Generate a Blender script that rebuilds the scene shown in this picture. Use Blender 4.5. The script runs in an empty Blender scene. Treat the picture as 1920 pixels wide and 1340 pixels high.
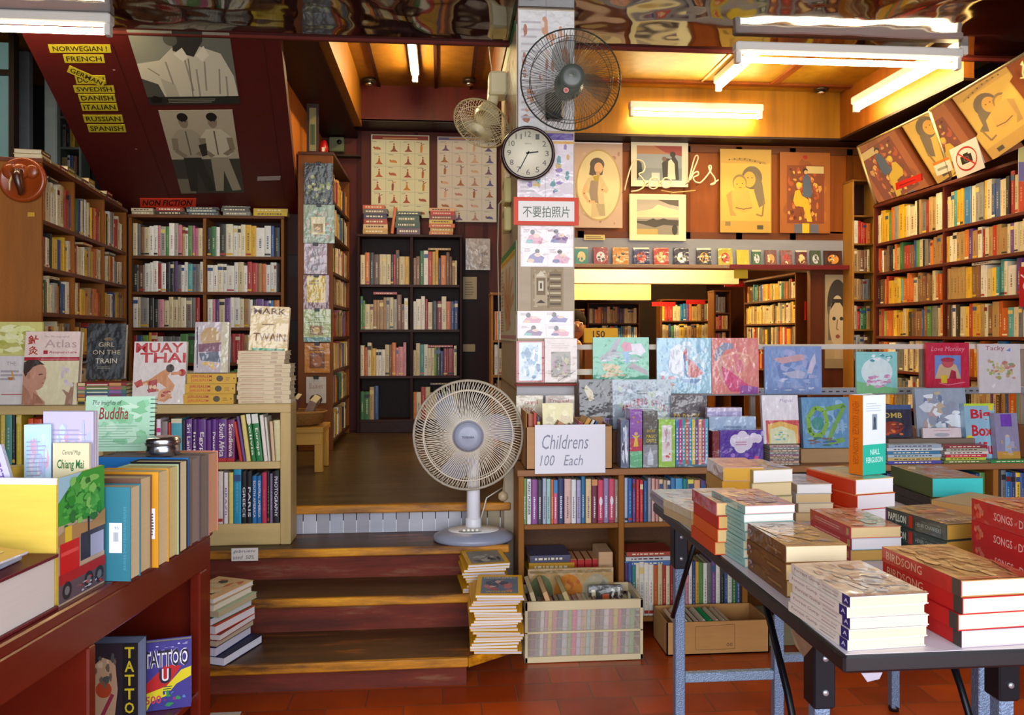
import bpy, math, random
from mathutils import Vector, Matrix
random.seed(7)
# ---------------------------------------------------------------- camera, world, lights, exposure
SC = bpy.context.scene
COL = SC.collection
F = 1500.0; TH = math.atan(130/1500); HC = 1.26      # focal length in pixels, yaw, eye height
SN, CS = math.sin(TH), math.cos(TH)
cam = bpy.data.cameras.new('camera'); camo = bpy.data.objects.new('camera', cam); COL.objects.link(camo)
cam.sensor_width = 36; cam.lens = 36*F/1920; cam.shift_y = -45/1920; cam.clip_start = .05
camo.location = (0, 0, HC); camo.rotation_euler = (math.pi/2, 0, -TH)
SC.camera = camo
W = bpy.data.worlds.new('daylight'); SC.world = W; W.use_nodes = True
W.node_tree.nodes['Background'].inputs[0].default_value = (.75, .85, 1, 1)
W.node_tree.nodes['Background'].inputs[1].default_value = .6
SC.view_settings.view_transform = 'Standard'; SC.view_settings.look = 'None'
SC.view_settings.gamma = 1; SC.view_settings.use_curve_mapping = False
SC.view_settings.exposure = 0.25
def area(name, loc, rot, sx, sy, power, col):
    l = bpy.data.lights.new(name, 'AREA'); l.shape = 'RECTANGLE'; l.size = sx; l.size_y = sy
    l.energy = power; l.color = col
    o = bpy.data.objects.new(name, l); COL.objects.link(o); o.location = loc; o.rotation_euler = rot
    return o
# daylight coming in through the open shop front behind the camera
area('shopfront_daylight', (.4, -1.1, 1.45), (math.pi/2, 0, 0), 4.6, 2.3, 165, (.93, .96, 1.0))
TUBE_COL = (1.0, .81, .40)
TUBE_W = 1.0

# ---------------------------------------------------------------- helpers
def lin(c):
    if isinstance(c, str):
        c = c.lstrip('#')
        if len(c) == 3: c = ''.join(k*2 for k in c)
        c = tuple(int(c[i:i+2], 16)/255 for i in (0, 2, 4))
    return tuple((v/12.92 if v <= .04045 else ((v+.055)/1.055)**2.4) for v in c[:3]) + (1.0,)
def ray(px, py):
    cx = (px-960)/F; cz = (625-py)/F
    return Vector((CS*cx+SN, -SN*cx+CS, cz))
def atY(px, py, y):
    r = ray(px, py); return Vector((0, 0, HC)) + r*(y/r.y)
def atZ(px, py, z):
    r = ray(px, py); return Vector((0, 0, HC)) + r*((z-HC)/r.z)
def atX(px, py, x):
    r = ray(px, py); return Vector((0, 0, HC)) + r*(x/r.x)

MATS = {}
def node_mat(name):
    m = bpy.data.materials.new(name); m.use_nodes = True; nt = m.node_tree
    return m, nt, nt.nodes['Principled BSDF']
def N(nt, t, **kw):
    n = nt.nodes.new(t)
    for k, v in kw.items():
        if k in n.inputs: n.inputs[k].default_value = v
        else: setattr(n, k, v)
    return n
def L(nt, a, b): nt.links.new(a, b)
def vc_mat(name, rough=.6, bump=0, bscale=60, coat=0, noise=.0, nscale=(8, 8, 8), metal=0, ramp=(.6, 1.15), spec=.5, alpha=1):
    """material whose colour is the object's own 'Col' attribute, broken up by a little noise"""
    m, nt, p = node_mat(name)
    at = N(nt, 'ShaderNodeAttribute', attribute_name='Col')
    out = at.outputs['Color']
    tc = N(nt, 'ShaderNodeTexCoord')
    if noise:
        mp = N(nt, 'ShaderNodeMapping'); mp.inputs['Scale'].default_value = nscale
        L(nt, tc.outputs['Object'], mp.inputs[0])
        nz = N(nt, 'ShaderNodeTexNoise', Scale=1.0, Detail=5.0, Roughness=.6); L(nt, mp.outputs[0], nz.inputs['Vector'])
        mr = N(nt, 'ShaderNodeMapRange'); mr.inputs[1].default_value = .3; mr.inputs[2].default_value = .7
        mr.inputs[3].default_value = ramp[0]; mr.inputs[4].default_value = ramp[1]; L(nt, nz.outputs['Fac'], mr.inputs[0])
        mx = N(nt, 'ShaderNodeMix', data_type='RGBA', blend_type='MULTIPLY'); mx.inputs[0].default_value = noise
        L(nt, out, mx.inputs[6]); L(nt, mr.outputs[0], mx.inputs[7]); out = mx.outputs[2]
    L(nt, out, p.inputs['Base Color'])
    p.inputs['Roughness'].default_value = rough; p.inputs['Metallic'].default_value = metal
    p.inputs['Specular IOR Level'].default_value = spec
    if coat: p.inputs['Coat Weight'].default_value = coat; p.inputs['Coat Roughness'].default_value = .08
    if alpha < 1: p.inputs['Alpha'].default_value = alpha
    if bump:
        nz2 = N(nt, 'ShaderNodeTexNoise', Scale=float(bscale), Detail=2.0); L(nt, tc.outputs['Object'], nz2.inputs['Vector'])
        b = N(nt, 'ShaderNodeBump', Strength=bump, Distance=.01); L(nt, nz2.outputs['Fac'], b.inputs['Height'])
        L(nt, b.outputs[0], p.inputs['Normal'])
        if coat: L(nt, b.outputs[0], p.inputs['Coat Normal'])
    MATS[name] = m
    return m
vc_mat('print', .5, spec=.4)
vc_mat('paper', .8, spec=.3)
vc_mat('wrapped', .35, bump=.4, bscale=22, coat=.9, noise=.25, nscale=(30, 30, 30), ramp=(.7, 1.2))      # film-wrapped covers
vc_mat('pages', .85, noise=.35, nscale=(3, 3, 1400), ramp=(.7, 1.08), spec=.2)
vc_mat('wood', .5, noise=.6, nscale=(9, 9, 1.2), bump=.08, bscale=90, spec=.18)
vc_mat('woodx', .5, noise=.6, nscale=(1.2, 9, 9), bump=.08, bscale=90, spec=.3)
vc_mat('varnish', .28, noise=.5, nscale=(2.2, 2.2, 9), coat=.3)
vc_mat('plastic', .35)
vc_mat('metal', .35, metal=.6, noise=.2, nscale=(40, 40, 40))
vc_mat('hammered', .4, metal=.35, bump=.4, bscale=260, noise=.5, nscale=(160, 160, 160))
vc_mat('chrome', .22, metal=1)
vc_mat('cloth', .9, spec=.1)
vc_mat('skin', .5)
vc_mat('cardboard', .85, noise=.25, nscale=(6, 6, 60))
vc_mat('paint', .55, noise=.35, nscale=(3, 3, 14))
vc_mat('spines', .45, noise=.3, nscale=(25, 25, 60), coat=.15)
vc_mat('wicker', .7, noise=.7, nscale=(120, 120, 120), bump=.5, bscale=120)
vc_mat('smoke', .25, alpha=.55)
vc_mat('blade', .15, alpha=.45)
vc_mat('clearbin', .35, alpha=.22)

def floor_mat():
    m, nt, p = node_mat('terracotta_tiles')
    tc = N(nt, 'ShaderNodeTexCoord'); mp = N(nt, 'ShaderNodeMapping'); mp.inputs['Rotation'].default_value = (0, 0, .0)
    L(nt, tc.outputs['Object'], mp.inputs[0])
    br = N(nt, 'ShaderNodeTexBrick', Scale=1.0); br.inputs['Brick Width'].default_value = .26; br.inputs['Row Height'].default_value = .13
    br.inputs['Mortar Size'].default_value = .0025; br.inputs['Mortar Smooth'].default_value = .3
    br.inputs['Color1'].default_value = lin('#b8480f'); br.inputs['Color2'].default_value = lin('#9a360c'); br.inputs['Mortar'].default_value = lin('#74452a')
    L(nt, mp.outputs[0], br.inputs['Vector'])
    nz = N(nt, 'ShaderNodeTexNoise', Scale=5.0, Detail=6.0); L(nt, tc.outputs['Object'], nz.inputs['Vector'])
    mx = N(nt, 'ShaderNodeMix', data_type='RGBA', blend_type='MULTIPLY'); mx.inputs[0].default_value = .6
    mr = N(nt, 'ShaderNodeMapRange'); mr.inputs[1].default_value = .3; mr.inputs[2].default_value = .7; mr.inputs[3].default_value = .6; mr.inputs[4].default_value = 1.2
    L(nt, nz.outputs['Fac'], mr.inputs[0]); L(nt, br.outputs['Color'], mx.inputs[6]); L(nt, mr.outputs[0], mx.inputs[7])
    L(nt, mx.outputs[2], p.inputs['Base Color']); p.inputs['Roughness'].default_value = .28
    b = N(nt, 'ShaderNodeBump', Strength=.4, Distance=.004); b.invert = True; L(nt, br.outputs['Fac'], b.inputs['Height']); L(nt, b.outputs[0], p.inputs['Normal'])
    MATS['floor'] = m
floor_mat()
def worn_mat(name, c1, c2, c3, rough):
    """dark boards with paint worn through in streaks along x"""
    m, nt, p = node_mat(name)
    tc = N(nt, 'ShaderNodeTexCoord'); mp = N(nt, 'ShaderNodeMapping'); mp.inputs['Scale'].default_value = (2.0, 14, 14)
    L(nt, tc.outputs['Object'], mp.inputs[0])
    nz = N(nt, 'ShaderNodeTexNoise', Scale=1.0, Detail=7.0, Roughness=.65); L(nt, mp.outputs[0], nz.inputs['Vector'])
    cr = N(nt, 'ShaderNodeValToRGB'); e = cr.color_ramp.elements
    e[0].position = .38; e[0].color = lin(c1); e[1].position = .58; e[1].color = lin(c2)
    x = e.new(.68); x.color = lin(c3)
    L(nt, nz.outputs['Fac'], cr.inputs[0]); L(nt, cr.outputs[0], p.inputs['Base Color']); p.inputs['Roughness'].default_value = rough
    MATS[name] = m
worn_mat('tread_worn', '#3c2614', '#5a3a1e', '#a85c1c', .42)
worn_mat('riser_worn', '#481408', '#6c2410', '#7a4c34', .8)
worn_mat('nosing_worn', '#5a3208', '#c98206', '#eaa512', .45)
worn_mat('platform_floor', '#4a3820', '#604a2c', '#705838', .32)
def lacquer():
    """dark glossy film ceiling that mirrors the shop in ripples"""
    m, nt, p = node_mat('lacquered_ceiling')
    tc = N(nt, 'ShaderNodeTexCoord')
    p.inputs['Base Color'].default_value = lin('#2c0c06'); p.inputs['Roughness'].default_value = .05
    p.inputs['Specular IOR Level'].default_value = 1.0; p.inputs['IOR'].default_value = 1.95
    nz = N(nt, 'ShaderNodeTexNoise', Scale=2.6, Detail=1.5); L(nt, tc.outputs['Object'], nz.inputs['Vector'])
    b = N(nt, 'ShaderNodeBump', Strength=.55, Distance=.03); L(nt, nz.outputs['Fac'], b.inputs['Height']); L(nt, b.outputs[0], p.inputs['Normal'])
    MATS['lacquer'] = m
lacquer()
def simple(name, col, rough=.5, metal=0, emit=0, ecol=None):
    m, nt, p = node_mat(name)
    p.inputs['Base Color'].default_value = lin(col); p.inputs['Roughness'].default_value = rough; p.inputs['Metallic'].default_value = metal
    if emit:
        p.inputs['Emission Color'].default_value = (*(ecol or (1, 1, 1)), 1); p.inputs['Emission Strength'].default_value = emit
    MATS[name] = m; return m
simple('mirror', '#e8e0d0', .02, 1)
simple('tube_light', '#ffffff', .4, 0, 92*TUBE_W, TUBE_COL)
simple('tube_light_front', '#ffffff', .4, 0, 50*TUBE_W, (1, .80, .48))
simple('sky_pane', '#3c5450', .4, 0, .12, (.45, .75, .7))
simple('bulkhead_lamp', '#ffffff', .4, 0, 260, (1, .80, .36))
def wall_panel():
    m, nt, p = node_mat('wood_wall_panel')
    tc = N(nt, 'ShaderNodeTexCoord'); mp = N(nt, 'ShaderNodeMapping'); mp.inputs['Scale'].default_value = (14, 14, 1.1)
    L(nt, tc.outputs['Object'], mp.inputs[0])
    nz = N(nt, 'ShaderNodeTexNoise', Scale=1.0, Detail=6.0, Distortion=.6); L(nt, mp.outputs[0], nz.inputs['Vector'])
    at = N(nt, 'ShaderNodeAttribute', attribute_name='Col')
    mr = N(nt, 'ShaderNodeMapRange'); mr.inputs[1].default_value = .3; mr.inputs[2].default_value = .7; mr.inputs[3].default_value = .62; mr.inputs[4].default_value = 1.15
    L(nt, nz.outputs['Fac'], mr.inputs[0])
    mx = N(nt, 'ShaderNodeMix', data_type='RGBA', blend_type='MULTIPLY'); mx.inputs[0].default_value = .7
    L(nt, at.outputs['Color'], mx.inputs[6]); L(nt, mr.outputs[0], mx.inputs[7]); L(nt, mx.outputs[2], p.inputs['Base Color'])
    p.inputs['Roughness'].default_value = .5; p.inputs['Specular IOR Level'].default_value = .25
    MATS['panel'] = m
wall_panel()

# text outlines -> triangles, cached
_TX = {}
def text_geo(s, bold=0, shear=0):
    k = (s, bold, shear)
    if k not in _TX:
        cu = bpy.data.curves.new('t', 'FONT'); cu.body = s; cu.resolution_u = 2; cu.offset = bold; cu.shear = shear
        o = bpy.data.objects.new('t', cu); COL.objects.link(o)
        dg = bpy.context.evaluated_depsgraph_get(); ev = o.evaluated_get(dg); me = ev.to_mesh()
        vs = [(v.co.x, v.co.y) for v in me.vertices]; fs = [tuple(p.vertices) for p in me.polygons]
        ev.to_mesh_clear(); bpy.data.objects.remove(o); bpy.data.curves.remove(cu)
        if not vs: vs = [(0, 0), (1, 0), (0, 1)]; fs = [(0, 1, 2)]
        x0 = min(v[0] for v in vs); x1 = max(v[0] for v in vs); y0 = min(v[1] for v in vs); y1 = max(v[1] for v in vs)
        _TX[k] = ([((x-x0)/max(x1-x0, 1e-6), (y-y0)/max(y1-y0, 1e-6)) for x, y in vs], fs, (x1-x0)/max(y1-y0, 1e-6))
    return _TX[k]

class MB:
    """collects faces with their own colours and materials, builds ONE mesh"""
    def __init__(s): s.v = []; s.f = []; s.c = []; s.m = []; s.sm = []; s.M = Matrix.Identity(4)
    def add(s, vs, fs, col, mat='print', smooth=False):
        b = len(s.v); s.v += [s.M @ Vector(v) for v in vs]
        c = lin(col) if isinstance(col, str) or len(col) == 3 else col
        for f in fs:
            s.f.append(tuple(b+i for i in f)); s.c.append(c); s.m.append(mat); s.sm.append(smooth)
    def box(s, x0, y0, z0, x1, y1, z1, col, mat='print', skip=''):
        if x0 > x1: x0, x1 = x1, x0
        if y0 > y1: y0, y1 = y1, y0
        if z0 > z1: z0, z1 = z1, z0
        vs = [(x0,y0,z0),(x1,y0,z0),(x1,y1,z0),(x0,y1,z0),(x0,y0,z1),(x1,y0,z1),(x1,y1,z1),(x0,y1,z1)]
        fs = {'b':(0,3,2,1),'t':(4,5,6,7),'f':(0,1,5,4),'r':(1,2,6,5),'k':(2,3,7,6),'l':(3,0,4,7)}
        s.add(vs, [q for k, q in fs.items() if k not in skip], col, mat)
    def bbox(s, x0, y0, z0, x1, y1, z1, col, mat='print', b=.003):
        """box with chamfered vertical and horizontal edges (octagonal profile rings)"""
        b = min(b, (x1-x0)/3, (y1-y0)/3, (z1-z0)/3)
        def ring(z, i): return [(x0+b+i,y0+i,z),(x1-b-i,y0+i,z),(x1-i,y0+b+i,z),(x1-i,y1-b-i,z),(x1-b-i,y1-i,z),(x0+b+i,y1-i,z),(x0+i,y1-b-i,z),(x0+i,y0+b+i,z)]
        vs = ring(z0, b*.7)+ring(z0+b, 0)+ring(z1-b, 0)+ring(z1, b*.7)
        fs = [tuple(range(7, -1, -1)), tuple(range(24, 32))]
        for r in range(3):
            for i in range(8): fs.append((r*8+i, r*8+(i+1) % 8, r*8+8+(i+1) % 8, r*8+8+i))
        s.add(vs, fs, col, mat)
    def quad(s, a, b, c, d, col, mat='print'): s.add([a, b, c, d], [(0, 1, 2, 3)], col, mat)
    def tube(s, pts, r, col, mat='plastic', n=8, closed=False, smooth=True):
        pts = [Vector(p) for p in pts]; vs = []; k = len(pts)
        rr = r if isinstance(r, (list, tuple)) else [r]*k
        up = None
        for i, p in enumerate(pts):
            a = pts[i-1] if (i or closed) else p; b = pts[(i+1) % k] if (i < k-1 or closed) else p
            t = (b-a).normalized()
            if up is None: up = t.orthogonal().normalized()
            up = (up - t*up.dot(t)); up = up.normalized() if up.length > 1e-6 else t.orthogonal().normalized()
            w = t.cross(up)
            for j in range(n):
                q = 2*math.pi*j/n; vs.append(p + (up*math.cos(q)+w*math.sin(q))*rr[i])
        fs = []
        for i in range(k if closed else k-1):
            for j in range(n):
                a = i*n; b = ((i+1) % k)*n
                fs.append((a+j, a+(j+1) % n, b+(j+1) % n, b+j))
        if not closed: fs += [tuple(range(n-1, -1, -1)), tuple((k-1)*n+j for j in range(n))]
        s.add(vs, fs, col, mat, smooth)
    def lathe(s, prof, c, col, mat='plastic', n=24, ax='z', sx=1, sy=1, smooth=True):
        """prof: (radius, height) pairs about axis through c"""
        vs = []
        for r, h in prof:
            for j in range(n):
                q = 2*math.pi*j/n; x, y = r*math.cos(q)*sx, r*math.sin(q)*sy
                v = (x, y, h) if ax == 'z' else ((x, h, y) if ax == 'y' else (h, x, y))
                vs.append((c[0]+v[0], c[1]+v[1], c[2]+v[2]))
        fs = []
        for i in range(len(prof)-1):
            for j in range(n): fs.append((i*n+j, i*n+(j+1) % n, (i+1)*n+(j+1) % n, (i+1)*n+j))
        fs += [tuple(range(n-1, -1, -1)), tuple((len(prof)-1)*n+j for j in range(n))]
        s.add(vs, fs, col, mat, smooth)
    def build(s, name, parent=None, loc=None, rot=None):
        me = bpy.data.meshes.new(name); me.from_pydata([tuple(v) for v in s.v], [], s.f)
        ms = []
        for m in s.m:
            if m not in ms: ms.append(m)
        for m in ms: me.materials.append(MATS[m])
        me.polygons.foreach_set('material_index', [ms.index(m) for m in s.m])
        me.polygons.foreach_set('use_smooth', s.sm)
        ca = me.color_attributes.new('Col', 'FLOAT_COLOR', 'CORNER'); d = []
        for f, c in zip(s.f, s.c): d += list(c)*len(f)
        ca.data.foreach_set('color', d); me.update()
        o = bpy.data.objects.new(name, me); COL.objects.link(o)
        if parent: o.parent = parent
        if loc is not None: o.location = loc
        if rot is not None: o.rotation_euler = rot
        return o

class CV:
    """a printed surface: shapes laid on the plane O + u*U + v*V (u, v in 0..1), each a hair above the last"""
    def __init__(s, mb, O, U, V, mat='print'):
        s.mb = mb; s.O = Vector(O); s.U = Vector(U); s.V = Vector(V); s.n = s.U.cross(s.V).normalized(); s.k = 1; s.mat = mat
        s.ar = s.U.length/s.V.length
    def P(s, u, v): return s.O + s.U*u + s.V*v + s.n*(.0001+.00003*s.k)
    def poly(s, pts, col, mat=None):
        s.mb.add([s.P(u, v) for u, v in pts], [tuple(range(len(pts)))], col, mat or s.mat); s.k += 1
    def rect(s, a, b, c, d, col, mat=None): s.poly([(a, b), (c, b), (c, d), (a, d)], col, mat)
    def ell(s, u, v, ru, rv=None, col='#fff', n=18, a=0):
        rv = rv if rv is not None else ru*s.ar
        s.poly([(u+ru*math.cos(q)*math.cos(a)-rv*math.sin(q)*math.sin(a), v+ru*math.cos(q)*math.sin(a)+rv*math.sin(q)*math.cos(a)) for q in [2*math.pi*i/n for i in range(n)]], col)
    def line(s, pts, w, col):
        for (a, b), (c, d) in zip(pts, pts[1:]):
            dx, dy = (c-a)*s.ar, d-b; l = math.hypot(dx, dy) or 1; nx, ny = -dy/l*w/s.ar, dx/l*w
            s.mb.add([s.P(a-nx, b-ny), s.P(c-nx, d-ny), s.P(c+nx, d+ny), s.P(a+nx, b+ny)], [(0, 1, 2, 3)], col, s.mat)
        s.k += 1
    def text(s, t, a, b, c, d, col, bold=0, shear=0, rot=0):
        """fit text in the box; rot=1: reads upward, -1: reads downward"""
        vs, fs, _ = text_geo(t, bold, shear)
        if rot == 0: q = [(a+(c-a)*x, b+(d-b)*y) for x, y in vs]
        elif rot == 1: q = [(c-(c-a)*y, b+(d-b)*x) for x, y in vs]
        else: q = [(a+(c-a)*y, d-(d-b)*x) for x, y in vs]
        s.mb.add([s.P(u, v) for u, v in q], fs, col, s.mat); s.k += 1
    def greek(s, a, b, c, d, rows, col, fill=.55, rnd=True):
        h = (d-b)/rows
        for i in range(rows):
            e = c if not rnd else a+(c-a)*random.uniform(.6, 1)
            y = b+h*i
            s.mb.add([s.P(a, y), s.P(e, y), s.P(e, y+h*fill), s.P(a, y+h*fill)], [(0, 1, 2, 3)], col, s.mat)
        s.k += 1
    def splash(s, cols, n, seed, a=.03, b=.03, c=.97, d=.97, r=(.05, .2)):
        """loose painterly patches kept inside the box"""
        R = random.Random(seed)
        for i in range(n):
            ru = R.uniform(*r)*(c-a); rv = R.uniform(*r)*(d-b)
            u = R.uniform(a+ru, c-ru); v = R.uniform(b+rv, d-rv); k = R.randint(5, 9); f = R.random()*6
            s.poly([(u+ru*R.uniform(.5, 1)*math.cos(f+2*math.pi*j/k), v+rv*R.uniform(.5, 1)*math.sin(f+2*math.pi*j/k)) for j in range(k)], R.choice(cols))

def empty(name, loc=(0, 0, 0), rz=0):
    o = bpy.data.objects.new(name, None); COL.objects.link(o); o.empty_display_size = .05
    o.location = loc; o.rotation_euler = (0, 0, rz); return o
def tag(o, label, cat, group=None, kind=None):
    o['label'] = label; o['category'] = cat
    if group: o['group'] = group
    if kind: o['kind'] = kind
    return o
def struct(name, mb, label=None):
    o = mb.build(name); o['kind'] = 'structure'; o['label'] = label or name.replace('_', ' '); o['category'] = name.split('_')[0]
    return o

def wmat(o):
    m = o.matrix_basis.copy()
    if o.parent: m = wmat(o.parent) @ o.matrix_parent_inverse @ m
    return m
def child(mb, name, par, label=None):
    """a part whose mesh is written in world coordinates"""
    o = mb.build(name); o.parent = par; o.matrix_parent_inverse = wmat(par).inverted()
    if label: o['label'] = label
    return o
# ---------------------------------------------------------------- the shop itself
RED = '#4a0f08'; DRED = '#30090a'; OAK = '#8a4a14'; WOOD = '#7a4416'; DWOOD = '#2c130a'
b = MB(); b.box(-3.4, -1.3, -.06, 3.5, 10.2, 0, '#8a3413', 'floor'); struct('floor', b, 'terracotta tiled floor')
b = MB(); b.box(-3.4, 3.56, .44, .335, 6.6, .509, '#33261a', 'platform_floor'); struct('floor_platform', b, 'dark board floor of the raised back part')
b = MB(); b.box(-3.4, -1.3, 2.73, 3.5, 4.04, 2.82, '#2c0c06', 'lacquer'); struct('ceiling', b, 'dark glossy ceiling mirroring the shop')
b = MB(); b.bbox(-3.4, 4.035, 2.715, 3.5, 4.06, 2.745, '#5a1c12', 'wood', .004); struct('trim_1', b, 'worn edge strip along the glossy ceiling')
# raised coffers
b = MB(); b.box(-3.4, 4.05, 3.1, .33, 6.6, 3.16, '#8a5810', 'panel')
for x in (-.48, -.06, .2): b.box(x, 4.05, 3.088, x+.022, 6.0, 3.1, '#3a1608', 'wood')
struct('ceiling_left', b, 'brown panelled raised ceiling over the passage')
b = MB(); b.box(.60, 4.05, 2.95, 3.5, 5.6, 3.02, '#a07418', 'panel')
for y in (5.22,): b.box(.62, y, 2.935, 2.78, y+.05, 2.95, '#7a3a10', 'wood')
for x in (2.2,): b.box(x, 4.06, 2.935, x+.05, 5.22, 2.95, '#7a3a10', 'wood')
b.box(1.72, 4.06, 2.942, 1.735, 5.22, 2.95, '#caa060', 'wood')
struct('ceiling_right', b, 'golden panelled raised ceiling over the counter')
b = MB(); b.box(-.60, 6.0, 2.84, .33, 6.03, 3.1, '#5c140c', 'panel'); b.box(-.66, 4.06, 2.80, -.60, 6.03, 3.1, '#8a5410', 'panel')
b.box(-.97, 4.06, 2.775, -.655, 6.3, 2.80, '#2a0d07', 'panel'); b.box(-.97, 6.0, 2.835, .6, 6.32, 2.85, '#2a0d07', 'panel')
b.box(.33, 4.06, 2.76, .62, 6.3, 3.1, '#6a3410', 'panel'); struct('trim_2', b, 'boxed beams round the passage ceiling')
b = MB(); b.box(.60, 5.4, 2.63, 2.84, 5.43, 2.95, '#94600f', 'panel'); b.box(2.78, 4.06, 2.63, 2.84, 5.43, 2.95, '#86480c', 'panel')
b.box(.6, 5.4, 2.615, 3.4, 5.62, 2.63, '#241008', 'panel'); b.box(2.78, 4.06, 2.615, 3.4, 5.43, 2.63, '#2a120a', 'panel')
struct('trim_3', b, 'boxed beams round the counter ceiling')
# walls
b = MB(); b.box(-3.46, -1.3, 0, -3.4, 6.6, 3.1, '#20100c', 'panel'); struct('wall_left', b, 'dark left wall')
b = MB(); b.box(3.4, -1.3, 0, 3.46, 10.2, 3.1, '#3a180c', 'panel'); struct('wall_right', b, 'dark brown right wall')
b = MB(); b.box(-3.4, 6.3, .5, .62, 6.36, 3.1, '#5c1f0e', 'panel')
for x in (-.66, -.22, .14, .32): b.box(x, 6.285, .51, x+.03, 6.3, 2.84, '#42140a', 'wood')
b.box(.15, 6.28, .51, .36, 6.3, 2.0, '#2c0f09', 'wood')
struct('wall_back_left', b, 'red-brown boarded wall at the end of the passage')
b = MB()
b.box(.6, 5.6, 1.93, 3.4, 5.65, 2.63, '#8c460a', 'panel'); b.box(2.66, 5.6, 0, 3.4, 5.65, 2.0, '#5a2a0e', 'panel'); b.box(.6, 5.6, 0, .72, 5.65, 2.0, '#5a2a0e', 'panel')
for x in (.95, 1.33, 1.72, 2.1, 2.5, 2.93): b.box(x, 5.588, 1.93, x+.045, 5.6, 2.6, '#6e360a', 'wood')
for z in (1.935, 2.555): b.box(.62, 5.588, z, 3.06, 5.599, z+.05, '#66320a', 'woodx')
struct('wall_back_right', b, 'warm brown panelled wall above the opening')
b = MB()
poly = [(4.1, 2.76), (5.62, 2.13), (5.62, .51), (6.3, .51), (6.3, 2.82), (4.1, 2.82)]
vs = [(-.93, y, z) for y, z in poly]+[(-.97, y, z) for y, z in poly]
b.add(vs, [(0, 1, 2, 3, 4, 5), (11, 10, 9, 8, 7, 6)]+[(i, (i+6), (i+1) % 6+6, (i+1) % 6) for i in range(6)], '#a85c16', 'panel')
b.box(-1.09, 5.62, .51, -.97, 5.66, 2.2, '#2a0f09', 'panel')
for z in (.9, 1.35, 1.8): b.box(-1.08, 5.605, z, -.98, 5.62, z+.3, '#361309', 'wood')
struct('wall_passage', b, 'brown boarded wall of the passage')
# sloping stair underside with its seams
def slope_pt(x, s): return Vector((x, 4.05+s*1.6, 2.72-s*.66))
b = MB(); A0, A1, B1, B0 = slope_pt(-2.03, 0), slope_pt(-.80, 0), slope_pt(-.99, 1), slope_pt(-2.22, 1); up = Vector((0, .03, .06))
b.quad(A0, B0, B1, A1, '#4c0705', 'paint'); b.quad(A0+up, A1+up, B1+up, B0+up, '#3a0b08', 'paint'); b.quad(A0, A0+up, B0+up, B0, '#3a0b08', 'paint'); b.quad(A1, B1, B1+up, A1+up, '#5a2a10', 'paint')
nn = (B0-A0).cross(A1-A0).normalized()
if nn.z > 0: nn = -nn
for k in (.33, .62, .93):
    a = A0.lerp(A1, k)+nn*.002; c = B0.lerp(B1, k)+nn*.002; w = Vector((.003, 0, 0)); b.quad(a, c, c+w, a+w, '#2e0705', 'paint')
for k, s in ((.30, .15), (.26, .55), (.70, .5), (.9, .72), (.86, .95), (.55, .82)):
    q = A0.lerp(A1, k).lerp(B0.lerp(B1, k), s)+nn*.002; b.add([q+Vector((.007*math.cos(t), .005*math.sin(t), -.005*math.sin(t)*.41)) for t in [i*math.pi/3 for i in range(6)]], [tuple(range(6))], '#b09080')
struct('ceiling_slope', b, 'dark red sloping underside of the stairs')
# left far corner behind the tall shelves: posts, bright window slot
b = MB(); b.box(-3.4, 6.2, .51, -2.0, 6.28, 3.1, '#1a1412', 'panel'); struct('wall_far_corner', b, 'dark wall behind the posts')
for (px0, px1, Y, c, n) in ((33, 54, 5.4, '#6a6a70', 1), (82, 106, 5.5, '#7e8480', 2)):
    b = MB(); x0 = atY(px0, 200, Y).x; x1 = atY(px1, 200, Y).x; b.bbox(x0, Y, .51, x1, Y+.06, 3.08, c, 'paint', .008); struct('trim_%d' % (n+3), b, '%s grey upright post' % ('darker' if n == 1 else 'paler'))
b = MB(); p0 = atY(-60, 420, 5.0); p1 = atY(16, 60, 5.0)
b.box(p0.x, 5.03, 1.0, p1.x, 5.045, 3.0, '#7fb0b8', 'sky_pane'); b.box(p0.x-.03, 5.0, .98, p0.x, 5.06, 3.05, '#2c2018', 'wood'); b.box(p1.x, 5.0, .98, p1.x+.03, 5.06, 3.05, '#2c2018', 'wood')
for z in (1.0, 1.6, 2.2, 2.8): b.box(p0.x, 5.0, z, p1.x, 5.03, z+.03, '#2c2018', 'wood')
struct('window_1', b, 'narrow bright window at the far left')
# back room behind the opening
b = MB(); b.box(.6, 5.66, 2.25, 3.4, 10.2, 2.3, '#cdb684', 'paint'); struct('ceiling_back_room', b, 'cream ceiling of the back room')
b = MB(); b.box(.3, 10.1, 0, 3.4, 10.2, 2.3, '#4a2c14', 'paint'); struct('wall_back_room', b, 'far wall of the back room')
b = MB(); b.box(.60, 5.66, 0, .66, 10.2, 2.3, '#4a2c14', 'paint'); struct('wall_back_room_side', b, 'side wall of the back room')
b = MB(); b.box(.66, 6.9, 1.70, 2.62, 7.05, 2.25, '#f6e8ba', 'paint'); b.box(.66, 8.7, 1.63, 2.3, 8.85, 2.25, '#c9b482', 'paint'); struct('trim_6', b, 'cream bulkheads across the back room')

# pillar
b = MB(); b.box(.338, 3.6, 0, .597, 4.6, 3.1, '#b9a489', 'paint')
for z in (0.55, 1.0, 1.35): b.box(.334, 3.62, z, .338, 4.58, z+.006, '#8a6a48', 'wood')
struct('pillar', b, 'pale square pillar papered with charts')

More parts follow.
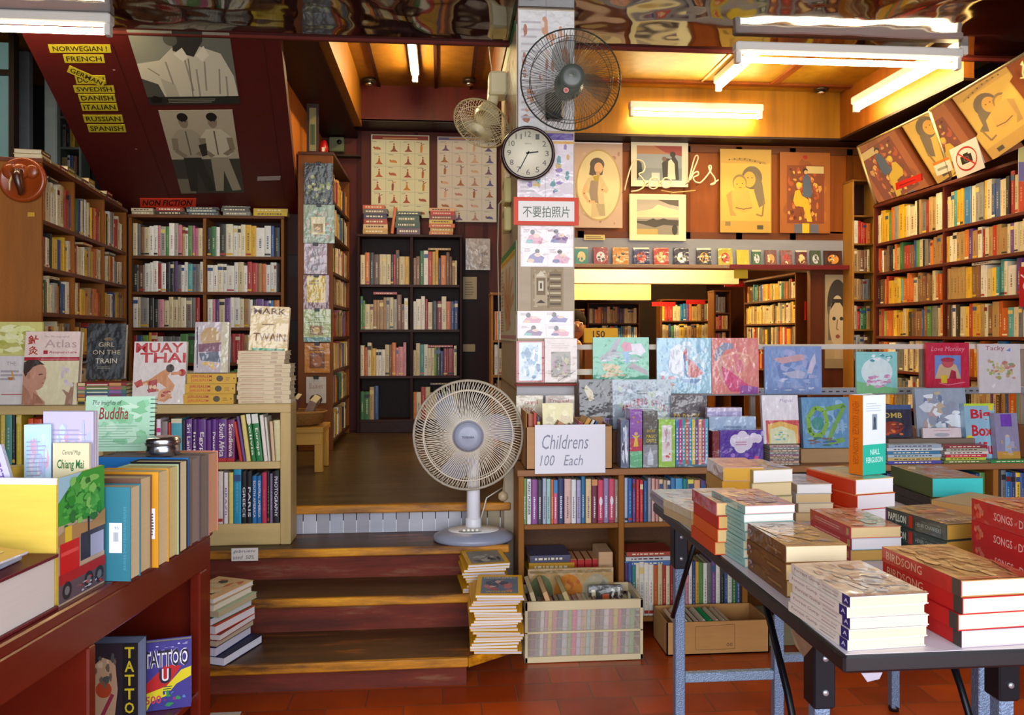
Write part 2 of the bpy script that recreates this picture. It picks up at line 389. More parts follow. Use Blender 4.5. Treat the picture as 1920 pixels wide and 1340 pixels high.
# wooden steps
st = empty('wooden_steps', (-.9, 2.8, 0)); tag(st, 'worn dark wooden steps with yellow painted edges up to the raised floor', 'steps')
TZ = (.13, .26, .385); TY = (2.79, 3.07, 3.30, 3.53); TR = (.25, .22, .27)
for i in range(3):
    b = MB(); y0, y1, z, xr = TY[i]+.012, TY[i+1]+.03, TZ[i], TR[i]
    pl = [(-2.35, y0), (.09 if i == 0 else xr, y0), (xr, y0+(.12 if i == 0 else .001)), (xr+.03*(i == 0), y1), (-2.35, y1)]
    n = len(pl); b.add([(x, y, z-.026) for x, y in pl]+[(x, y, z) for x, y in pl], [tuple(range(n-1, -1, -1)), tuple(range(n, 2*n))]+[(j, (j+1) % n, (j+1) % n+n, j+n) for j in range(n)], '#33261a', 'tread_worn')
    t = child(b, 'tread', st)
    b = MB(); b.bbox(-2.35, TY[i]-.004, z-.031, .09 if i == 0 else xr+.004, y0+.004, z+.0006, '#c98206', 'nosing_worn', .004)
    if i == 0: b.add([(.09, y0, z-.031), (xr+.004, y0+.12, z-.031), (xr+.004, y0+.12, z+.0006), (.09, y0, z+.0006), (.09, y0-.016, z-.031), (xr+.014, y0+.10, z-.031), (xr+.014, y0+.10, z+.0006), (.09, y0-.016, z+.0006)], [(4, 5, 6, 7), (3, 7, 6, 2), (0, 1, 5, 4), (1, 2, 6, 5)], '#c98206', 'nosing_worn')
    k = child(b, 'nosing', t)
    k['label'] = 'yellow painted edge'
    b = MB(); zb = 0 if i == 0 else TZ[i-1]
    ro = .085 if i == 0 else .022
    b.box(-2.35, TY[i]+ro, zb, (.085 if i == 0 else xr-.03), TY[i]+ro+.02, z-.027, '#2c120f', 'riser_worn'); child(b, 'riser', st)
b = MB(); b.bbox(-2.35, 3.525, .478, .30, 3.56, .512, '#c98206', 'nosing_worn', .004); child(b, 'nosing', st, 'yellow painted edge')
b = MB(); random.seed(3)
x = -.72
while x < .33:
    b.box(x, 3.556+random.uniform(0, .003), .386, x+.054, 3.575, .477, random.choice(['#b4b4c0', '#a9aab8', '#bcbcc6', '#9c9aa4']) if x < .1 else random.choice(['#8c7a64', '#a08e74']), 'paint'); x += .0575
b.box(-2.35, 3.56, .386, .33, 3.58, .476, '#e6e6ee', 'paint'); child(b, 'riser', st, 'whitewashed plank riser')
b = MB(); b.bbox(.27, 3.535, 0, .325, 3.585, .75, '#b8a890', 'paint', .004);
struct('trim_7', b, 'whitewashed post beside the steps')

# fluorescent lamps
def lamp(name, L_, loc, rz, label, ptn=True, mat='tube_light', housing='#d8d4cc', drop=.045, rx=0, group='fluorescent tube lamps'):
    o = empty(name, loc, rz); o.rotation_euler[0] = rx; tag(o, label, 'lamp', group)
    b = MB(); b.bbox(-L_/2, -.03, -.002, L_/2, .03, .045, housing, 'plastic', .006); b.build('housing', o)
    b = MB(); b.lathe([(.006, -L_/2+.03), (.0145, -L_/2+.034), (.0145, L_/2-.034), (.006, L_/2-.03)], (0, 0, -drop+.012), '#fff', mat, 16, 'x'); b.build('tube', o)
    for s in (-1, 1):
        b = MB(); x = s*(L_/2-.018); b.bbox(x-.014, -.02, -drop-.008, x+.014, .02, .002, housing, 'plastic', .004); b.build('end_cap', o)
    return o
p = atY(1375, 112, 3.9); q = atY(1795, 135, 3.9)
lamp('fluorescent_lamp', 1.19, ((p.x+q.x)/2, 3.88, 2.665), 0, 'long white fluorescent lamp under the dark ceiling, beside the pillar and black fan', mat='tube_light_front', drop=.05)
lamp('fluorescent_lamp', 1.2, (-2.12, 3.84, 2.685), 0, 'fluorescent lamp under the dark ceiling above the carved elephant plaque', mat='tube_light_front')
lamp('fluorescent_lamp', 1.15, (-.19, 5.02, 3.05), math.pi/2, 'single tube lamp on the passage ceiling above the yoga charts')
lamp('fluorescent_lamp', .93, (1.72, 5.32, 2.78), 0, 'tube lamp fixed to the beam above the wire lettering')
lamp('fluorescent_lamp', 1.0, (1.80, 4.62, 2.90), math.pi/2, 'short end of a tube lamp seen left below the long lamp')
lamp('fluorescent_lamp', 1.1, (2.66, 4.42, 2.74), math.pi/2, 'tube lamp on the slanting beam above the tilted mirrors')
lamp('fluorescent_lamp', 1.2, (1.6, 6.3, 2.19), 0, 'lamp on the back room ceiling seen only by its glow', mat='bulkhead_lamp')
lamp('fluorescent_lamp', 1.2, (1.9, 8.0, 2.19), 0, 'second lamp deeper in the back room', mat='bulkhead_lamp')
# spot lights (round ceiling fittings)
for i, (px, py, z, lab) in enumerate(((692, 152, 3.08, 'small round ceiling spotlight left of the passage tube lamp'), (880, 152, 3.08, 'small round ceiling spotlight right of the passage tube lamp'), (1540, 168, 2.93, 'small round spotlight on the ceiling over the counter'))):
    c = atZ(px, py, z); b = MB(); b.lathe([(.045, .015), (.05, 0), (.046, -.012), (.03, -.012)], c, '#3a2c20', 'metal', 20); o = empty('ceiling_spotlight', c); tag(o, lab, 'spotlight', 'ceiling spotlights'); child(b, 'ring', o)
    b = MB(); b.lathe([(.028, -.012), (.026, -.03), (.008, -.036)], c, '#c8c0b0', 'chrome', 16); child(b, 'bulb', o)
# ---------------------------------------------------------------- bookcases
import re
class Case:
    """local frame: x along the front (viewer's left to right), y into the depth, z up"""
    def __init__(s, name, label, org, ang, width, depth, z0, z1, zs, divs, col, mat='wood', t=.02, back=None, plinth=0, cat='bookcase', edge=None, group=None):
        s.org = Vector(org); s.ang = ang; s.w = width; s.d = depth; s.zs = zs; s.divs = divs; s.t = t; s.z0 = z0; s.z1 = z1
        o = empty(name, (org[0], org[1], z0), ang); tag(o, label, cat, group); s.o = o
        h = z1-z0; e = edge or col
        for k, x in enumerate((0, width-t)):
            b = MB(); b.bbox(x, 0, 0, x+t, depth, h, col, mat, .002); b.build('side_panel', o)
        b = MB(); b.bbox(-.004, -.006, h, width+.004, depth, h+t, e, 'woodx', .002); b.build('top_panel', o)
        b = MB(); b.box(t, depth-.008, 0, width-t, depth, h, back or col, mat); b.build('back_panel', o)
        for z in zs:
            b = MB(); b.bbox(t, .001, z-z0-t, width-t, depth-.008, z-z0, e, 'woodx', .0015); b.build('shelf', o)
        for x in divs:
            b = MB(); b.box(x-t/2, .004, plinth, x+t/2, depth-.009, h, col, mat); b.build('divider', o)
        if plinth:
            b = MB(); b.bbox(t, .004, 0, width-t, .02, plinth, col, 'woodx'); b.build('plinth', o)
        s.M = Matrix.Translation((org[0], org[1], 0)) @ Matrix.Rotation(ang, 4, 'Z')
    def P(s, x, y, z): return s.M @ Vector((x, y, z))

ORD = 'first second third fourth fifth sixth seventh eighth ninth tenth eleventh twelfth thirteenth fourteenth fifteenth sixteenth seventeenth eighteenth nineteenth twentieth'.split()
TENS = {20: 'twenty', 30: 'thirty', 40: 'forty', 50: 'fifty', 60: 'sixty'}
def ordinal(n):
    if n <= 20: return ORD[n-1]
    if n % 10 == 0: return {30: 'thirtieth', 40: 'fortieth', 50: 'fiftieth'}[n]
    return TENS[n//10*10]+'-'+ORD[n % 10-1]
PAL = {'cream': ['#d9cba4', '#cfc098', '#e0d4b4', '#c8b88c', '#d4c49a'], 'white': ['#e4dfd2', '#dad6ca', '#ece6da'], 'yellow': ['#d8a820', '#cf9a1a', '#e0b83a', '#c99c34'], 'orange': ['#c8641c', '#cf7420', '#b85414'],
       'red': ['#9c1c16', '#a82820', '#8a1414', '#b02a18'], 'brown': ['#6c4424', '#7c5230', '#5c3a20', '#84603a'], 'black': ['#1c1a1a', '#26221f', '#14161a'], 'blue': ['#2c4c80', '#1f6ea8', '#34508c', '#2a3c74'],
       'teal': ['#2f7c7c', '#3c8c8a', '#4aa0a0'], 'green': ['#2f6c34', '#4c8440', '#2a5a30', '#6a9a38'], 'grey': ['#8a8880', '#6c6c6c', '#a09c90', '#78766e'], 'pink': ['#c8707c', '#b8647a', '#d08890'], 'purple': ['#5c3474', '#6c4484', '#4c2a5c'], 'tan': ['#b08a54', '#a47c48', '#bc9862', '#a8854e']}
def pick(R, wts):
    ks = list(wts); k = R.choices(ks, [wts[q] for q in ks])[0]
    return k, R.choice(PAL[k])
def mixc(a, b_, k):
    a = a.lstrip('#'); b_ = b_.lstrip('#'); return '#'+''.join('%02x' % round(int(a[i:i+2], 16)*(1-k)+int(b_[i:i+2], 16)*k) for i in (0, 2, 4))
def spine_deco(b, R, x0, x1, z0, z1, y, light, base='#888888'):
    """author and title marks pressed into a spine that faces -y"""
    w = x1-x0; h = z1-z0; c = '#e8dcb8' if not light else R.choice(['#3a2a20', '#7a1c14', '#2a3a5c', '#4a3a20'])
    m = R.random(); c = mixc(base, c, R.uniform(.25, .75)); q_ = R.uniform(.33, .42)
    if m < .2: b.quad((x0, y, z0+h*.78), (x1, y, z0+h*.78), (x1, y, z0+h*.9), (x0, y, z0+h*.9), R.choice(['#7a1c14', '#26221f', '#d8c070', '#2c4c80', '#d9cba4']), 'spines')
    if m > .72: b.quad((x0, y, z0+h*.04), (x1, y, z0+h*.04), (x1, y, z0+h*.10), (x0, y, z0+h*.10), R.choice(['#a82820', '#26221f', '#d8a820', '#e8dcb8']), 'spines')
    a = z0+h*R.uniform(.18, .3); e = z0+h*R.uniform(.6, .76); k = a
    while k < e:
        l = R.uniform(.005, .014)
        b.quad((x0+w*q_, y-.0002, k), (x0+w*(1-q_), y-.0002, k), (x0+w*(1-q_), y-.0002, min(k+l, e)), (x0+w*q_, y-.0002, min(k+l, e)), c, 'spines'); k += l+R.uniform(.002, .006)
def shelf_book(b, R, w, h, d, col, cname, x=0, z=0, y=0, deco=True):
    """standing book: rounded spine at y, boards, page block a little inset; written around x..x+w"""
    e = min(.0022, w*.2)
    sp = [(x, y+e*1.2), (x+w*.2, y+e*.2), (x+w*.5, y), (x+w*.8, y+e*.2), (x+w, y+e*1.2)]
    n = len(sp); vs = [(u, v, z) for u, v in sp]+[(u, v, z+h) for u, v in sp]
    fs = [(i, i+1, n+i+1, n+i) for i in range(n-1)]
    b.add(vs, fs, col, 'spines')
    t = min(.002, w*.12)
    b.box(x, y+e, z, x+t, y+d, z+h, col, 'spines'); b.box(x+w-t, y+e, z, x+w, y+d, z+h, col, 'spines')
    b.box(x+t, y+e*.9, z+.002, x+w-t, y+d-.003, z+h-.0035, R.choice(['#cdbd94', '#d8c8a0', '#c2ae80']), 'paper', skip='lr')
    b.add([(u, v, z+h) for u, v in sp]+[(x, y+e*1.6, z+h), (x+w, y+e*1.6, z+h)][::-1], [(0, 1, 2, 3, 4, 5, 6)], col, 'spines')
    if deco: spine_deco(b, R, x+w*.04, x+w*.96, z, z+h, y-.0004, cname in ('cream', 'white', 'yellow', 'tan', 'pink', 'grey'), col)
BK = {'n': 0}; USED = set()
def uniq(cands):
    if isinstance(cands, str): cands = [cands]
    for c in cands:
        k = c.lower()
        if k not in USED: USED.add(k); return c
    raise Exception('label: '+cands[-1])
def fill(cs, x0, x1, z, hmax, seed, wts, row, caseword, bay='', dens=1.0, hr=(.72, .95), tr=(.014, .036), group='', stuff=None, lay=.12, endgap=0, yo=.012, dep=None):
    """stands books along one shelf bay; every book its own object unless collected into stuff"""
    R = random.Random(seed); x = x0+.004; recs = []; dep = dep or cs.d-.03
    lim = x1-endgap; run = 0
    while True:
        w = R.uniform(*tr)
        if R.random() < .15: w *= 1.45
        if x+w > lim-.003: break
        cn, c = pick(R, wts)
        if R.random() < .22 and recs: cn, c = recs[-1][0], recs[-1][1]
        h = hmax*R.uniform(*hr)
        if R.random() < .3 and recs: h = recs[-1][4]
        recs.append((cn, c, x, w, h)); x += w+R.uniform(0, .0012)
        if R.random() > dens: x += R.uniform(.01, .03)
    objs = []
    for i, (cn, c, bx, w, h) in enumerate(recs):
        b = MB() if stuff is None else stuff; yy = yo+R.uniform(0, .008)
        d = min(dep-.015, R.uniform(.115, .15))
        if stuff is not None:
            Mo = b.M; b.M = cs.M; shelf_book(b, R, w, h, d, c, cn, bx, z, yy); b.M = Mo; continue
        shelf_book(b, R, w, h, d, c, cn, -w/2, 0, 0)
        kind = 'hardback_book' if w > .0335 else ('paperback_book' if w < .0240 else 'novel')
        o = b.build(kind); p = cs.P(bx+w/2, yy, z+.0003); o.location = p; o.rotation_euler = (0, 0, cs.ang)
        thick = 'thick ' if w > .033 else ('thin ' if w < .019 else '')
        size = 'tall ' if h > hmax*.9 else ('short ' if h < hmax*.77 else '')
        
        l = recs[i-1][0] if i else 'shelf end'; r = recs[i+1][0] if i+1 < len(recs) else 'shelf end'
        bb = (', '+bay) if bay else ''
        n1 = '%s%s%s book between %s and %s, %s%s, %s' % (size, thick, cn, l, r, row, bb, caseword)
        n2 = '%s%s%s book, %s from left, %s%s, %s' % (size, thick, cn, ordinal(i+1), row, bb, caseword)
        n3 = n2.replace(size, '', 1).replace(thick, '', 1).strip()
        c2 = [n for n in (n1, n2, n3) if len(re.findall(r"[A-Za-z0-9][A-Za-z0-9'-]*", n)) <= 16]
        tag(o, uniq(c2 or [n3]), 'book', group or caseword)
        objs.append(o)
    # a few books laid on top of the row
    if recs and R.random() < lay*4 and stuff is None:
        top = max(r[4] for r in recs[len(recs)//3: len(recs)//3+6] or recs)
        a = recs[len(recs)//3][2]; w = R.uniform(.15, .19); t = R.uniform(.012, .02)
        if z+top+t < z+hmax*1.02 and a+w < lim:
            cn, c = pick(R, wts); top = max(r[4] for r in recs if r[2] < a+w and r[2]+r[3] > a)
            b = MB(); lying(b, w, .12, t, c); o = b.build('paperback_book'); o.location = cs.P(a, yo+.004, z+top+.001); o.rotation_euler = (0, 0, cs.ang)
            tag(o, uniq(['%s book laid atop the row, %s%s, %s' % (cn, row, ', '+bay if bay else '', caseword)]), 'book', group or caseword)
    return objs
def lying(b, w, d, t, col, pg='#d8c8a0', deco=True, seed=0):
    """book lying flat, spine toward -y, x is its height"""
    e = .0018
    b.box(0, 0, 0, w, d, e, col, 'spines'); b.box(0, 0, t-e, w, d, t, col, 'spines'); b.box(0, 0, e, w, .002, t-e, col, 'spines')
    b.box(.003, .002, e, w-.003, d-.004, t-e, pg, 'pages')
    if deco:
        R = random.Random(seed or hash(col) % 999); x = w*.12
        while x < w*.8:
            l = R.uniform(.006, .02); b.quad((x, -.0003, t*.35), (x+l, -.0003, t*.35), (x+l, -.0003, t*.65), (x, -.0003, t*.65), '#e8dcb8' if sum(lin(col)[:3]) < 1 else '#4a2a1c', 'spines'); x += l+.006

W_L = dict(cream=26, white=8, yellow=10, tan=12, brown=7, red=8, grey=8, black=5, blue=5, orange=4, green=4, purple=1, pink=1)
W_W = dict(cream=14, white=24, yellow=4, tan=3, brown=5, red=12, grey=9, black=7, blue=8, orange=4, green=7, purple=3, pink=6, teal=4)
W_D = dict(cream=30, white=8, yellow=9, tan=8, brown=6, red=8, grey=6, black=4, blue=4, orange=6, green=6, teal=3, pink=2)
W_R = dict(cream=24, white=6, yellow=14, tan=15, brown=12, red=8, grey=9, black=4, blue=3, orange=9, green=3, teal=2, purple=2)
# tall shelf at the far left, end panel toward us
a = math.radians(90)+math.atan2(.217, 1.6)
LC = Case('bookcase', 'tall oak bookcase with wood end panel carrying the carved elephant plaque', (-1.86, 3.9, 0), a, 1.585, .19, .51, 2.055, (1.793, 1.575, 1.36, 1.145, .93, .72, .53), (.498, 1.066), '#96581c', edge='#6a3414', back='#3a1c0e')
for r, z in enumerate((1.793, 1.575, 1.36, 1.145, .93)):
    hm = (2.055, 1.793, 1.575, 1.36, 1.145)[r]-z-.03
    for k, (u0, u1) in enumerate(((.02, .488), (.508, 1.056), (1.076, 1.565))):
        fill(LC, u0, u1, z, hm, 100+r*7+k, W_L, ORD[r]+' shelf', 'bookcase beside the elephant plaque', ('near bay', 'middle bay', 'far bay')[k], group='books in the bookcase beside the elephant plaque', tr=(.017, .042), lay=.1)
# white-spined case facing us
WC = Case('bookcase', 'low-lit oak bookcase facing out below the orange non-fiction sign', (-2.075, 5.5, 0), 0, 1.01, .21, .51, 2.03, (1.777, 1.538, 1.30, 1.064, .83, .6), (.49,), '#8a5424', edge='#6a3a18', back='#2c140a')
for r, z in enumerate((1.777, 1.538, 1.30, 1.064, .83)):
    hm = (2.03, 1.777, 1.538, 1.30, 1.064)[r]-z-.03
    for k, (u0, u1) in enumerate(((.02, .48), (.50, .99))):
        fill(WC, u0, u1, z, hm, 211+r*5+k, W_W, ORD[r]+' shelf', 'bookcase below the orange sign', ('plaque side', 'passage side')[k], group='books in the bookcase below the orange sign', tr=(.016, .038), hr=(.84, .99))
# dark case at the end of the passage
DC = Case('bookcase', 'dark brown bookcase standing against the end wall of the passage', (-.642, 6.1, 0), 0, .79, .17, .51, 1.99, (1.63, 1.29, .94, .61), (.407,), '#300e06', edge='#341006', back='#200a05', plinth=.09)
for r, z in enumerate((1.63, 1.29, .94, .61)):
    for k, (u0, u1) in enumerate(((.02, .397), (.417, .77))):
        fill(DC, u0, u1 if not (r == 3 and k == 0) else .19, z, .30, 331+r*5+k, W_D, ORD[r]+' shelf', 'dark bookcase', ('left bay', 'right bay')[k], hr=(.62, .88), group='books in the dark passage bookcase', tr=(.016, .036), lay=.2)
# narrow case beside the passage, books side-on to us; hanging covers on its end
NC = Case('bookcase', 'narrow bookcase end-on to us with covers hanging down its end panel', (-.70, 5.2, 0), math.radians(90), .92, .22, .51, 2.40, (2.12, 1.90, 1.66, 1.45, 1.24, 1.02, .80, .57), (), '#7a4418', edge='#4a2410')
st_ = MB()
for r, z in enumerate((2.12, 1.90, 1.66, 1.45, 1.24, 1.02, .80, .57)):
    fill(NC, .02, .90, z, .2, 431+r, W_L, '', '', hr=(.78, .95), stuff=st_, tr=(.02, .045))
o = st_.build('passage_books'); tag(o, 'crowded rows of cream and yellow books filling the narrow end-on bookcase', 'books', kind='stuff')
# right-hand wall case
p0 = Vector((2.95, 5.255, 0)); p1 = Vector((2.894, 3.796, 0)); dr = (p1-p0).normalized(); ar = math.atan2(dr.y, dr.x)
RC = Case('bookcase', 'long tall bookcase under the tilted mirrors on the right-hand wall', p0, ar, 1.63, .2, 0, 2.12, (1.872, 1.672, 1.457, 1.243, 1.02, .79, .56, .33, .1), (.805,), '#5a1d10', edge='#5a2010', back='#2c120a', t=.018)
for r, z in enumerate((1.872, 1.672, 1.457, 1.243, 1.02, .79)):
    hm = (2.12, 1.872, 1.672, 1.457, 1.243, 1.02)[r]-z-.022
    for k, (u0, u1) in enumerate(((.02, .795), (.815, 1.61))):
        fill(RC, u0, u1, z, hm, 541+r*5+k, W_R, ORD[r]+' shelf', 'bookcase under the mirrors', ('far bay', 'near bay')[k], hr=(.78, .99), group='books in the bookcase under the mirrors', tr=(.02, .044), lay=.14)
q0 = atY(1592, 400, 5.5); q1 = atY(1634, 400, 5.5)
RN = Case('bookcase', 'narrow pale bookcase in the corner beside the panelled wall', (q0.x, 5.45, 0), 0, q1.x-q0.x, .14, 0, 2.34, (2.10, 1.90, 1.70, 1.50, 1.29, 1.08), (), '#a8742c', edge='#8a5a20', back='#3a1c0e', t=.012)
for r, z in enumerate((1.90, 1.70, 1.50, 1.29, 1.08)):
    fill(RN, .012, RN.w-.012, z, .18, 641+r, W_R, ORD[r+1]+' shelf', 'narrow corner bookcase', hr=(.8, .95), group='books in the narrow corner bookcase', tr=(.016, .03), lay=0)
# back room shelving seen through the opening
far = MB()
BR = []
for (lab, org, ang, w, z1, zs) in (('bookcase along the back room wall, nearest the opening', (2.80, 7.25, 0), math.radians(-90), 1.1, 1.73, (1.545, 1.345, 1.15, .95)),
        ('bookcase facing the opening deep in the back room, under red labels', (2.38, 8.6, 0), 0, .66, 1.62, (1.40, 1.2, 1.0, .8)),
        ('bookcase facing the opening deepest behind the yellow price card', (1.68, 9.2, 0), 0, .62, 1.6, (1.38, 1.17, .97, .8)),
        ('slim end bookcase between two back room cases', (2.60, 7.5, 0), 0, .17, 1.66, (1.46, 1.3, 1.1, .9)),
        ('low dark bookcase with few books behind the clerk', (.98, 8.3, 0), 0, .5, 1.5, (1.3, 1.05, .85))):
    c = Case('bookcase', lab, org, ang, w, .18, 0, z1, zs, (), '#6a3c14', edge='#5a3010', back='#2c160a', t=.016, group='back room bookcases'); BR.append(c)
    tops = (z1,)+tuple(zs)
    for r, z in enumerate(zs):
        fill(c, .02, w-.02, z, tops[r]-z-.022, 700+r+int(w*100), W_R, '', '', stuff=far, hr=(.8, .98), tr=(.018, .04), dens=1 if 'low dark' not in lab else .3)
o = far.build('back_room_books'); tag(o, 'rows of old yellowed books on the shelves seen through the opening', 'books', kind='stuff')
# small case right of the passage, by the pillar
SCs = Case('bookcase', 'small light bookcase half hidden behind the pillar', (.30, 5.0, 0), 0, .34, .2, .51, 1.50, (1.22, 1.0, .78, .56), (), '#a8702c', edge='#9a6424', back='#2c140a', t=.016)
for r, z in enumerate((1.22, 1.0, .78, .56)):
    fill(SCs, .02, .32, z, .2, 801+r, W_W, ORD[r]+' shelf', 'small bookcase behind the pillar', hr=(.8, .95), group='books in the small bookcase behind the pillar', tr=(.014, .03), lay=0)
# ---------------------------------------------------------------- things on walls, pillar, slope
def sheet(name, label, cat, r, Y, art, base='#e8e0c8', t=.0025, mat='print', group=None, tilt=0, roll=0):
    """flat paper thing hanging in the plane Y, given where its corners show"""
    a = atY(r[0], r[3], Y); c = atY(r[2], r[1], Y); d = atY(r[0], r[1], Y); e = atY(r[2], r[3], Y)
    w = c.x-a.x; h = ((d.z-a.z)+(c.z-e.z))/2; cx = (a.x+c.x)/2; z0 = (a.z+e.z)/2
    b = MB(); b.box(-w/2, 0, 0, w/2, t, h, base, mat)
    cv = CV(b, (-w/2, 0, 0), (w, 0, 0), (0, 0, h), mat); art(cv)
    o = b.build(name, loc=(cx, Y-t, z0), rot=(tilt, roll, 0)); tag(o, label, cat, group); return o
def bg(c):
    return lambda v: v.rect(0, 0, 1, 1, c)
def figure_grid(cols, rows, palette, seed, head='#8a2a14', top=.93, paper='#d8d4ac', lines='#a8ae8e'):
    def f(v):
        R = random.Random(seed); v.rect(0, 0, 1, 1, paper); v.rect(.02, top+.01, .98, .99, head)
        v.rect(.2, top+.02, .8, top+.035, '#c89050')
        for i in range(1, cols): v.rect(i/cols-.003, .02, i/cols+.003, top-.01, lines)
        for j in range(1, rows): v.rect(.02, top*j/rows-.002, .98, top*j/rows+.002, lines)
        for i in range(cols):
            for j in range(rows):
                cx, cy = (i+.5)/cols+R.uniform(-.02, .02), top*(j+.5)/rows; w, h = .28/cols, .4*top/rows; c = R.choice(palette); c2 = R.choice(palette)
                k = R.random()
                if k < .45: v.poly([(cx-w, cy-h*.9), (cx-w*.3, cy-h*.4), (cx-w*.15, cy+h*.3), (cx+w*.15, cy+h*.3), (cx+w*.3, cy-h*.4), (cx+w, cy-h*.9)], c); v.ell(cx, cy+h*.55, w*.2, col=c2)
                elif k < .75: v.poly([(cx-w*.9, cy-h*.5), (cx+w*.9, cy-h*.6), (cx+w*.7, cy-h*.2), (cx, cy), (cx-w*.5, cy-h*.1)], c); v.ell(cx-w*.8, cy-h*.15, w*.22, col=c2)
                else: v.poly([(cx-w*.2, cy-h), (cx+w*.25, cy-h), (cx+w*.4, cy), (cx+w*.1, cy+h*.7), (cx-w*.2, cy+h*.1)], c); v.line([(cx, cy+h*.4), (cx+w*.8, cy+h*.7)], .004, c2); v.ell(cx+w*.05, cy+h*.8, w*.18, col=c2)
                v.greek(cx-w*1.2, cy+h*.9, cx+w*.2, cy+h*1.12, 2, '#8a8a70')
    return f
sheet('yoga_poster', 'pale poster of orange yoga figures in a grid, above the dark bookcase', 'poster', (696, 253, 805, 408), 6.27, figure_grid(4, 6, ['#b0561a', '#a04414', '#c47a20', '#8a3a18'], 1))
sheet('massage_poster', 'white poster of small blue and pink exercise figures beside the white wall fan', 'poster', (820, 257, 931, 416), 6.27, figure_grid(4, 7, ['#5a5484', '#6a4a6a', '#9a6030', '#b08070', '#c8a080'], 2, head='#6a5a8a', top=.95, paper='#cfc6b8', lines='#a8a4b0'))

def girl(v):
    v.rect(0, 0, 1, 1, '#c2a48c'); v.rect(0, .985, 1, 1, '#e8dcd8')
    v.splash(['#b08a78', '#cbb090', '#a87c70'], 60, 4, r=(.02, .07))
    v.ell(.5, .5, .47, .42, '#b89c64', 40); v.ell(.5, .5, .44, .40, '#d9c896', 40)
    v.ell(.47, .74, .15, .08, '#57483c'); v.poly([(.33, .72), (.3, .62), (.42, .6), (.58, .62), (.6, .72)], '#57483c')
    v.ell(.5, .7, .09, .065, '#dcae7c'); v.poly([(.45, .6), (.52, .6), (.53, .66), (.45, .66)], '#c89a6c')
    v.poly([(.28, .58), (.42, .62), (.56, .6), (.66, .5), (.72, .44), (.6, .42), (.62, .3), (.64, .14), (.34, .12), (.36, .3), (.3, .4), (.18, .42), (.2, .5)], '#c9b183')
    v.poly([(.34, .55), (.5, .56), (.48, .4), (.5, .28), (.34, .32), (.3, .42)], '#8f7a68')
    v.line([(.24, .5), (.18, .4), (.3, .3), (.42, .3)], .018, '#d8a878'); v.line([(.6, .52), (.56, .44), (.68, .42)], .016, '#d8a878'); v.poly([(.38, .6), (.52, .62), (.5, .55), (.42, .54)], '#a89030')
    v.poly([(.44, .28), (.62, .28), (.64, .14), (.52, .14)], '#ad9a74')
sheet('girl_poster', 'old oval portrait poster of a young woman in a pale shawl, behind the pillar edge', 'poster', (1077, 267, 1167, 427), 5.57, girl, '#c2a48c')
def sunset(v):
    v.rect(0, 0, 1, 1, '#e0d6b8'); v.rect(.1, .13, .89, .88, '#8d9398'); v.rect(.1, .7, .89, .88, '#b07850'); v.poly([(.4, .88), (.89, .88), (.89, .66), (.6, .74)], '#9a4038'); v.rect(.1, .13, .89, .4, '#7c8488')
    v.poly([(.56, .15), (.54, .5), (.6, .62), (.7, .6), (.74, .7), (.82, .55), (.84, .15)], '#2c2828'); v.ell(.73, .7, .05, col='#2c2220'); v.poly([(.64, .16), (.65, .55), (.7, .6), (.76, .5), (.78, .16)], '#d8d0b0')
    v.ell(.58, .6, .04, col='#6a5048'); v.poly([(.1, .15), (.1, .6), (.18, .5), (.2, .3)], '#30302c'); v.rect(.36, .15, .5, .3, '#c8c8b8')
sheet('photo_print', 'white-bordered photograph of two people against a sunset, crossed by the wire lettering', 'picture', (1183, 263, 1290, 350), 5.57, sunset, '#e0d6b8')
def lake(v):
    v.rect(0, 0, 1, 1, '#e6dcae'); v.rect(.13, .13, .87, .88, '#b0a494'); v.poly([(.5, .88), (.87, .88), (.87, .74), (.7, .78)], '#5a5048'); v.poly([(.13, .62), (.4, .68), (.5, .78), (.7, .7), (.87, .66), (.87, .5), (.13, .5)], '#dccfa0')
    v.rect(.13, .13, .87, .46, '#8c8070'); v.rect(.13, .13, .5, .25, '#b89c58'); v.poly([(.13, .42), (.3, .42), (.42, .48), (.48, .44), (.6, .48), (.7, .45), (.87, .44), (.87, .32), (.6, .34), (.45, .28), (.13, .38)], '#484038'); v.ell(.8, .24, .05, .12, '#3c3830')
sheet('photo_print', 'white-bordered photograph of clouds over a dark lake, below the sunset one', 'picture', (1180, 364, 1286, 451), 5.57, lake, '#e6dcae')
def mother(v):
    v.rect(0, 0, 1, 1, '#b9913c'); v.rect(.02, .14, .98, .83, '#c8a344')
    v.poly([(.2, .88), (.22, .87), (.78, .84), (.9, .82), (.88, .85), (.5, .9)], '#a07c34')
    for i in range(7): v.ell(.18+i*.1, .885-.006*(i-2)**2*.5, .015, col='#5a4020')
    v.ell(.62, .66, .2, .14, '#6a5a40'); v.poly([(.7, .72), (.82, .6), (.88, .35), (.76, .3), (.66, .5)], '#6f6048'); v.ell(.57, .64, .12, .095, '#cc9a3c')
    v.ell(.38, .6, .14, .1, '#8a7040'); v.ell(.38, .585, .12, .085, '#d09c34'); v.poly([(.2, .5), (.55, .52), (.64, .3), (.5, .24), (.25, .28), (.14, .36)], '#c79a44'); v.poly([(.12, .45), (.22, .5), (.24, .28), (.32, .2), (.2, .2)], '#a88440')
    v.line([(.3, .3), (.45, .28), (.62, .3)], .006, '#6a5030'); v.line([(.7, .22), (.82, .2), (.86, .4)], .01, '#8a6c3c'); v.ell(.33, .58, .012, col='#5a3a1c'); v.ell(.43, .59, .012, col='#5a3a1c'); v.ell(.54, .66, .012, col='#5a3a1c'); v.ell(.62, .66, .012, col='#5a3a1c'); v.line([(.36, .54), (.42, .54)], .004, '#8a3a1c')
    v.rect(.1, .08, .2, .13, '#7c6838'); v.rect(.72, .04, .84, .09, '#4c4020')
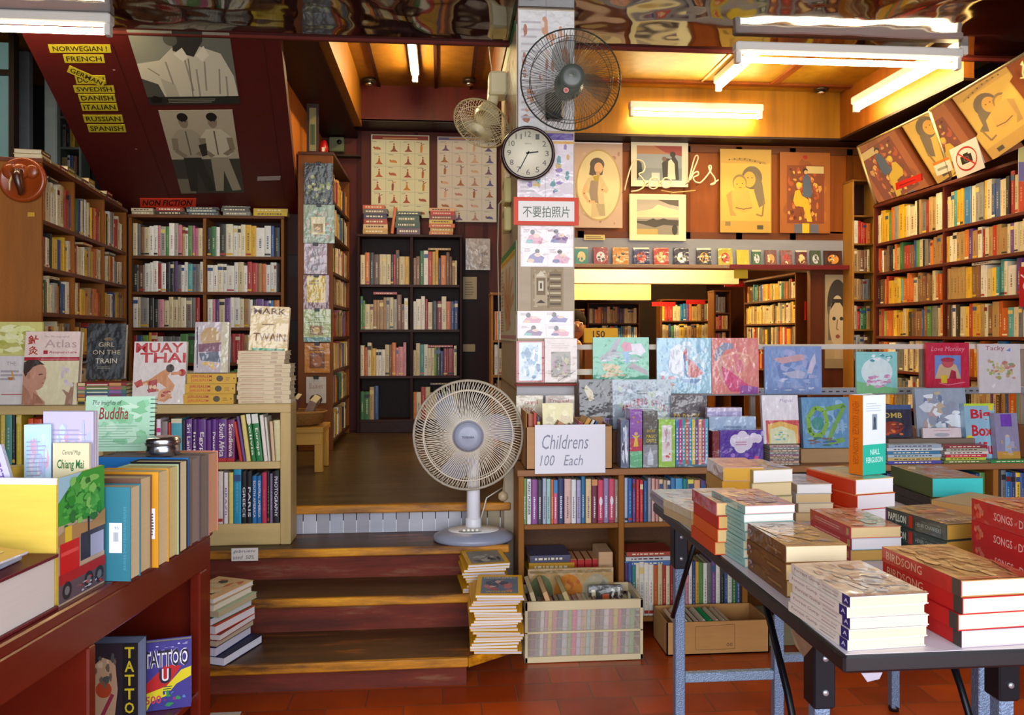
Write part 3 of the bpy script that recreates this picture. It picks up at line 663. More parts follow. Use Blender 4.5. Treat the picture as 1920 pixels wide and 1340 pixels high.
sheet('mother_poster', 'yellowed poster drawing of a mother holding a child, right of the wire lettering', 'poster', (1350, 280, 1446, 436), 5.57, mother, '#b9913c')
def lady(v):
    v.rect(0, 0, 1, 1, '#9a5618'); v.splash(['#8a4a14', '#a8601c'], 20, 9, r=(.04, .12)); v.rect(.14, .12, .88, .84, '#7c3a14'); v.splash(['#c89040', '#a84a18', '#5a2410', '#d8a848', '#6a3a18', '#b86820'], 90, 5, .15, .14, .87, .83, (.03, .09))
    v.rect(.52, .74, .87, .83, '#c8b070'); v.poly([(.45, .45), (.46, .7), (.54, .74), (.6, .68), (.64, .5), (.6, .44)], '#4c5668'); v.ell(.5, .77, .05, .035, '#2c1c10'); v.ell(.51, .755, .035, .025, '#d0a060')
    v.poly([(.26, .4), (.3, .52), (.38, .54), (.44, .46), (.56, .42), (.64, .14), (.54, .14), (.46, .32), (.3, .34)], '#c9a41c'); v.ell(.37, .58, .045, .035, '#c89a58'); v.ell(.37, .6, .05, .03, '#d8b820')
    v.rect(.28, 0, .44, .11, '#5c5c68'); v.rect(.44, 0, .58, .12, '#cfae20'); v.rect(.6, 0, .76, .11, '#5c5c68'); v.ell(.5, .94, .05, .025, '#a82010')
sheet('picture_poster', 'orange-brown poster of a woman in a blue dress, nearest the corner', 'poster', (1462, 286, 1556, 437), 5.57, lady, '#9a5618')
sheet('wall_label', 'tiny cream label under the oval portrait poster', 'label', (1095, 440, 1134, 450), 5.575, lambda v: (v.rect(0, 0, 1, 1, '#c8b070'), v.greek(.08, .2, .92, .85, 2, '#7a6030')), '#c8b070')

# bent-wire script lettering
pts = {'B': [(1171, 357), (1176, 335), (1184, 310), (1192, 300), (1204, 302), (1209, 312), (1206, 322), (1198, 326), (1204, 334), (1209, 342), (1206, 351), (1196, 357), (1183, 359)],
       'o': [(1216, 342), (1222, 334), (1232, 334), (1236, 342), (1232, 351), (1224, 354), (1217, 350), (1216, 342)], 'p': [(1240, 342), (1246, 334), (1255, 335), (1259, 342), (1255, 350), (1247, 352), (1241, 348), (1240, 342)],
       'k': [(1291, 342), (1297, 315), (1303, 294), (1308, 292), (1308, 300), (1300, 320), (1294, 338), (1300, 326), (1308, 322), (1309, 328), (1300, 333), (1304, 341), (1313, 343)],
       's': [(1313, 343), (1322, 334), (1332, 320), (1333, 311), (1329, 312), (1332, 322), (1340, 334), (1340, 344), (1332, 346), (1340, 342), (1347, 337)]}
wl = empty('wire_lettering', atY(1260, 340, 5.50)); tag(wl, 'pale bent-tube script reading Books, mounted in front of the panelled wall', 'sign')
for k in pts:
    P3 = [atY(x, y, 5.50) for x, y in pts[k]]; sm = []
    for i in range(len(P3)-1):      # Catmull-Rom
        p0, p1, p2, p3 = P3[max(i-1, 0)], P3[i], P3[i+1], P3[min(i+2, len(P3)-1)]
        for t in (0, .25, .5, .75): sm.append(.5*((2*p1)+(p2-p0)*t+(2*p0-5*p1+4*p2-p3)*t*t+(3*p1-p0-3*p2+p3)*t**3))
    sm.append(P3[-1]); b = MB(); b.tube(sm, .0052, '#e0c8a0', 'plastic', 8); b.tube([P3[0], P3[0]+Vector((0, .09, 0))], .003, '#a08050', 'metal', 6); child(b, 'letter', wl)
b = MB(); b.tube([atY(x, y, 5.50) for x, y in ((1240, 357), (1262, 361), (1285, 359), (1304, 357))], .004, '#c8a060', 'plastic', 6); b.tube([atY(1262, 361, 5.50), atY(1262, 361, 5.50)+Vector((0, .09, 0))], .003, '#a08050', 'metal', 6); child(b, 'underline', wl)

# narrow shelf of small cards under the panel
zt = 1.745
b = MB(); b.bbox(.60, 5.50, zt-.025, 3.0, 5.66, zt, '#9c7c60', 'woodx', .003); o = b.build('card_shelf'); tag(o, 'thin ledge under the panelled wall lined with small pictures', 'shelf')
b = MB(); b.bbox(2.02, 5.494, zt-.028, 2.98, 5.5, zt+.003, '#6a0f10', 'print', .001); o = b.build('shelf_edge_strip'); tag(o, 'dark red strip along the far half of the card ledge', 'strip')
b = MB(); b.box(.6, 5.585, zt, 3.0, 5.60, 1.935, '#8c8c94', 'paint'); o = struct('trim_8', b, 'grey backing behind the small pictures')
cards = [(1078, 1103, '#2f7a66', 'green'), (1113, 1140, '#8a2414', 'dark red'), (1149, 1179, '#b8781c', 'amber'), (1188, 1218, '#2c2858', 'navy'), (1226, 1254, '#a8321c', 'red and cream'), (1264, 1292, '#2a2038', 'purple-black'), (1307, 1334, '#241a26', 'black'), (1347, 1374, '#a89a18', 'olive yellow'), (1382, 1405, '#c9b020', 'plain yellow'), (1411, 1428, '#2f5a34', 'green and red'), (1435, 1457, '#6a3a30', 'brown'), (1464, 1486, '#7a3c28', 'rust'), (1493, 1514, '#5a1c1c', 'maroon'), (1520, 1540, '#3c4a34', 'moss'), (1546, 1580, '#3c1c18', 'wide dark red')]
for i, (x0, x1, c, n) in enumerate(cards):
    def art(v, c=c, i=i):
        v.rect(0, 0, 1, 1, c)
        if n != 'plain yellow': v.ell(.5, .45, .3, .3, ['#d8c080', '#c8c8d0', '#d89040', '#b03020'][i % 4]); v.splash([c, '#e0d0a0', '#3a2a20'], 7, i, .15, .1, .85, .8, (.08, .2))
        v.rect(0, .9, 1, 1, '#cfc6a8' if i % 3 == 0 else c)
    a = atY(x0, 490, 5.555); e = atY(x1, 490, 5.555); b = MB(); w = e.x-a.x; h = .125 if i < 8 else .115
    b.box(0, 0, 0, w, .006, h, c); art(CV(b, (0, 0, 0), (w, 0, 0), (0, 0, h), 'wrapped')); o = b.build('small_picture_card', loc=(a.x, 5.552, zt), rot=(-.14, 0, 0)); tag(o, '%s small wrapped picture on the ledge, %s along from the pillar' % (n, ordinal(i+1)), 'picture card', 'small pictures on the ledge')

# ---- charts, signs and clock on the pillar front
YP = 3.598
def chart(seed, cols, bgc='#dcd6d2'):
    def f(v):
        v.rect(0, 0, 1, 1, bgc); R = random.Random(seed)
        v.rect(.49, 0, .505, 1, '#b8a8b4'); v.splash(cols, 22, seed, r=(.04, .12)); v.greek(.05, .1, .45, .95, 14, '#b8aeb0', .3); v.splash(cols, 14, seed+5, r=(.03, .08))
    return f
sheet('massage_chart', 'upper chart of brown massage figures on the pillar, behind the black fan', 'chart', (972, 20, 1076, 245), YP, chart(11, ['#b0704c', '#c88a60', '#a85a38', '#dcd2cc', '#d8c8bc'], '#d8d4d0'), mat='wrapped')
sheet('massage_chart', 'chart of purple and teal figures beside the round clock', 'chart', (970, 250, 1075, 372), YP, lambda v: (chart(12, ['#6a4a90', '#4a8a8a', '#d8c0c4', '#8a6aa8', '#c8a050'], '#dccdd0')(v), v.rect(.4, .9, 1, 1, '#5a3a8a'), v.rect(.4, .84, 1, .88, '#d8a030')), mat='wrapped')
def girls(seed):
    def f(v):
        v.rect(0, 0, 1, 1, '#e2d0d0')
        R = random.Random(seed)
        for cx, cy in ((.25, .72), (.72, .74), (.27, .25), (.75, .24)):
            v.rect(cx-.23, cy-.23, cx+.23, cy+.23, '#e8dcd8'); v.poly([(cx-.16, cy-.14), (cx+.14, cy-.16), (cx+.18, cy-.02), (cx, cy+.1), (cx-.1, cy+.02)], R.choice(['#d08a9c', '#6a5a98', '#7a4a7c'])); v.ell(cx-.02+R.uniform(-.08, .1), cy+.13, .045, col='#3a2020'); v.ell(cx-.08, cy-.1, .07, .05, R.choice(['#4a3a80', '#5aa8a0', '#d8b090'])); v.ell(cx+.05, cy+.04, .06, .05, '#e8b8a0')
            v.greek(cx-.2, cy+.12, cx-.06, cy+.21, 3, '#a88a98')
    return f
sheet('massage_chart', 'pink four-picture chart directly under the red-bordered sign', 'chart', (976, 424, 1075, 500), YP, girls(21), mat='wrapped')
sheet('massage_chart', 'pink four-picture chart below the brown engraved print on the pillar', 'chart', (970, 583, 1075, 634), YP, girls(22), mat='wrapped')
def engraving(v):
    v.rect(0, 0, 1, 1, '#a08a6a'); v.splash(['#8a7450', '#b8a484', '#6a5438', '#c8b898'], 60, 31, r=(.03, .1)); v.rect(.1, .1, .5, .85, '#b8a484'); v.rect(.16, .35, .44, .75, '#7a6444'); v.rect(.22, .45, .38, .68, '#d8ccb0'); v.rect(.27, .5, .33, .63, '#4a3824'); v.poly([(.14, .78), (.3, .92), (.46, .78)], '#d8ccb0'); v.rect(.55, .08, .95, .9, '#8a7450')
    for j in range(9): v.rect(.58, .12+j*.085, .92, .16+j*.085, '#c8b898' if j % 2 else '#5a4830')
    v.poly([(.15, .16), (.45, .16), (.3, .24)], '#3a2a1c')
sheet('engraved_print', 'brown engraved print of ornate architecture halfway down the pillar', 'picture', (996, 501, 1056, 581), YP, engraving, '#a08a6a')
def nophoto(v):
    v.rect(0, 0, 1, 1, '#d8401c'); v.rect(.07, .14, .93, .86, '#ece6e0'); v.text('不要拍照片', .14, .27, .86, .68, '#5c6a58', bold=.004)
sheet('chinese_sign', 'white sign with five Chinese characters and a red-orange border on the pillar', 'sign', (963, 370, 1085, 422), YP-.008, nophoto, '#d8401c', t=.004)
b = MB()
ck = empty('wall_clock', atY(990, 287, 3.56)); tag(ck, 'round white wall clock in a dark brown rim on the pillar', 'clock')
c0 = atY(990, 287, 3.56); R0 = .123
b.lathe([(.02, .036), (R0-.02, .036), (R0, .02), (R0, 0), (R0-.006, -.012), (R0-.014, -.008), (R0-.015, 0)], c0, '#2c0e0a', 'varnish', 48, 'y'); child(b, 'rim', ck)
b = MB(); b.lathe([(R0-.016, .002), (R0-.016, -.001), (.001, -.001)], c0, '#ddd4ba', 'print', 40, 'y')
v = CV(b, (c0.x-R0, c0.y-.0012, c0.z-R0), (2*R0, 0, 0), (0, 0, 2*R0))
for h in range(1, 13):
    q = math.pi/2-h*math.pi/6; u, w = .5+.345*math.cos(q), .5+.345*math.sin(q); s = .035 if h < 10 else .055
    v.text(str(h), u-s, w-.05, u+s, w+.05, '#5a5650'); v.k = 1
for i in range(60):
    q = i*math.pi/30; v.line([(.5+.425*math.cos(q), .5+.425*math.sin(q)), (.5+.437*math.cos(q), .5+.437*math.sin(q))], .002, '#5a5650'); v.k = 1
v.text('SEIKO', .44, .66, .56, .685, '#6a665c')
child(b, 'dial', ck)
for nm, ang, ln, w in (('hour_hand', math.radians(8), .19, .012), ('minute_hand', math.radians(243), .33, .008)):
    b = MB(); v = CV(b, (c0.x-R0, c0.y-.004, c0.z-R0), (2*R0, 0, 0), (0, 0, 2*R0)); v.line([(.5-.04*math.cos(ang), .5-.04*math.sin(ang)), (.5+ln*math.cos(ang), .5+ln*math.sin(ang))], w, '#1a1816')
    b.lathe([(.004, -.001), (.004, .005)], (c0.x, c0.y-.006, c0.z), '#1a1816', 'plastic', 10, 'y'); child(b, nm, ck)
# on the pillar's left side
def side(name, label, cat, r, art, X=.337, base='#e8e0c8', mat='print'):
    """sheet on the pillar's left face: r = px x0,y0(top at near end),x1,y1 ; nearest edge on the right"""
    n0 = atX(r[2], r[1], X); f0 = atX(r[0], r[1], X); zb = atX(r[2], r[3], X).z; zt_ = n0.z
    b = MB(); yn, yf = min(max(n0.y, 3.603), 4.5), min(f0.y, 4.59)
    b.box(-.003, yn-yn, 0, 0, yf-yn, zt_-zb, base, mat); v = CV(b, (-.003, yf-yn, 0), (0, yn-yf, 0), (0, 0, zt_-zb), mat); art(v)
    o = b.build(name, loc=(X-.0005, yn, zb)); tag(o, label, cat); return o
def hand(v):
    v.rect(0, 0, 1, 1, '#d6cdb8'); v.rect(0, .93, 1, 1, '#2f8a4c'); v.rect(.0, .86, .94, .93, '#d8b83c'); v.text('Zone Illustrated', .06, .88, .9, .915, '#a83c1c'); v.rect(.95, .3, 1, .95, '#3c9a6a'); v.rect(0, .02, 1, .06, '#c08a8c')
    v.poly([(.25, .5), (.2, .66), (.26, .68), (.38, .56), (.36, .8), (.46, .82), (.5, .56), (.6, .8), (.7, .8), (.62, .54), (.76, .66), (.84, .66), (.7, .44), (.86, .5), (.9, .44), (.66, .3), (.64, .12), (.4, .1), (.3, .3)], '#c8a078')
    v.splash(['#b8683c', '#d0842c', '#c89060'], 26, 41, .3, .12, .7, .55, (.05, .14)); v.greek(.04, .4, .22, .84, 10, '#a89c88'); v.greek(.02, .1, .28, .36, 8, '#a89c88')
side('hand_chart', 'tall reflexology chart of a hand with green top edge on the pillar side', 'chart', (935, 450, 969, 640), hand, base='#d6cdb8')
side('figure_chart', 'tall faded orange and white chart high on the pillar side', 'chart', (947, 45, 970, 300), chart(43, ['#c88a50', '#d8a868', '#b87848', '#d8d0c0'], '#cdbfa4'), base='#cdbfa4', mat='wrapped')
side('green_card', 'small green card where the pillar side meets the ceiling', 'card', (951, 38, 966, 60), bg('#3c7a50'), base='#3c7a50')
for i, (y0, y1) in enumerate(((345, 397), (398, 446))):
    b = MB(); n0 = atX(953, y0, .337); b.bbox(.30, 3.9, atX(950, y1, .337).z, .337, 4.05, n0.z-.005, '#cfc07c', 'plastic', .006)
    b.box(.299, 3.93, n0.z-.05, .30, 4.02, n0.z-.02, '#8a8054'); o = b.build('junction_box'); tag(o, ('upper' if i == 0 else 'lower')+' cream electrical box on the pillar side below the fan', 'junction box')
b = MB(); b.tube([(.31, 4.12, 1.95), (.29, 4.14, 1.93), (.285, 4.15, 1.7), (.29, 4.14, 1.4), (.288, 4.15, .9), (.29, 4.15, .52)], .004, '#a89c84', 'plastic', 6); o = b.build('electric_cable'); tag(o, 'thin grey cable running down the left side of the pillar', 'cable')

# ---- fans
def guard(mb, c, R_, depth, n, col, mat, nrm, wire=.0011, rings=3, hub=.18, bulge=1.0):
    """domed wire guard about centre c, axis nrm; radial wires plus rings, front and back halves"""
    nrm = Vector(nrm).normalized(); u = nrm.cross(Vector((0, 0, 1))).normalized(); w = u.cross(nrm)
    P_ = lambda r, q, h: Vector(c)+(u*math.cos(q)+w*math.sin(q))*r+nrm*h
    prof = [(hub, 1.0), (.45, .92), (.75, .7), (.93, .38), (1.0, 0)]
    for sgn in (1, -1):
        m = n if sgn > 0 else n//2
        for i in range(m):
            q = 2*math.pi*i/m
            mb.tube([P_(R_*r, q+(r*.32 if sgn > 0 else 0), depth*h*sgn) for r, h in prof], wire, col, mat, 4, smooth=False)
        for r, h in [(1, 0), (.82, .6), (hub, 1)][:rings]:
            mb.tube([P_(R_*r, 2*math.pi*i/40, depth*h*sgn) for i in range(40)], wire*(3.4 if r == 1 else 1.6), col, mat, 6, closed=True)
    return P_
def blades(mb, P_, R_, n, col, mat, h0=0, a0=.3):
    for k in range(n):
        q0 = a0+2*math.pi*k/n; vs = []; m = 7
        for i in range(m):
            r = R_*(.16+.70*i/(m-1)); sw = .45*(i/(m-1)); half = .42+.2*math.sin(math.pi*min(i/(m-1)+.2, 1)); 
            half *= .8
            if i == m-1: half *= .55
            vs += [P_(r, q0+sw-half, h0-.018), P_(r, q0+sw, h0+.004), P_(r, q0+sw+half, h0+.022)]
        fs = []
        for i in range(m-1):
            for j in range(2): a = i*3+j; fs.append((a, a+1, a+4, a+3))
        mb.add(vs, fs, col, mat, True)
def disc(mb, P_, prof, col, mat, n=32):
    vs = []
    for r, h in prof: vs += [P_(r, 2*math.pi*j/n, h) for j in range(n)]
    fs = [(i*n+j, i*n+(j+1) % n, (i+1)*n+(j+1) % n, (i+1)*n+j) for i in range(len(prof)-1) for j in range(n)]
    fs += [tuple(range(n)), tuple((len(prof)-1)*n+j for j in range(n-1, -1, -1))]
    mb.add(vs, fs, col, mat, True)
# desk fan on the top step
FX, FY = atZ(887, 1004, .386).x, 3.40
df = empty('desk_fan', (FX, FY, .386)); tag(df, 'white and grey desk fan with dense round wire guard standing on the top step', 'fan')
fc = atY(878, 815, 3.36); RG = .228
b = MB(); P_ = guard(b, fc, RG, .055, 120, '#d8ccb8', 'plastic', (-.04, -1, .02), .0017, 3, .26); child(b, 'guard', df)
b = MB(); disc(b, P_, [(.058, .056), (.054, .066), (.036, .071), (.001, .072)][::-1], '#9a9fb2', 'plastic'); disc(b, P_, [(.066, .05), (.066, .056), (.058, .058)], '#b4b4c0', 'plastic')
v = CV(b, P_(.045, 0, .0745)+Vector((0, 0, -.045)), (.09, 0, 0), (0, 0, .09)); v.text('TOSHIBA', .22, .42, .78, .52, '#2a2c40', bold=.01); child(b, 'badge', df)
b = MB(); blades(b, P_, RG, 3, '#b8c4e0', 'blade', 0, 2.6); disc(b, P_, [(.03, -.03), (.034, .02), (.02, .03)], '#c8ccd8', 'plastic'); child(b, 'blades', df)
b = MB(); disc(b, P_, [(.05, -.055), (.055, -.09), (.045, -.15), (.02, -.165)], '#d0d0d8', 'plastic'); child(b, 'motor_housing', df)
b = MB(); b.lathe([(.030, .40), (.028, .62), (.026, .80), (.024, .83)], (FX, FY+.02, 0), '#e6e6ee', 'plastic', 24); b.lathe([(.034, .395), (.034, .47), (.030, .475)], (FX, FY+.02, 0), '#dcdce4', 'plastic', 24); child(b, 'pole', df)
b = MB(); b.lathe([(.165, 0), (.172, .008), (.168, .022), (.13, .04), (.07, .048), (.03, .05)], (FX, FY, .386), '#8c90a4', 'plastic', 48, sy=.72); child(b, 'base', df)
b = MB(); b.lathe([(.110, .0), (.106, .006), (.03, .012)], (FX, FY-.005, .386+.040), '#dcd8d8', 'plastic', 40, sy=.66); b.lathe([(.052, .006), (.05, .012), (.01, .013)], (FX-.015, FY-.05, .386+.036), '#8a8d86', 'plastic', 28, sy=.45); child(b, 'control_panel', df)
for i in range(4):
    b = MB(); x = FX-.042+i*.018; b.bbox(x-.006, FY-.062, .386+.049, x+.006, FY-.044, .386+.058, '#efeadc', 'plastic', .002); child(b, 'button', df)
b = MB(); b.tube([(FX+.02, FY+.1, .39), (FX+.06, FY+.10, .54), (.27, 3.62, .56), (.29, 3.7, .53)], .003, '#e0dcd0', 'plastic', 6); child(b, 'cord', df)
b = MB(); pc = atY(943, 930, 3.53); b.lathe([(.012, -.02), (.022, -.008), (.020, .012), (.006, .022)], pc, '#c8b48c', 'plastic', 14, 'z'); b.tube([pc+Vector((0, 0, .02)), pc+Vector((.01, .01, .10)), pc+Vector((.02, .02, .22)), pc+Vector((.02, .06, .36))], .003, '#b8a888', 'plastic', 6); o = b.build('hanging_plug'); tag(o, 'cream plug socket hanging on its cord behind the desk fan', 'plug')
# black fan on the pillar
wf = empty('wall_fan', (.5, 3.58, 2.25)); tag(wf, 'large black wall fan with smoky blades mounted high on the pillar', 'fan')
fc = atY(1070, 150, 3.28)
b = MB(); P_ = guard(b, fc, .207, .06, 96, '#3a3c30', 'metal', (-.06, -1, -.08), .0010, 3, .24); child(b, 'guard', wf)
b = MB(); blades(b, P_, .2, 3, '#4a4438', 'smoke', 0, 1.0); disc(b, P_, [(.03, -.03), (.035, .02), (.02, .03)], '#2a2a26', 'plastic'); child(b, 'blades', wf)
b = MB(); disc(b, P_, [(.052, .055), (.05, .066), (.03, .07), (.001, .071)][::-1], '#4c5048', 'plastic'); v = CV(b, P_(.04, 0, .0735)+Vector((0, 0, -.04)), (.08, 0, 0), (0, 0, .08)); v.text('TOSHIBA', .34, .5, .72, .58, '#c8c8b8'); child(b, 'badge', wf)
b = MB(); v = CV(b, P_(.062, -1.15, .062)+Vector((-.011, -.006, -.011)), (.022, 0, 0), (0, 0, .022)); v.ell(.5, .5, .5, .5, '#c88a84'); v.ell(.5, .5, .3, .3, '#a84a44'); child(b, 'sticker', wf)
b = MB(); disc(b, P_, [(.05, -.05), (.062, -.08), (.055, -.15), (.03, -.17)], '#1e1e1c', 'plastic'); child(b, 'motor_housing', wf)
b = MB(); b.bbox(.46, 3.55, 2.22, .54, 3.60, 2.34, '#1e1e1c', 'plastic', .01); b.tube([P_(.0, 0, -.15), (.49, 3.5, 2.3), (.49, 3.56, 2.28)], .022, '#1e1e1c', 'plastic', 12); child(b, 'wall_bracket', wf)
# white fan on the pillar side
wf = empty('wall_fan', (.33, 4.2, 2.45)); tag(wf, 'cream wall fan tipped downward on the left side of the pillar', 'fan')
fc = atY(902, 232, 4.12)
b = MB(); P_ = guard(b, fc, .15, .05, 60, '#d8c894', 'plastic', (-.42, -.62, -.85), .0012, 3, .25); child(b, 'guard', wf)
b = MB(); blades(b, P_, .145, 3, '#d8d0b0', 'blade', 0, .4); child(b, 'blades', wf)
b = MB(); disc(b, P_, [(.036, .05), (.03, .062), (.001, .064)][::-1], '#d8cca0', 'plastic'); child(b, 'badge', wf)
b = MB(); disc(b, P_, [(.05, -.045), (.06, -.07), (.05, -.13), (.02, -.14)], '#dcd0a4', 'plastic'); child(b, 'motor_housing', wf)
hc = P_(0, 0, -.12); b = MB(); b.tube([hc, hc+Vector((.02, .01, .05)), (.27, 4.2, 2.54)], [.028, .030, .034], '#e0d4a8', 'plastic', 14); b.bbox(.24, 4.13, 2.50, .337, 4.27, 2.62, '#e0d4a8', 'plastic', .012); child(b, 'wall_bracket', wf)
b = MB(); b.tube([(.26, 4.2, 2.62), (.25, 4.2, 2.7), (.24, 4.2, 2.80)], .003, '#c8b890', 'plastic', 6); child(b, 'cord', wf)

# ---- slope: language labels and two black-and-white posters
U_s = Vector((1, 0, 0)); V_s = (A0-B0).normalized()
def on_slope(px, py):
    r = ray(px, py); o_ = Vector((0, 0, HC)); t = (A0-o_).dot(nn)/r.dot(nn); return o_+r*t
def slope_sheet(name, label, cat, quad, art, base, group=None, mat='print', off=.003):
    """quad: px of BL, BR, TL"""
    bl, br, tl = [on_slope(*q)+nn*off for q in quad]; b = MB()
    U = br-bl; V = tl-bl; n_ = U.cross(V).normalized()
    if n_.dot(nn) < 0: n_ = -n_
    T = -n_*.0025
    b.add([bl, br, br+V, tl, bl+T, br+T, br+V+T, tl+T], [(0, 1, 2, 3), (4, 7, 6, 5), (0, 4, 5, 1), (1, 5, 6, 2), (2, 6, 7, 3), (3, 7, 4, 0)], base, mat)
    v = CV(b, bl, U, V, mat); art(v); c = (bl+br)/2
    for i in range(len(b.v)): b.v[i] = b.v[i]-c
    o = b.build(name, loc=c); tag(o, label, cat, group); return o
LB = '#b8a824'
for word, x0, y0, x1, y1, sk, rot_ in (('NORWEGIAN !', 90, 83, 207, 98, 4, 0), ('FRENCH', 118, 102, 195, 117, 4, 0), ('DUTCH', 140, 141, 198, 157, 4, 0), ('SWEDISH', 137, 160, 214, 173, 4, 0), ('DANISH', 146, 176, 216, 190, 4, 0), ('ITALIAN', 151, 193, 220, 207, 4, 0), ('RUSSIAN', 155, 215, 230, 229, 4, 0), ('SPANISH', 163, 233, 235, 247, 4, 0)):
    slope_sheet('language_label', 'yellow stick-on label reading %s on the red slope' % word.replace(' !', ''), 'label', ((x0+sk, y1), (x1+2, y1), (x0, y0)), lambda v, w=word: (v.rect(0, 0, 1, 1, LB), v.text(w, .06, .18, .94, .82, '#2a2408', bold=.02)), LB, 'language labels on the slope')
slope_sheet('language_label', 'crooked yellow label reading GERMAN stuck across the others', 'label', ((126, 132), (193, 161), (131, 120)), lambda v: (v.rect(0, 0, 1, 1, LB), v.text('GERMAN', .06, .18, .94, .82, '#2a2408', bold=.02)), LB, 'language labels on the slope', off=.010)
def man(v):
    v.rect(0, 0, 1, 1, '#6a6a5c'); v.poly([(0, .5), (.1, .58), (.5, .55), (.6, .9), (1, .9), (1, 1), (0, 1)], '#8a8a78'); v.rect(0, 0, .26, .4, '#4a4a40')
    v.poly([(.22, 0), (.16, .3), (0, .38), (0, .58), (.24, .62), (.4, .78), (.55, .72), (.66, .8), (.88, .7), (.98, .4), (1, .04)], '#c9c3a8'); v.poly([(.22, 0), (.2, .38), (.34, .3), (.36, .02)], '#b3ad94')
    v.poly([(.4, .74), (.44, 1), (.74, 1), (.72, .86), (.6, .66)], '#34342c'); v.ell(.4, .88, .07, .08, '#5a5a4c')
    for a_, c_ in (((.5, .65), (.52, .2)), ((.7, .6), (.66, .2)), ((.84, .5), (.8, .15)), ((.1, .52), (.2, .42)), ((.3, .6), (.32, .3)), ((.6, .5), (.58, .12)), ((.9, .4), (.88, .1))): v.line([a_, c_], .008, '#9a9480')
    v.poly([(.4, .7), (.5, .78), (.54, .66), (.48, .6)], '#dcd6bc'); v.poly([(.62, .68), (.72, .8), (.76, .68), (.68, .6)], '#dcd6bc'); v.line([(.54, .64), (.5, .1)], .006, '#8a8470')
    v.rect(0, 0, 1, .12, '#26261f'); v.greek(.22, .03, .95, .1, 3, '#7a7a68', .5); v.poly([(.04, .03), (.14, .03), (.16, .1), (.08, .14), (.03, .09)], '#0e0e0c')
slope_sheet('photo_poster', 'large black-and-white poster of a person in a pale shirt, head cropped', 'poster', ((281, 196), (450, 194), (237, 55)), man, '#6a6a5c')
def two(v):
    v.rect(0, 0, 1, 1, '#b0a68a'); v.rect(0, .0, 1, .45, '#3a3a30'); v.rect(0, 0, .24, .2, '#7a745e')
    for cx, sh, tr in ((.3, '#a39b80', '#2a2a24'), (.7, '#c8c0a2', '#9c947a')):
        v.poly([(cx-.2, .52), (cx-.22, .7), (cx-.1, .8), (cx+.1, .8), (cx+.24, .7), (cx+.2, .5), (cx+.1, .46), (cx-.1, .46)], sh); v.ell(cx, .88, .065, .07, '#8a7c64'); v.ell(cx, .93, .075, .045, '#181612')
        v.poly([(cx-.12, .47), (cx+.14, .47), (cx+.26, .04), (cx+.12, .03), (cx+.04, .3), (cx-.02, .03), (cx-.14, .03)], tr); v.line([(cx-.18, .7), (cx-.2, .56), (cx-.08, .48)], .02, '#8a7c64'); v.line([(cx+.2, .7), (cx+.22, .56), (cx+.1, .5)], .02, '#8a7c64')
        v.line([(cx, .78), (cx, .5)], .005, '#6a6450'); v.ell(cx-.02, .885, .008, .008, '#2a2018'); v.ell(cx+.03, .885, .008, .008, '#2a2018')
    v.poly([(.44, .62), (.56, .64), (.54, .5), (.46, .48)], '#2a2822')
slope_sheet('photo_poster', 'black-and-white poster of two people leaning side by side', 'poster', ((340, 362), (458, 360), (297, 207)), two, '#b0a68a')
slope_sheet('tape_strip', 'short white tape strip on the lower part of the slope', 'tape', ((482, 338), (525, 337), (483, 331)), bg('#9a8c84'), '#9a8c84')
sheet('framed_picture', 'narrow dark framed picture on the passage wall above the narrow bookcase', 'picture', (576, 196, 598, 292), 5.35, lambda v: (v.rect(0, 0, 1, 1, '#2c1810'), v.rect(.22, .08, .8, .92, '#7c7448'), v.rect(.3, .2, .7, .6, '#3c4a2c')), '#2c1810', t=.02)
b = MB(); c = atY(607, 278, 5.9); b.lathe([(.03, -.04), (.034, 0), (.02, .05), (.004, .06)], c, '#b01410', 'plastic', 16); b.box(c.x-.008, c.y-.036, c.z-.03, c.x+.012, c.y-.03, c.z, '#e8e0d0'); o = b.build('red_alarm_bell'); tag(o, 'small red alarm fitting with white tag near the passage ceiling', 'alarm')
b = MB(); c = atY(632, 270, 6.24); b.bbox(c.x-.06, 6.22, c.z-.06, c.x+.055, 6.29, c.z+.05, '#6c7050', 'plastic', .006); b.lathe([(.018, 0), (.018, -.012)], (c.x+.02, 6.22, c.z+.01), '#1c1c18', 'plastic', 16, 'y'); b.bbox(c.x-.07, 6.2, c.z-.1, c.x+.18, 6.28, c.z-.088, '#3a3024', 'wood'); o = b.build('speaker_box'); tag(o, 'small greenish speaker box on a bracket at the passage end', 'speaker')
# non-fiction sign, elephant plaque
slope_sheet('category_sign', 'orange hand-lettered NON FICTION sign above the bookcase facing us', 'sign', ((263, 388), (367, 388), (262, 371)), lambda v: (v.rect(0, 0, 1, 1, '#d8381c'), v.text('NON FICTION', .04, .18, .94, .82, '#3a0c08', bold=.03, shear=.2)), '#d8381c')
pq = empty('carved_plaque', atY(40, 335, 3.82)); tag(pq, 'round orange-brown carved elephant head plaque on the bookcase end panel', 'plaque')
c = atY(40, 336, 3.86)
b = MB(); b.lathe([(.098, .03), (.104, .02), (.102, .004), (.092, -.004), (.086, .002), (.01, .0)], c, '#9a4012', 'varnish', 40, 'y'); child(b, 'disc', pq)
b = MB(); 
def blob(mb, c_, rx, ry, rz, col, mat='varnish'):
    vs = []; n = 14; m = 8
    for i in range(m+1):
        t = math.pi*i/m
        for j in range(n): vs.append((c_[0]+rx*math.sin(t)*math.cos(2*math.pi*j/n), c_[1]+ry*math.sin(t)*math.sin(2*math.pi*j/n), c_[2]+rz*math.cos(t)))
    mb.add(vs, [(i*n+j, i*n+(j+1) % n, (i+1)*n+(j+1) % n, (i+1)*n+j) for i in range(m) for j in range(n)], col, mat, True)
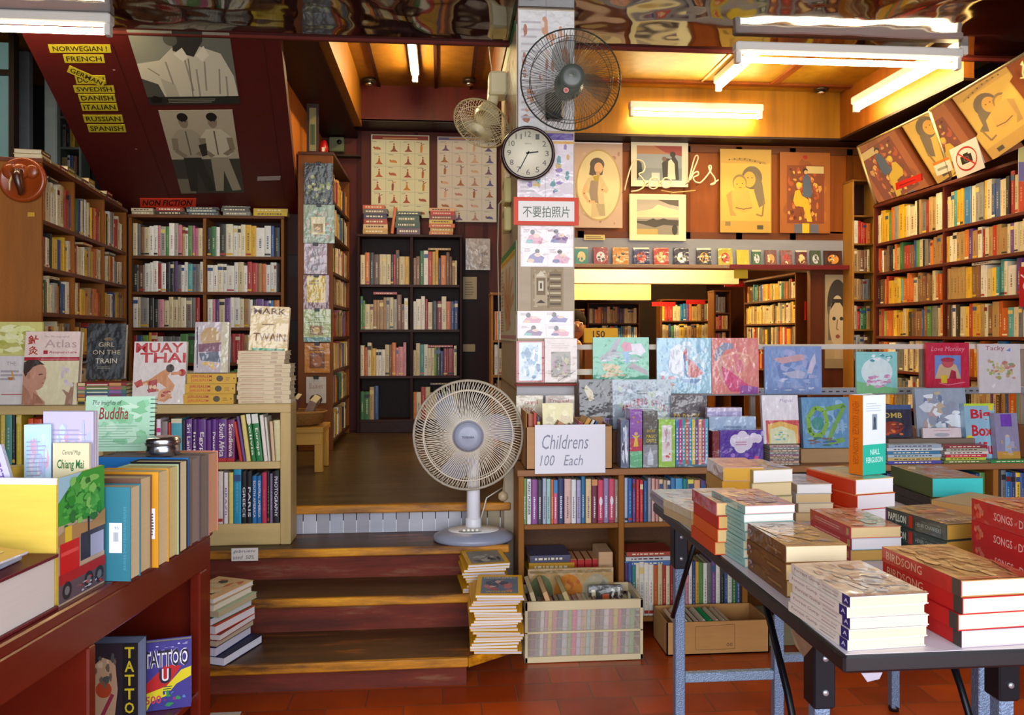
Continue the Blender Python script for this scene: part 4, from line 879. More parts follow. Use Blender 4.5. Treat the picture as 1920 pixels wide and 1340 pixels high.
blob(b, (c.x, c.y-.012, c.z+.035), .042, .03, .036, '#a0481a'); blob(b, (c.x-.05, c.y-.006, c.z+.035), .032, .012, .034, '#944014'); blob(b, (c.x+.048, c.y-.006, c.z+.035), .03, .012, .032, '#944014')
blob(b, (c.x-.018, c.y-.03, c.z+.052), .013, .01, .01, '#a85020'); blob(b, (c.x+.018, c.y-.03, c.z+.052), .013, .01, .01, '#a85020'); child(b, 'elephant_head', pq)
b = MB(); b.tube([(c.x+.002, c.y-.03, c.z+.03), (c.x+.004, c.y-.045, c.z), (c.x+.010, c.y-.04, c.z-.03), (c.x+.014, c.y-.03, c.z-.06), (c.x+.006, c.y-.025, c.z-.075)], [.024, .02, .017, .014, .008], '#4c2410', 'varnish', 12); child(b, 'trunk', pq)
b = MB(); b.tube([(c.x-.03, c.y-.02, c.z+.01), (c.x-.036, c.y-.03, c.z-.02), (c.x-.034, c.y-.035, c.z-.058)], [.005, .005, .003], '#d8b070', 'plastic', 8); child(b, 'tusk', pq)
for i, (x, y) in enumerate(((40, 399), (60, 402))):
    sheet('yellow_sticker', 'torn yellow sticker under the elephant plaque, %s' % ('the left one' if i == 0 else 'the right one'), 'sticker', (x-8, y-4, x+8 if i == 0 else x+5, y+4), 3.893, bg('#c89424'), '#c89424', t=.001)

# ---- tilted mirrors over the right bookcase
def mirror(name, label, tl, bl, y1, dx, art=None):
    """tl/bl px of the far edge; runs toward us to y1"""
b0 = Vector((2.96, 5.25, 2.15)); t0 = atY(1608, 275, 5.28); 
def mir_quad(s0, s1):
    dirv = Vector((-.04, -1, 0)).normalized(); return b0+dirv*s0, t0+dirv*s0, t0+dirv*s1, b0+dirv*s1
for i, (s0, s1, dz, lab) in enumerate(((0, .86, 0, 'far tilted mirror above the long bookcase, red label on it'), (.87, 1.9, .01, 'near tilted mirror above the long bookcase, no-camera card on it'))):
    q = [Vector(p)+Vector((0, 0, dz)) for p in mir_quad(s0, s1)]
    if i == 1: q[2] += Vector((-.15, 0, -.03)); q[3] += Vector((-.15, 0, 0))
    n_ = (q[3]-q[0]).cross(q[1]-q[0]).normalized()
    if n_.x > 0: n_ = -n_
    o = empty('tilted_mirror', q[0]); tag(o, lab, 'mirror', 'tilted mirrors'); b = MB(); bk = -n_*.008
    b.add(q+[p+bk for p in q], [(0, 1, 2, 3), (7, 6, 5, 4), (0, 4, 5, 1), (1, 5, 6, 2), (2, 6, 7, 3), (3, 7, 4, 0)], '#ffffff', 'mirror'); child(b, 'glass', o)
    b = MB()
    for a_, c_ in ((q[0], q[1]), (q[1], q[2])): b.tube([a_, c_], .008, '#b8a070', 'metal', 6)
    child(b, 'edge_strip', o)
    if i == 0: MN, MQ = n_, q
    else: MN2, MQ2 = n_, q
def on_plane(px, py, q, n_):
    r = ray(px, py); o_ = Vector((0, 0, HC)); return o_+r*((q[0]-o_).dot(n_)/r.dot(n_))
def on_mirror(name, label, cat, quad, q, n_, art, base):
    bl, br, tl = [on_plane(*p, q, n_)+n_*.004 for p in quad]; b = MB(); U = br-bl; V = tl-bl; m_ = U.cross(V).normalized()
    if m_.dot(n_) < 0: m_ = -m_
    T = -m_*.002; b.add([bl, br, br+V, tl, bl+T, br+T, br+V+T, tl+T], [(0, 1, 2, 3), (4, 7, 6, 5), (0, 4, 5, 1), (1, 5, 6, 2), (2, 6, 7, 3), (3, 7, 4, 0)], base)
    art(CV(b, bl, U, V)); c_ = (bl+br)/2
    for i in range(len(b.v)): b.v[i] = b.v[i]-c_
    o = b.build(name, loc=c_); tag(o, label, cat)
def nocam(v):
    v.rect(0, 0, 1, 1, '#dcd6d0')
    v.rect(.3, .36, .7, .62, '#1c1818'); v.rect(.42, .62, .6, .68, '#1c1818'); v.ell(.5, .49, .1, .1, '#5a5050'); v.ell(.5, .49, .06, .06, '#1c1818')
    ring = [(.5+.36*math.cos(t), .5+.36*math.sin(t)) for t in [i*2*math.pi/28 for i in range(29)]]; v.line(ring, .028, '#b81c14'); v.line([(.26, .76), (.74, .24)], .028, '#b81c14')
on_mirror('no_photo_card', 'white card with a camera in a red prohibition circle', 'sign', ((1797, 335), (1848, 314), (1781, 281)), MQ2, MN2, nocam, '#dcd6d0')
on_mirror('red_label', 'red handwritten label stuck on the far tilted mirror', 'label', ((1681, 356), (1729, 338), (1680, 343)), MQ, MN, lambda v: (v.rect(0, 0, 1, 1, '#c01c14'), v.greek(.15, .35, .8, .65, 1, '#7a0c0c')), '#c01c14')
on_mirror('price_card', 'small white card with orange edge between the two tilted mirrors', 'card', ((1758, 330), (1788, 318), (1750, 306)), MQ, MN, lambda v: (v.rect(0, 0, 1, 1, '#cfc8b8'), v.rect(0, .8, 1, 1, '#d86a24'), v.greek(.15, .3, .8, .65, 1, '#8a8478', rnd=False)), '#cfc8b8')
# ---------------------------------------------------------------- beige shelf unit on the top step
YB = 3.385
def px_x(px, Y): return atY(px, 700, Y).x
def pz(px, py, Y): return atY(px, py, Y).z
BE = '#c8ac74'
def beige(px0, px1, label, mids):
    x0, x1 = px_x(px0, YB), px_x(px1, YB); zt = pz(540, 757, YB); z0 = TZ[2]+.001
    o = empty('shelf_unit', (x0, YB, z0)); tag(o, label, 'shelf unit', 'pale shelf units'); t = .043
    b = MB(); b.bbox(x0, YB, z0, x0+t, YB+.135, zt-.036, BE, 'wood'); child(b, 'side_panel', o)
    b = MB(); b.bbox(x1-t, YB, z0, x1, YB+.135, zt-.036, BE, 'wood'); child(b, 'side_panel', o)
    b = MB(); b.bbox(x0, YB-.001, zt-.036, x1, YB+.135, zt, BE, 'woodx'); child(b, 'top_panel', o)
    b = MB(); b.bbox(x0+t, YB+.002, z0, x1-t, YB+.13, z0+.088, BE, 'woodx'); child(b, 'bottom_panel', o)
    for z in mids: b = MB(); b.bbox(x0+t, YB+.002, z-.03, x1-t, YB+.13, z, BE, 'woodx'); child(b, 'shelf', o)
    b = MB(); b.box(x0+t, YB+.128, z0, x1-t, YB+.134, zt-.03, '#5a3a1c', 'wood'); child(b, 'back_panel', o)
    return zt, z0
ZM = pz(450, 866, YB)
ZT, ZB0 = beige(172, 545, 'pale wood shelf unit on the top step packed with travel guidebooks', (ZM,))
beige(-120, 171, 'pale wood shelf unit at the left edge, under the acupuncture book', (ZM,))
def spine_book(name, label, x0, x1, y0, y1, Y, col, txt=None, tc='#f0e8d8', lean=0, art=None, depth=.1, cat='book', group=None, pg='#d8c8a0', zbase=None, mat='spines'):
    """standing book seen by its spine, from its pixel box in the plane Y"""
    a = atY((x0+x1)/2, y1, Y); w = (atY(x1, y1, Y)-atY(x0, y1, Y)).x-.0008; zb = a.z if zbase is None else zbase
    h = pz((x0+x1)/2, y0, Y)-zb
    b = MB(); R = random.Random(int(x0*7+y0)); shelf_book(b, R, w, h, depth, col, 'x', -w/2, 0, 0, deco=(txt is None and art is None))
    v = CV(b, (-w/2, 0, 0), (w, 0, 0), (0, 0, h), 'spines')
    if art: art(v)
    if txt: v.text(txt, .22, .12, .78, .9 if len(txt) > 6 else .7, tc, bold=.01, rot=-1)
    o = b.build(name); o.location = (a.x, Y, zb+.0005)
    if lean: o.rotation_euler = (0, lean, 0); o.location.z += abs(math.sin(lean))*w/2
    tag(o, label, cat, group); return o
G = 'travel books on the pale shelf unit'; Yc = YB+.008
top = [(293, 301, 786, '#e8d8e0', None, 'pink and white striped magazine holder spine'), (302, 314, 790, '#8a7a78', None, 'grey-brown spine'), (315, 320, 792, '#c83018', None, 'thin bright red spine'), (321, 341, 785, '#48a0b0', None, 'light blue spine with cream top'),
       (342, 347, 788, '#2a2830', None, 'thin black spine'), (348, 360, 786, '#5a1c78', 'Sri Lanka', 'purple guidebook lettered Sri Lanka'), (361, 369, 786, '#4a1868', 'India', 'narrow purple guidebook lettered India'), (370, 386, 786, '#5a1c78', 'Egypt', 'purple guidebook lettered Egypt'),
       (387, 396, 788, '#5a1c78', '', 'purple guidebook with small plain spine'), (397, 406, 786, '#5c2080', 'Panama', 'purple guidebook lettered Panama'), (407, 425, 786, '#5a1c78', 'South Africa', 'purple guidebook lettered South Africa'), (426, 440, 787, '#701c60', 'Scandinavia', 'plum guidebook lettered Scandinavia')]
for x0, x1, y0, c, t, l in top:
    def art(v, c=c, x0=x0):
        if x0 == 293:
            for q in (.1, .3, .5, .7): v.rect(0, q, 1, q+.1, '#d01c7c' if q > .3 else '#6a5450')
        if x0 == 321: v.rect(0, .9, 1, 1, '#d8cca8')
        if c in ('#5a1c78', '#5c2080', '#701c60', '#4a1868'): v.rect(0, 0, 1, .09, '#b02020')
    spine_book('guidebook', uniq('%s in the upper row of the pale shelf unit' % l), x0, x1, y0, 866, Yc, c, t or None, art=art, group=G, zbase=ZM)
lean = [(443, 449, 790, '#c02c1c', None, -.16, 'red'), (450, 455, 780, '#6a4a8a', None, -.15, 'violet'), (456, 464, 778, '#e0c870', None, -.13, 'pale yellow leaning'), (466, 474, 776, '#1f7a3c', 'Bolivia', -.12, 'green'), (475, 487, 776, '#1f7a3c', 'Europe', -.11, 'thick green'),
        (489, 496, 778, '#e8dcd0', 'Colombia', -.10, 'white'), (497, 501, 782, '#e0d8c8', None, -.09, 'thin white'), (504, 510, 790, '#d8b890', None, -.07, 'tan'), (511, 523, 788, '#d8cc98', None, -.06, 'cream')]
for x0, x1, y0, c, t, ln, l in lean:
    def art(v, c=c):
        if c == '#1f7a3c': v.rect(0, .8, 1, 1, '#e0dcd0')
    spine_book('guidebook', '%s guidebook leaning left in the upper row of the pale shelf unit' % l, x0+6, x1+6, y0, 866, Yc, c, t, art=art, lean=ln, group=G, zbase=ZM)
low = [(412, 422, 884, '#d8c8c0', None, 'pale mauve, red foot'), (424, 431, 886, '#e8dcdc', 'BRAZIL', 'white with violet letters'), (433, 441, 886, '#e0cc70', None, 'yellow'), (442, 456, 880, '#1490b8', None, 'broad bright blue'), (457, 466, 884, '#141418', 'GREECE', 'black lettered Greece'), (467, 476, 884, '#1a1a1e', 'PARIS', 'black lettered Paris'),
       (477, 485, 892, '#1c70b0', 'SOUTH AMERICA', 'blue with small white letters'), (486, 494, 892, '#1c68a8', 'CENTRAL AMERICA', 'blue with smaller white letters'), (495, 504, 886, '#c02c50', None, 'crimson'), (505, 509, 884, '#26242a', None, 'narrow black'), (510, 515, 888, '#7a6e88', None, 'grey-violet'), (516, 527, 884, '#1c1a24', 'PHOTOGRAPHY', 'black lettered Photography')]
zl = ZB0+.088
for x0, x1, y0, c, t, l in low:
    spine_book('guidebook', '%s spine in the lower row of the pale shelf unit' % l, x0-4, x1-4, y0, 975, Yc, c, t, '#e8e0f0' if c != '#e8dcdc' else '#7a5a9a', group=G, zbase=zl)
lf = [(0, 9, 772, '#c8b048', 'olive yellow'), (10, 22, 772, '#4a8a80', 'sea green'), (23, 28, 774, '#2a2c34', 'thin black'), (30, 40, 772, '#c8b030', 'mustard yellow')]
for x0, x1, y0, c, l in lf: spine_book('guidebook', '%s spine at the far left of the left-edge shelf unit' % l, x0-100, x1-100, y0, 866, Yc, c, None, group=G, zbase=ZM) if 0 else spine_book('guidebook', '%s spine at the photo edge in the left shelf unit' % l, x0, x1, y0, 866, Yc, c, None, group=G, zbase=ZM)
for x0, x1, y0, c, t, l in ((52, 62, 785, '#d8501c', None, 'bright orange'), (63, 78, 786, '#cc4418', None, 'broad red-orange'), (212, 226, 790, '#c83c18', None, 'orange-red'), (228, 246, 792, '#b84018', None, 'rust'), (248, 262, 792, '#8a2a5a', None, 'magenta')):
    if x0 < 170: spine_book('guidebook', '%s spine behind the map holder in the left shelf unit' % l, x0, x1, y0, 866, Yc, c, t, group=G, zbase=ZM)

# ---- display books on top of the pale units
def facing(name, label, r, Y, art, thick=.02, base='#d8d0c0', mat='wrapped', tilt=-.12, spine=None, zb=None, cat='book', group=None, pages=True, roll=0, rz=0):
    """book standing with its cover toward us; pixel box in plane Y"""
    a = atY(r[0], r[3], Y); c = atY(r[2], r[1], Y); d = atY(r[0], r[1], Y); e = atY(r[2], r[3], Y)
    w = c.x-a.x; z0 = (a.z+e.z)/2 if zb is None else zb; h = ((c.z+d.z)/2-z0)/math.cos(tilt)
    o = empty(name, ((a.x+c.x)/2, Y, z0+.0015), rz); o.rotation_euler = (tilt, roll, rz); tag(o, label, cat, group)
    if roll: o.location.z += abs(math.sin(roll))*w/2
    if tilt: o.location.z += 0
    b = MB(); t = .0022
    b.box(-w/2, 0, 0, w/2, t, h, base, mat); b.box(-w/2, thick-t, 0, w/2, thick, h, base, mat); b.box(-w/2, t, 0, -w/2+t, thick-t, h, spine or base, mat)
    art(CV(b, (-w/2, 0, 0), (w, 0, 0), (0, 0, h), mat)); b.build('cover', o)
    if pages:
        b = MB(); b.M = Matrix.Rotation(math.pi/2, 4, 'X'); b.box(-w/2+t, .003, -thick+t, w/2-.003, h-.003, -t, '#d8ccb0', 'pages'); b.M = Matrix.Identity(4)
        p = b.build('page_block', o)
    return o
def prof_face(v):
    v.rect(0, 0, 1, 1, '#e2c8bc'); v.rect(0, 0, 1, .62, '#dcd0a8'); v.rect(0, .60, 1, .65, '#a81c2c'); v.greek(.3, .615, .98, .635, 1, '#d88a90', rnd=False)
    v.text('針', .05, .82, .24, .95, '#a82818', bold=.02); v.text('灸', .07, .68, .24, .8, '#a82818', bold=.02); v.text('Atlas', .36, .78, .94, .89, '#b89a94'); v.text('The Photographic', .34, .91, .8, .945, '#9a8a8a'); v.rect(.34, .69, .42, .74, '#a82030'); v.text('Acupuncture', .44, .69, .95, .735, '#a83040', bold=.01)
    v.poly([(.0, .0), (.0, .57), (.1, .6), (.3, .57), (.4, .5), (.42, .42), (.41, .34), (.36, .24), (.28, .2), (.24, .2), (.3, .12), (.42, .04), (.42, 0)], '#c08a70')
    v.poly([(0, .45), (0, .58), (.08, .61), (.26, .61), (.38, .54), (.3, .55), (.18, .52), (.1, .45), (.04, .38)], '#3c2a24'); v.poly([(.28, .4), (.36, .41), (.34, .425), (.28, .42)], '#5a3a34'); v.poly([(.36, .34), (.42, .36), (.4, .39)], '#a87058'); v.poly([(.33, .285), (.39, .29), (.36, .305)], '#a04a44'); v.poly([(0, .0), (0, .28), (.1, .2), (.2, .06), (.24, 0)], '#a87458'); v.poly([(.2, .17), (.3, .12), (.4, .02), (.2, .02)], '#a06a50'); v.ell(.1, .4, .035, .05, '#b07a60')
    v.poly([(.78, 0), (.8, .12), (.72, .2), (.74, .21), (.84, .16), (.9, .3), (.93, .3), (.92, .0)], '#a07860'); v.splash(['#c8b8c8', '#d8c8c0'], 6, 8, .64, .22, .95, .55, (.1, .25))
YT = 3.405
facing('acupuncture_book', 'large acupuncture book with a face in profile and red Chinese characters', (40, 622, 144, 754), YT, prof_face, .03, '#e2c8bc', zb=ZT)
facing('wall_calendar_book', 'yellow-green floral booklet clipped up at the left edge', (-30, 604, 80, 668), 3.47, lambda v: (v.rect(0, 0, 1, 1, '#c8c070'), v.splash(['#d8d890', '#a8a848', '#e0dca8', '#b8b060'], 50, 51, r=(.06, .2))), .01, '#c8c070', zb=pz(20, 668, 3.47), tilt=0)
facing('white_book', 'white children\'s story paperback at the left edge with a tiny boat', (-40, 668, 42, 753), 3.43, lambda v: (v.rect(0, 0, 1, 1, '#d0c8c4'), v.text('THE', .58, .8, .8, .88, '#9a9098'), v.greek(.45, .5, .98, .74, 3, '#a49aa0'), v.poly([(.62, .56), (.78, .56), (.72, .5), (.66, .5)], '#a86a30'), v.poly([(.7, .57), (.7, .72), (.77, .57)], '#c89040'), v.rect(.5, .2, .98, .215, '#b02c28')), .02, '#d0c8c4', zb=ZT)
def girltrain(v):
    v.rect(0, 0, 1, 1, '#242220'); v.splash(['#2c2a2c', '#1c1a1c', '#34302c'], 20, 61, r=(.1, .3)); v.text('GIRL', .3, .58, .72, .66, '#b8a888'); v.text('ON THE', .16, .44, .88, .52, '#b8a888'); v.text('TRAIN', .24, .28, .8, .37, '#c8bca0'); v.greek(.3, .18, .7, .24, 2, '#6a6458'); v.ell(.55, .72, .12, .03, '#6a5030')
facing('black_thriller', 'black shrink-wrapped novel lettered Girl on the Train atop a small pile', (160, 607, 232, 711), YT+.02, girltrain, .03, '#242220')
cl = ['#b8a030', '#8a3a2a', '#4a4a6a', '#3a6a6a', '#6a7a3a', '#8a1c18']
for i in range(6):
    y1 = 752-i*6.6; z = ZT+i*.0152; a = atY(145, 752, YT); e = atY(237, 752, YT); w = e.x-a.x
    b = MB(); lying(b, w, .115, .0148, cl[i], '#c8b890', deco=False); v = CV(b, (0, 0, 0), (w, 0, 0), (0, 0, .0148), 'spines')
    v.rect(.02, .1, .16, .9, ['#2a2a3a', '#c8b040', '#b8702c', '#a8a070', '#c86a7a', '#d8c890'][i]); v.greek(.2, .25, .62, .75, 1, '#e0d8b8', rnd=False); v.rect(.66, .1, .9, .9, ['#3a3a4a', '#a8882c', '#7a2a4a', '#8a5a9a', '#b04a5a', '#c88a4a'][i])
    o = b.build('comic_book'); o.location = (a.x, YT-.004, z+.0006); tag(o, '%s comic paperback, %s up in the pile under the black novel' % (['olive', 'brick red', 'slate blue', 'teal', 'moss green', 'dark red'][i], ordinal(i+1)), 'book', 'comic paperbacks under the black novel')
def muay(v):
    v.rect(0, 0, 1, 1, '#d8ccc4'); v.text('MUAY', .03, .82, .94, .98, '#b81818', bold=.025); v.text('THAI', .12, .66, .99, .82, '#b81818', bold=.025)
    v.poly([(.1, .34), (.3, .38), (.5, .5), (.66, .58), (.74, .56), (.66, .44), (.8, .3), (.72, .1), (.6, .02), (.56, .16), (.64, .26), (.5, .34), (.3, .3)], '#c8844c'); v.ell(.7, .57, .08, col='#3a2018'); v.ell(.93, .5, .07, col='#b01c18'); v.line([(.72, .48), (.92, .5)], .025, '#c8844c'); v.poly([(.3, .36), (.46, .4), (.46, .2), (.3, .18)], '#a82418'); v.poly([(.02, .34), (.16, .4), (.2, .3), (.08, .26)], '#b83c28'); v.poly([(.5, .2), (.62, .26), (.6, .04), (.46, .04)], '#d8a070'); v.splash(['#c8844c', '#a82418', '#e0b890'], 12, 71, .2, .02, .8, .36, (.05, .14))
facing('boxing_book', 'white book with big red Muay Thai lettering and fighters', (247, 641, 346, 752), YT, muay, .02, '#d8ccc4', zb=ZT)
def floral(v):
    v.rect(0, 0, 1, 1, '#b8a8a8'); v.rect(.78, 0, 1, 1, '#c4b898'); v.ell(.46, .7, .3, .2, '#b89460'); v.poly([(.1, .56), (.78, .6), (.78, .42), (.12, .4)], '#7a4858'); v.poly([(.14, .38), (.7, .42), (.78, .2), (.2, .24)], '#585c6a'); v.splash(['#d8a848', '#c8884a', '#e0c878'], 10, 81, .2, .04, .74, .24, (.08, .2)); v.line([(.06, .9), (.1, .1)], .012, '#3a3430')
facing('floral_book', 'grey-mauve wrapped novel with a yellow bloom, on the yellow triple pile', (363, 604, 427, 699), YT+.02, floral, .03, '#b8a8a8')
for i in range(3):
    x0, x1 = (344, 438) if i == 0 else ((347, 441) if i == 1 else (350, 443)); t = .042; a = atY(x0, 752, YT); w = atY(x1, 752, YT).x-a.x
    b = MB(); lying(b, w, .12, t-.001, '#cf9c12', '#c8b080', deco=False); v = CV(b, (0, 0, 0), (w, 0, 0), (0, 0, t), 'spines'); v.text('JERUSALEM', .08, .52, .5, .86, '#b83c14', bold=.02); v.text('JERUSALEM', .08, .14, .5, .46, '#c85a1c', bold=.02); v.ell(.66, .5, .07, .3, '#4a3a1c', 14); v.greek(.78, .3, .9, .7, 2, '#a87c10'); v.ell(.95, .5, .015, .08, '#4a3a1c')
    o = b.build('yellow_paperback'); o.location = (a.x, YT-.002+.003*i, ZT+i*t+.0006); tag(o, 'fat yellow paperback with orange lettering, %s of its pile of three' % ('lowest', 'middle', 'topmost')[i], 'book', 'yellow paperbacks piled on the pale unit')
def twain(v):
    v.rect(0, 0, 1, 1, '#d8bc84'); v.text('MARK', .06, .82, .92, .96, '#5a3414', bold=.015); v.text('TWAIN', .1, .22, .94, .4, '#7a4a18', bold=.02); v.greek(.3, .58, .66, .62, 1, '#7a5a30'); v.rect(.08, .01, .94, .06, '#2f8a58')
facing('novel', 'cream novel with brown carnival lettering on the tall cream pile', (466, 576, 538, 660), YT+.03, twain, .025, '#d8bc84', roll=.04)
for i in range(12):
    t = .0183; a = atY(446+random.uniform(-2, 1), 752, YT); w = atY(544, 752, YT).x-atY(446, 752, YT).x+(.022 if i < 9 else 0)
    b = MB(); lying(b, w-.02, .12, t-.0006, '#d4bc94', '#d8ccb0', deco=False); v = CV(b, (0, 0, 0), (w-.02, 0, 0), (0, 0, t), 'spines'); v.greek(.06, .3, .5, .6, 1, '#b88a70', rnd=False); v.greek(.7, .2, .84, .8, 2, '#a88468', rnd=False)
    o = b.build('cream_paperback'); o.location = (a.x, YT-.004+random.uniform(0, .006), ZT+i*t+.0006); o.rotation_euler = (0, 0, random.uniform(-.02, .02)); tag(o, 'cream paperback, %s up in the tall pile beside the yellow books' % ordinal(i+1), 'book', 'identical cream paperbacks in the tall pile')
# label on the step edge, handwritten
sheet('price_note', 'small handwritten used-book note taped to the top step edge', 'note', (434, 1027, 484, 1051), 3.292, lambda v: (v.rect(0, 0, 1, 1, '#d8d0c8'), v.text('gebruikte', .06, .58, .9, .88, '#4a4a58', shear=.2), v.text('used  50%', .06, .14, .86, .44, '#4a4a58', shear=.2)), '#d8d0c8', t=.001)

# ---- low stool with basket behind the unit
sx, sy = -.80, 4.50
o = empty('wooden_stool', (sx, sy, .51)); tag(o, 'low pale wooden stool with arched legs on the raised floor', 'stool')
SW = '#c4903c'
b = MB(); b.bbox(sx-.26, sy-.13, .51+.215, sx+.16, sy+.15, .51+.245, SW, 'woodx', .004); child(b, 'seat', o)
b = MB(); b.bbox(sx-.25, sy-.115, .51+.15, sx+.15, sy-.1, .51+.215, SW, 'woodx', .003); child(b, 'apron', o)
for x, y in ((sx+.11, sy-.11), (sx+.11, sy+.10), (sx-.25, sy-.11), (sx-.25, sy+.10)):
    b = MB(); b.bbox(x, y, .511, x+.045, y+.035, .51+.215, SW, 'wood', .003); child(b, 'leg', o)
b = MB(); b.bbox(sx+.125, sy-.08, .51+.13, sx+.14, sy+.11, .51+.20, SW, 'wood', .003); child(b, 'stretcher', o)
o = empty('wicker_basket', (sx-.02, sy, .756)); tag(o, 'shallow wicker basket of books on the low stool', 'basket')
b = MB(); b.lathe([(.10, 0), (.135, .01), (.15, .07), (.152, .075), (.142, .072), (.128, .014), (.001, .012)], (sx-.03, sy, .756), '#8a5c20', 'wicker', 30, sx=1.25, sy=.8); child(b, 'body', o)
b = MB(); b.tube([(sx-.03+.19*math.cos(q), sy+.12*math.sin(q), .756+.075) for q in [i*2*math.pi/30 for i in range(30)]], .007, '#a87030', 'wicker', 6, closed=True); child(b, 'rim', o)
for i, (dx, rx, ry, c, w, l) in enumerate(((-.10, .5, .0, '#2c7c4c', .09, 'green book tilted in the basket'), (-.01, .5, .3, '#6a3c44', .05, 'dark wine book leaning in the basket'), (.06, .55, .45, '#9a7a6c', .08, 'thick dusky pink book leaning in the basket'))):
    b = MB(); b.box(0, 0, 0, w*.5, .1, .14, c, 'spines'); b.box(w*.5*.06, .002, .002, w*.5*.94, .103, .143, '#d8c8a0', 'pages'); ob = b.build('paperback_book'); ob.location = (sx-.04+dx, sy-.03, .775); ob.rotation_euler = (rx-.3, ry, 0); tag(ob, l, 'book', 'books in the wicker basket')
# covers hung down the end of the narrow bookcase
def g1(v): v.rect(0, 0, 1, 1, '#202418'); v.splash(['#4a5a24', '#788438', '#2c3418', '#8a8c5a'], 30, 91, .03, .03, .97, .6, (.05, .12)); [v.ell(x, y, .07, col='#9a9c68') for x, y in ((.2, .42), (.42, .36), (.62, .44), (.85, .4), (.3, .66))]
def g2(v): v.rect(0, 0, 1, 1, '#8a9a84'); v.splash(['#6a8468', '#a8a898', '#98705c', '#7a947c'], 40, 92); v.rect(.25, .22, .7, .68, '#cfc49c'); v.rect(.33, .27, .62, .5, '#8a6c28'); v.ell(.47, .38, .06, col='#c8a048')
def g3(v): v.rect(0, 0, 1, 1, '#a08c98'); v.poly([(.3, .1), (.28, .5), (.36, .8), (.4, .6), (.5, .85), (.54, .6), (.64, .8), (.66, .4), (.6, .1)], '#7a7078'); v.splash(['#c0b0b8', '#8a7c88'], 14, 93)
def g4(v): v.rect(0, 0, 1, 1, '#7a4a4a'); v.rect(.14, .2, .86, .97, '#c8a80c'); v.greek(.22, .72, .76, .88, 2, '#8a7410'); v.greek(.25, .35, .7, .6, 5, '#a88c10', .3)
def g5(v): v.rect(0, 0, 1, 1, '#a8b478'); v.rect(0, 0, 1, .14, '#6a9490'); v.greek(.25, .66, .8, .88, 3, '#6a8a50', .35); v.rect(.06, .58, .94, .6, '#6a6c40'); v.rect(.24, .2, .72, .5, '#8a6420'); v.ell(.48, .35, .12, .1, '#c8a040')
def g6(v): v.rect(0, 0, 1, 1, '#c07814'); v.rect(.2, .15, .8, .68, '#7a4018'); v.ell(.5, .4, .2, .2, '#a8683c'); v.greek(.2, .74, .8, .9, 2, '#7a4410')
def g7(v): v.rect(0, 0, 1, 1, '#c8bcae'); v.text('Babies', .16, .56, .84, .76, '#a07870'); v.ell(.5, .14, .32, .2, '#3c2418'); v.ell(.5, .05, .2, .12, '#b08060')
for (r, art, c, l) in (((570, 306, 624, 383), g1, '#202418', 'dark green tulip photo cover, topmost'), ((569, 384, 627, 456), g2, '#8a9a84', 'sage floral cover with a cream square, second'), ((570, 457, 613, 514), g3, '#a08c98', 'mauve cover with a pale hand shape, third'), ((569, 516, 617, 580), g4, '#7a4a4a', 'bright yellow cover, fourth'), ((569, 580, 620, 641), g5, '#a8b478', 'pale green and blue cover, fifth'), ((571, 644, 618, 699), g6, '#c07814', 'orange cover with a brown square, sixth'), ((574, 707, 611, 756), g7, '#c8bcae', 'white baby-book cover, lowest')):
    facing('hanging_book', l+' of those hanging on the end panel', r, 5.175, art, .015, c, tilt=0, group='covers hung on the narrow bookcase end')
    b = MB(); p = atY((r[0]+r[2])/2, r[1], 5.17); b.bbox(p.x-.016, 5.166, p.z-.012, p.x+.016, 5.198, p.z+.008, '#141210', 'plastic', .002); ob = b.build('binder_clip'); tag(ob, 'black binder clip on the '+l.split(',')[0], 'clip', 'black binder clips')
# things on the bookcase tops
def flat_pile(cols, x0, x1, Y, z, ts, words, where, group, seed=1, name='paperback_book'):
    R = random.Random(seed)
    for i, (c, t) in enumerate(zip(cols, ts)):
        w = (x1-x0)*R.uniform(.86, 1); b = MB(); lying(b, w, .13, t-.0006, c, deco=True, seed=seed*10+i); o = b.build(name); o.location = (x0+R.uniform(0, x1-x0-w), Y+R.uniform(0, .012), z+.0005); o.rotation_euler = (0, 0, R.uniform(-.03, .03))
        tag(o, uniq('%s book %s in the %s' % (words[i], ('at the bottom' if i == 0 else ('on top' if i == len(cols)-1 else ordinal(i+1)+' up')), where)), 'book', group); z += t
zd = 2.012; xd = lambda p: px_x(p, 6.12)
flat_pile(['#c89a4c', '#d8b880', '#a8401c', '#34283c', '#6a5a4c', '#c85a1c'], xd(680), xd(727), 6.12, zd, [.04, .035, .04, .04, .035, .03], ['wide golden', 'cream', 'rust red', 'dark blue-black', 'drab brown', 'orange'], 'left pile atop the dark bookcase', 'books on top of the dark bookcase', 2)
flat_pile(['#6c5060', '#3a4a30', '#44583c', '#2c3c2c'], xd(741), xd(790), 6.12, zd, [.05, .045, .05, .03], ['mauve-grey', 'dark green', 'mid green', 'black-green'], 'middle pile atop the dark bookcase', 'books on top of the dark bookcase', 3)
flat_pile(['#c87828', '#c8a048', '#c8601c', '#d8b850', '#7a2a18', '#c02c18', '#d8a070'], xd(804), xd(854), 6.12, zd, [.025, .03, .03, .03, .035, .03, .025], ['tan orange', 'straw', 'deep orange', 'yellow', 'maroon', 'bright red', 'peach'], 'pillar-side pile atop the dark bookcase', 'books on top of the dark bookcase', 4)
b = MB(); shelf_book(b, random.Random(5), .022, .2, .13, '#d0681c', 'orange', -.011, 0, 0); o = b.build('paperback_book'); o.location = (xd(735), 6.12, zd+.006); o.rotation_euler = (0, .12, 0); tag(o, 'orange book leaning upright between two piles on the dark bookcase', 'book')
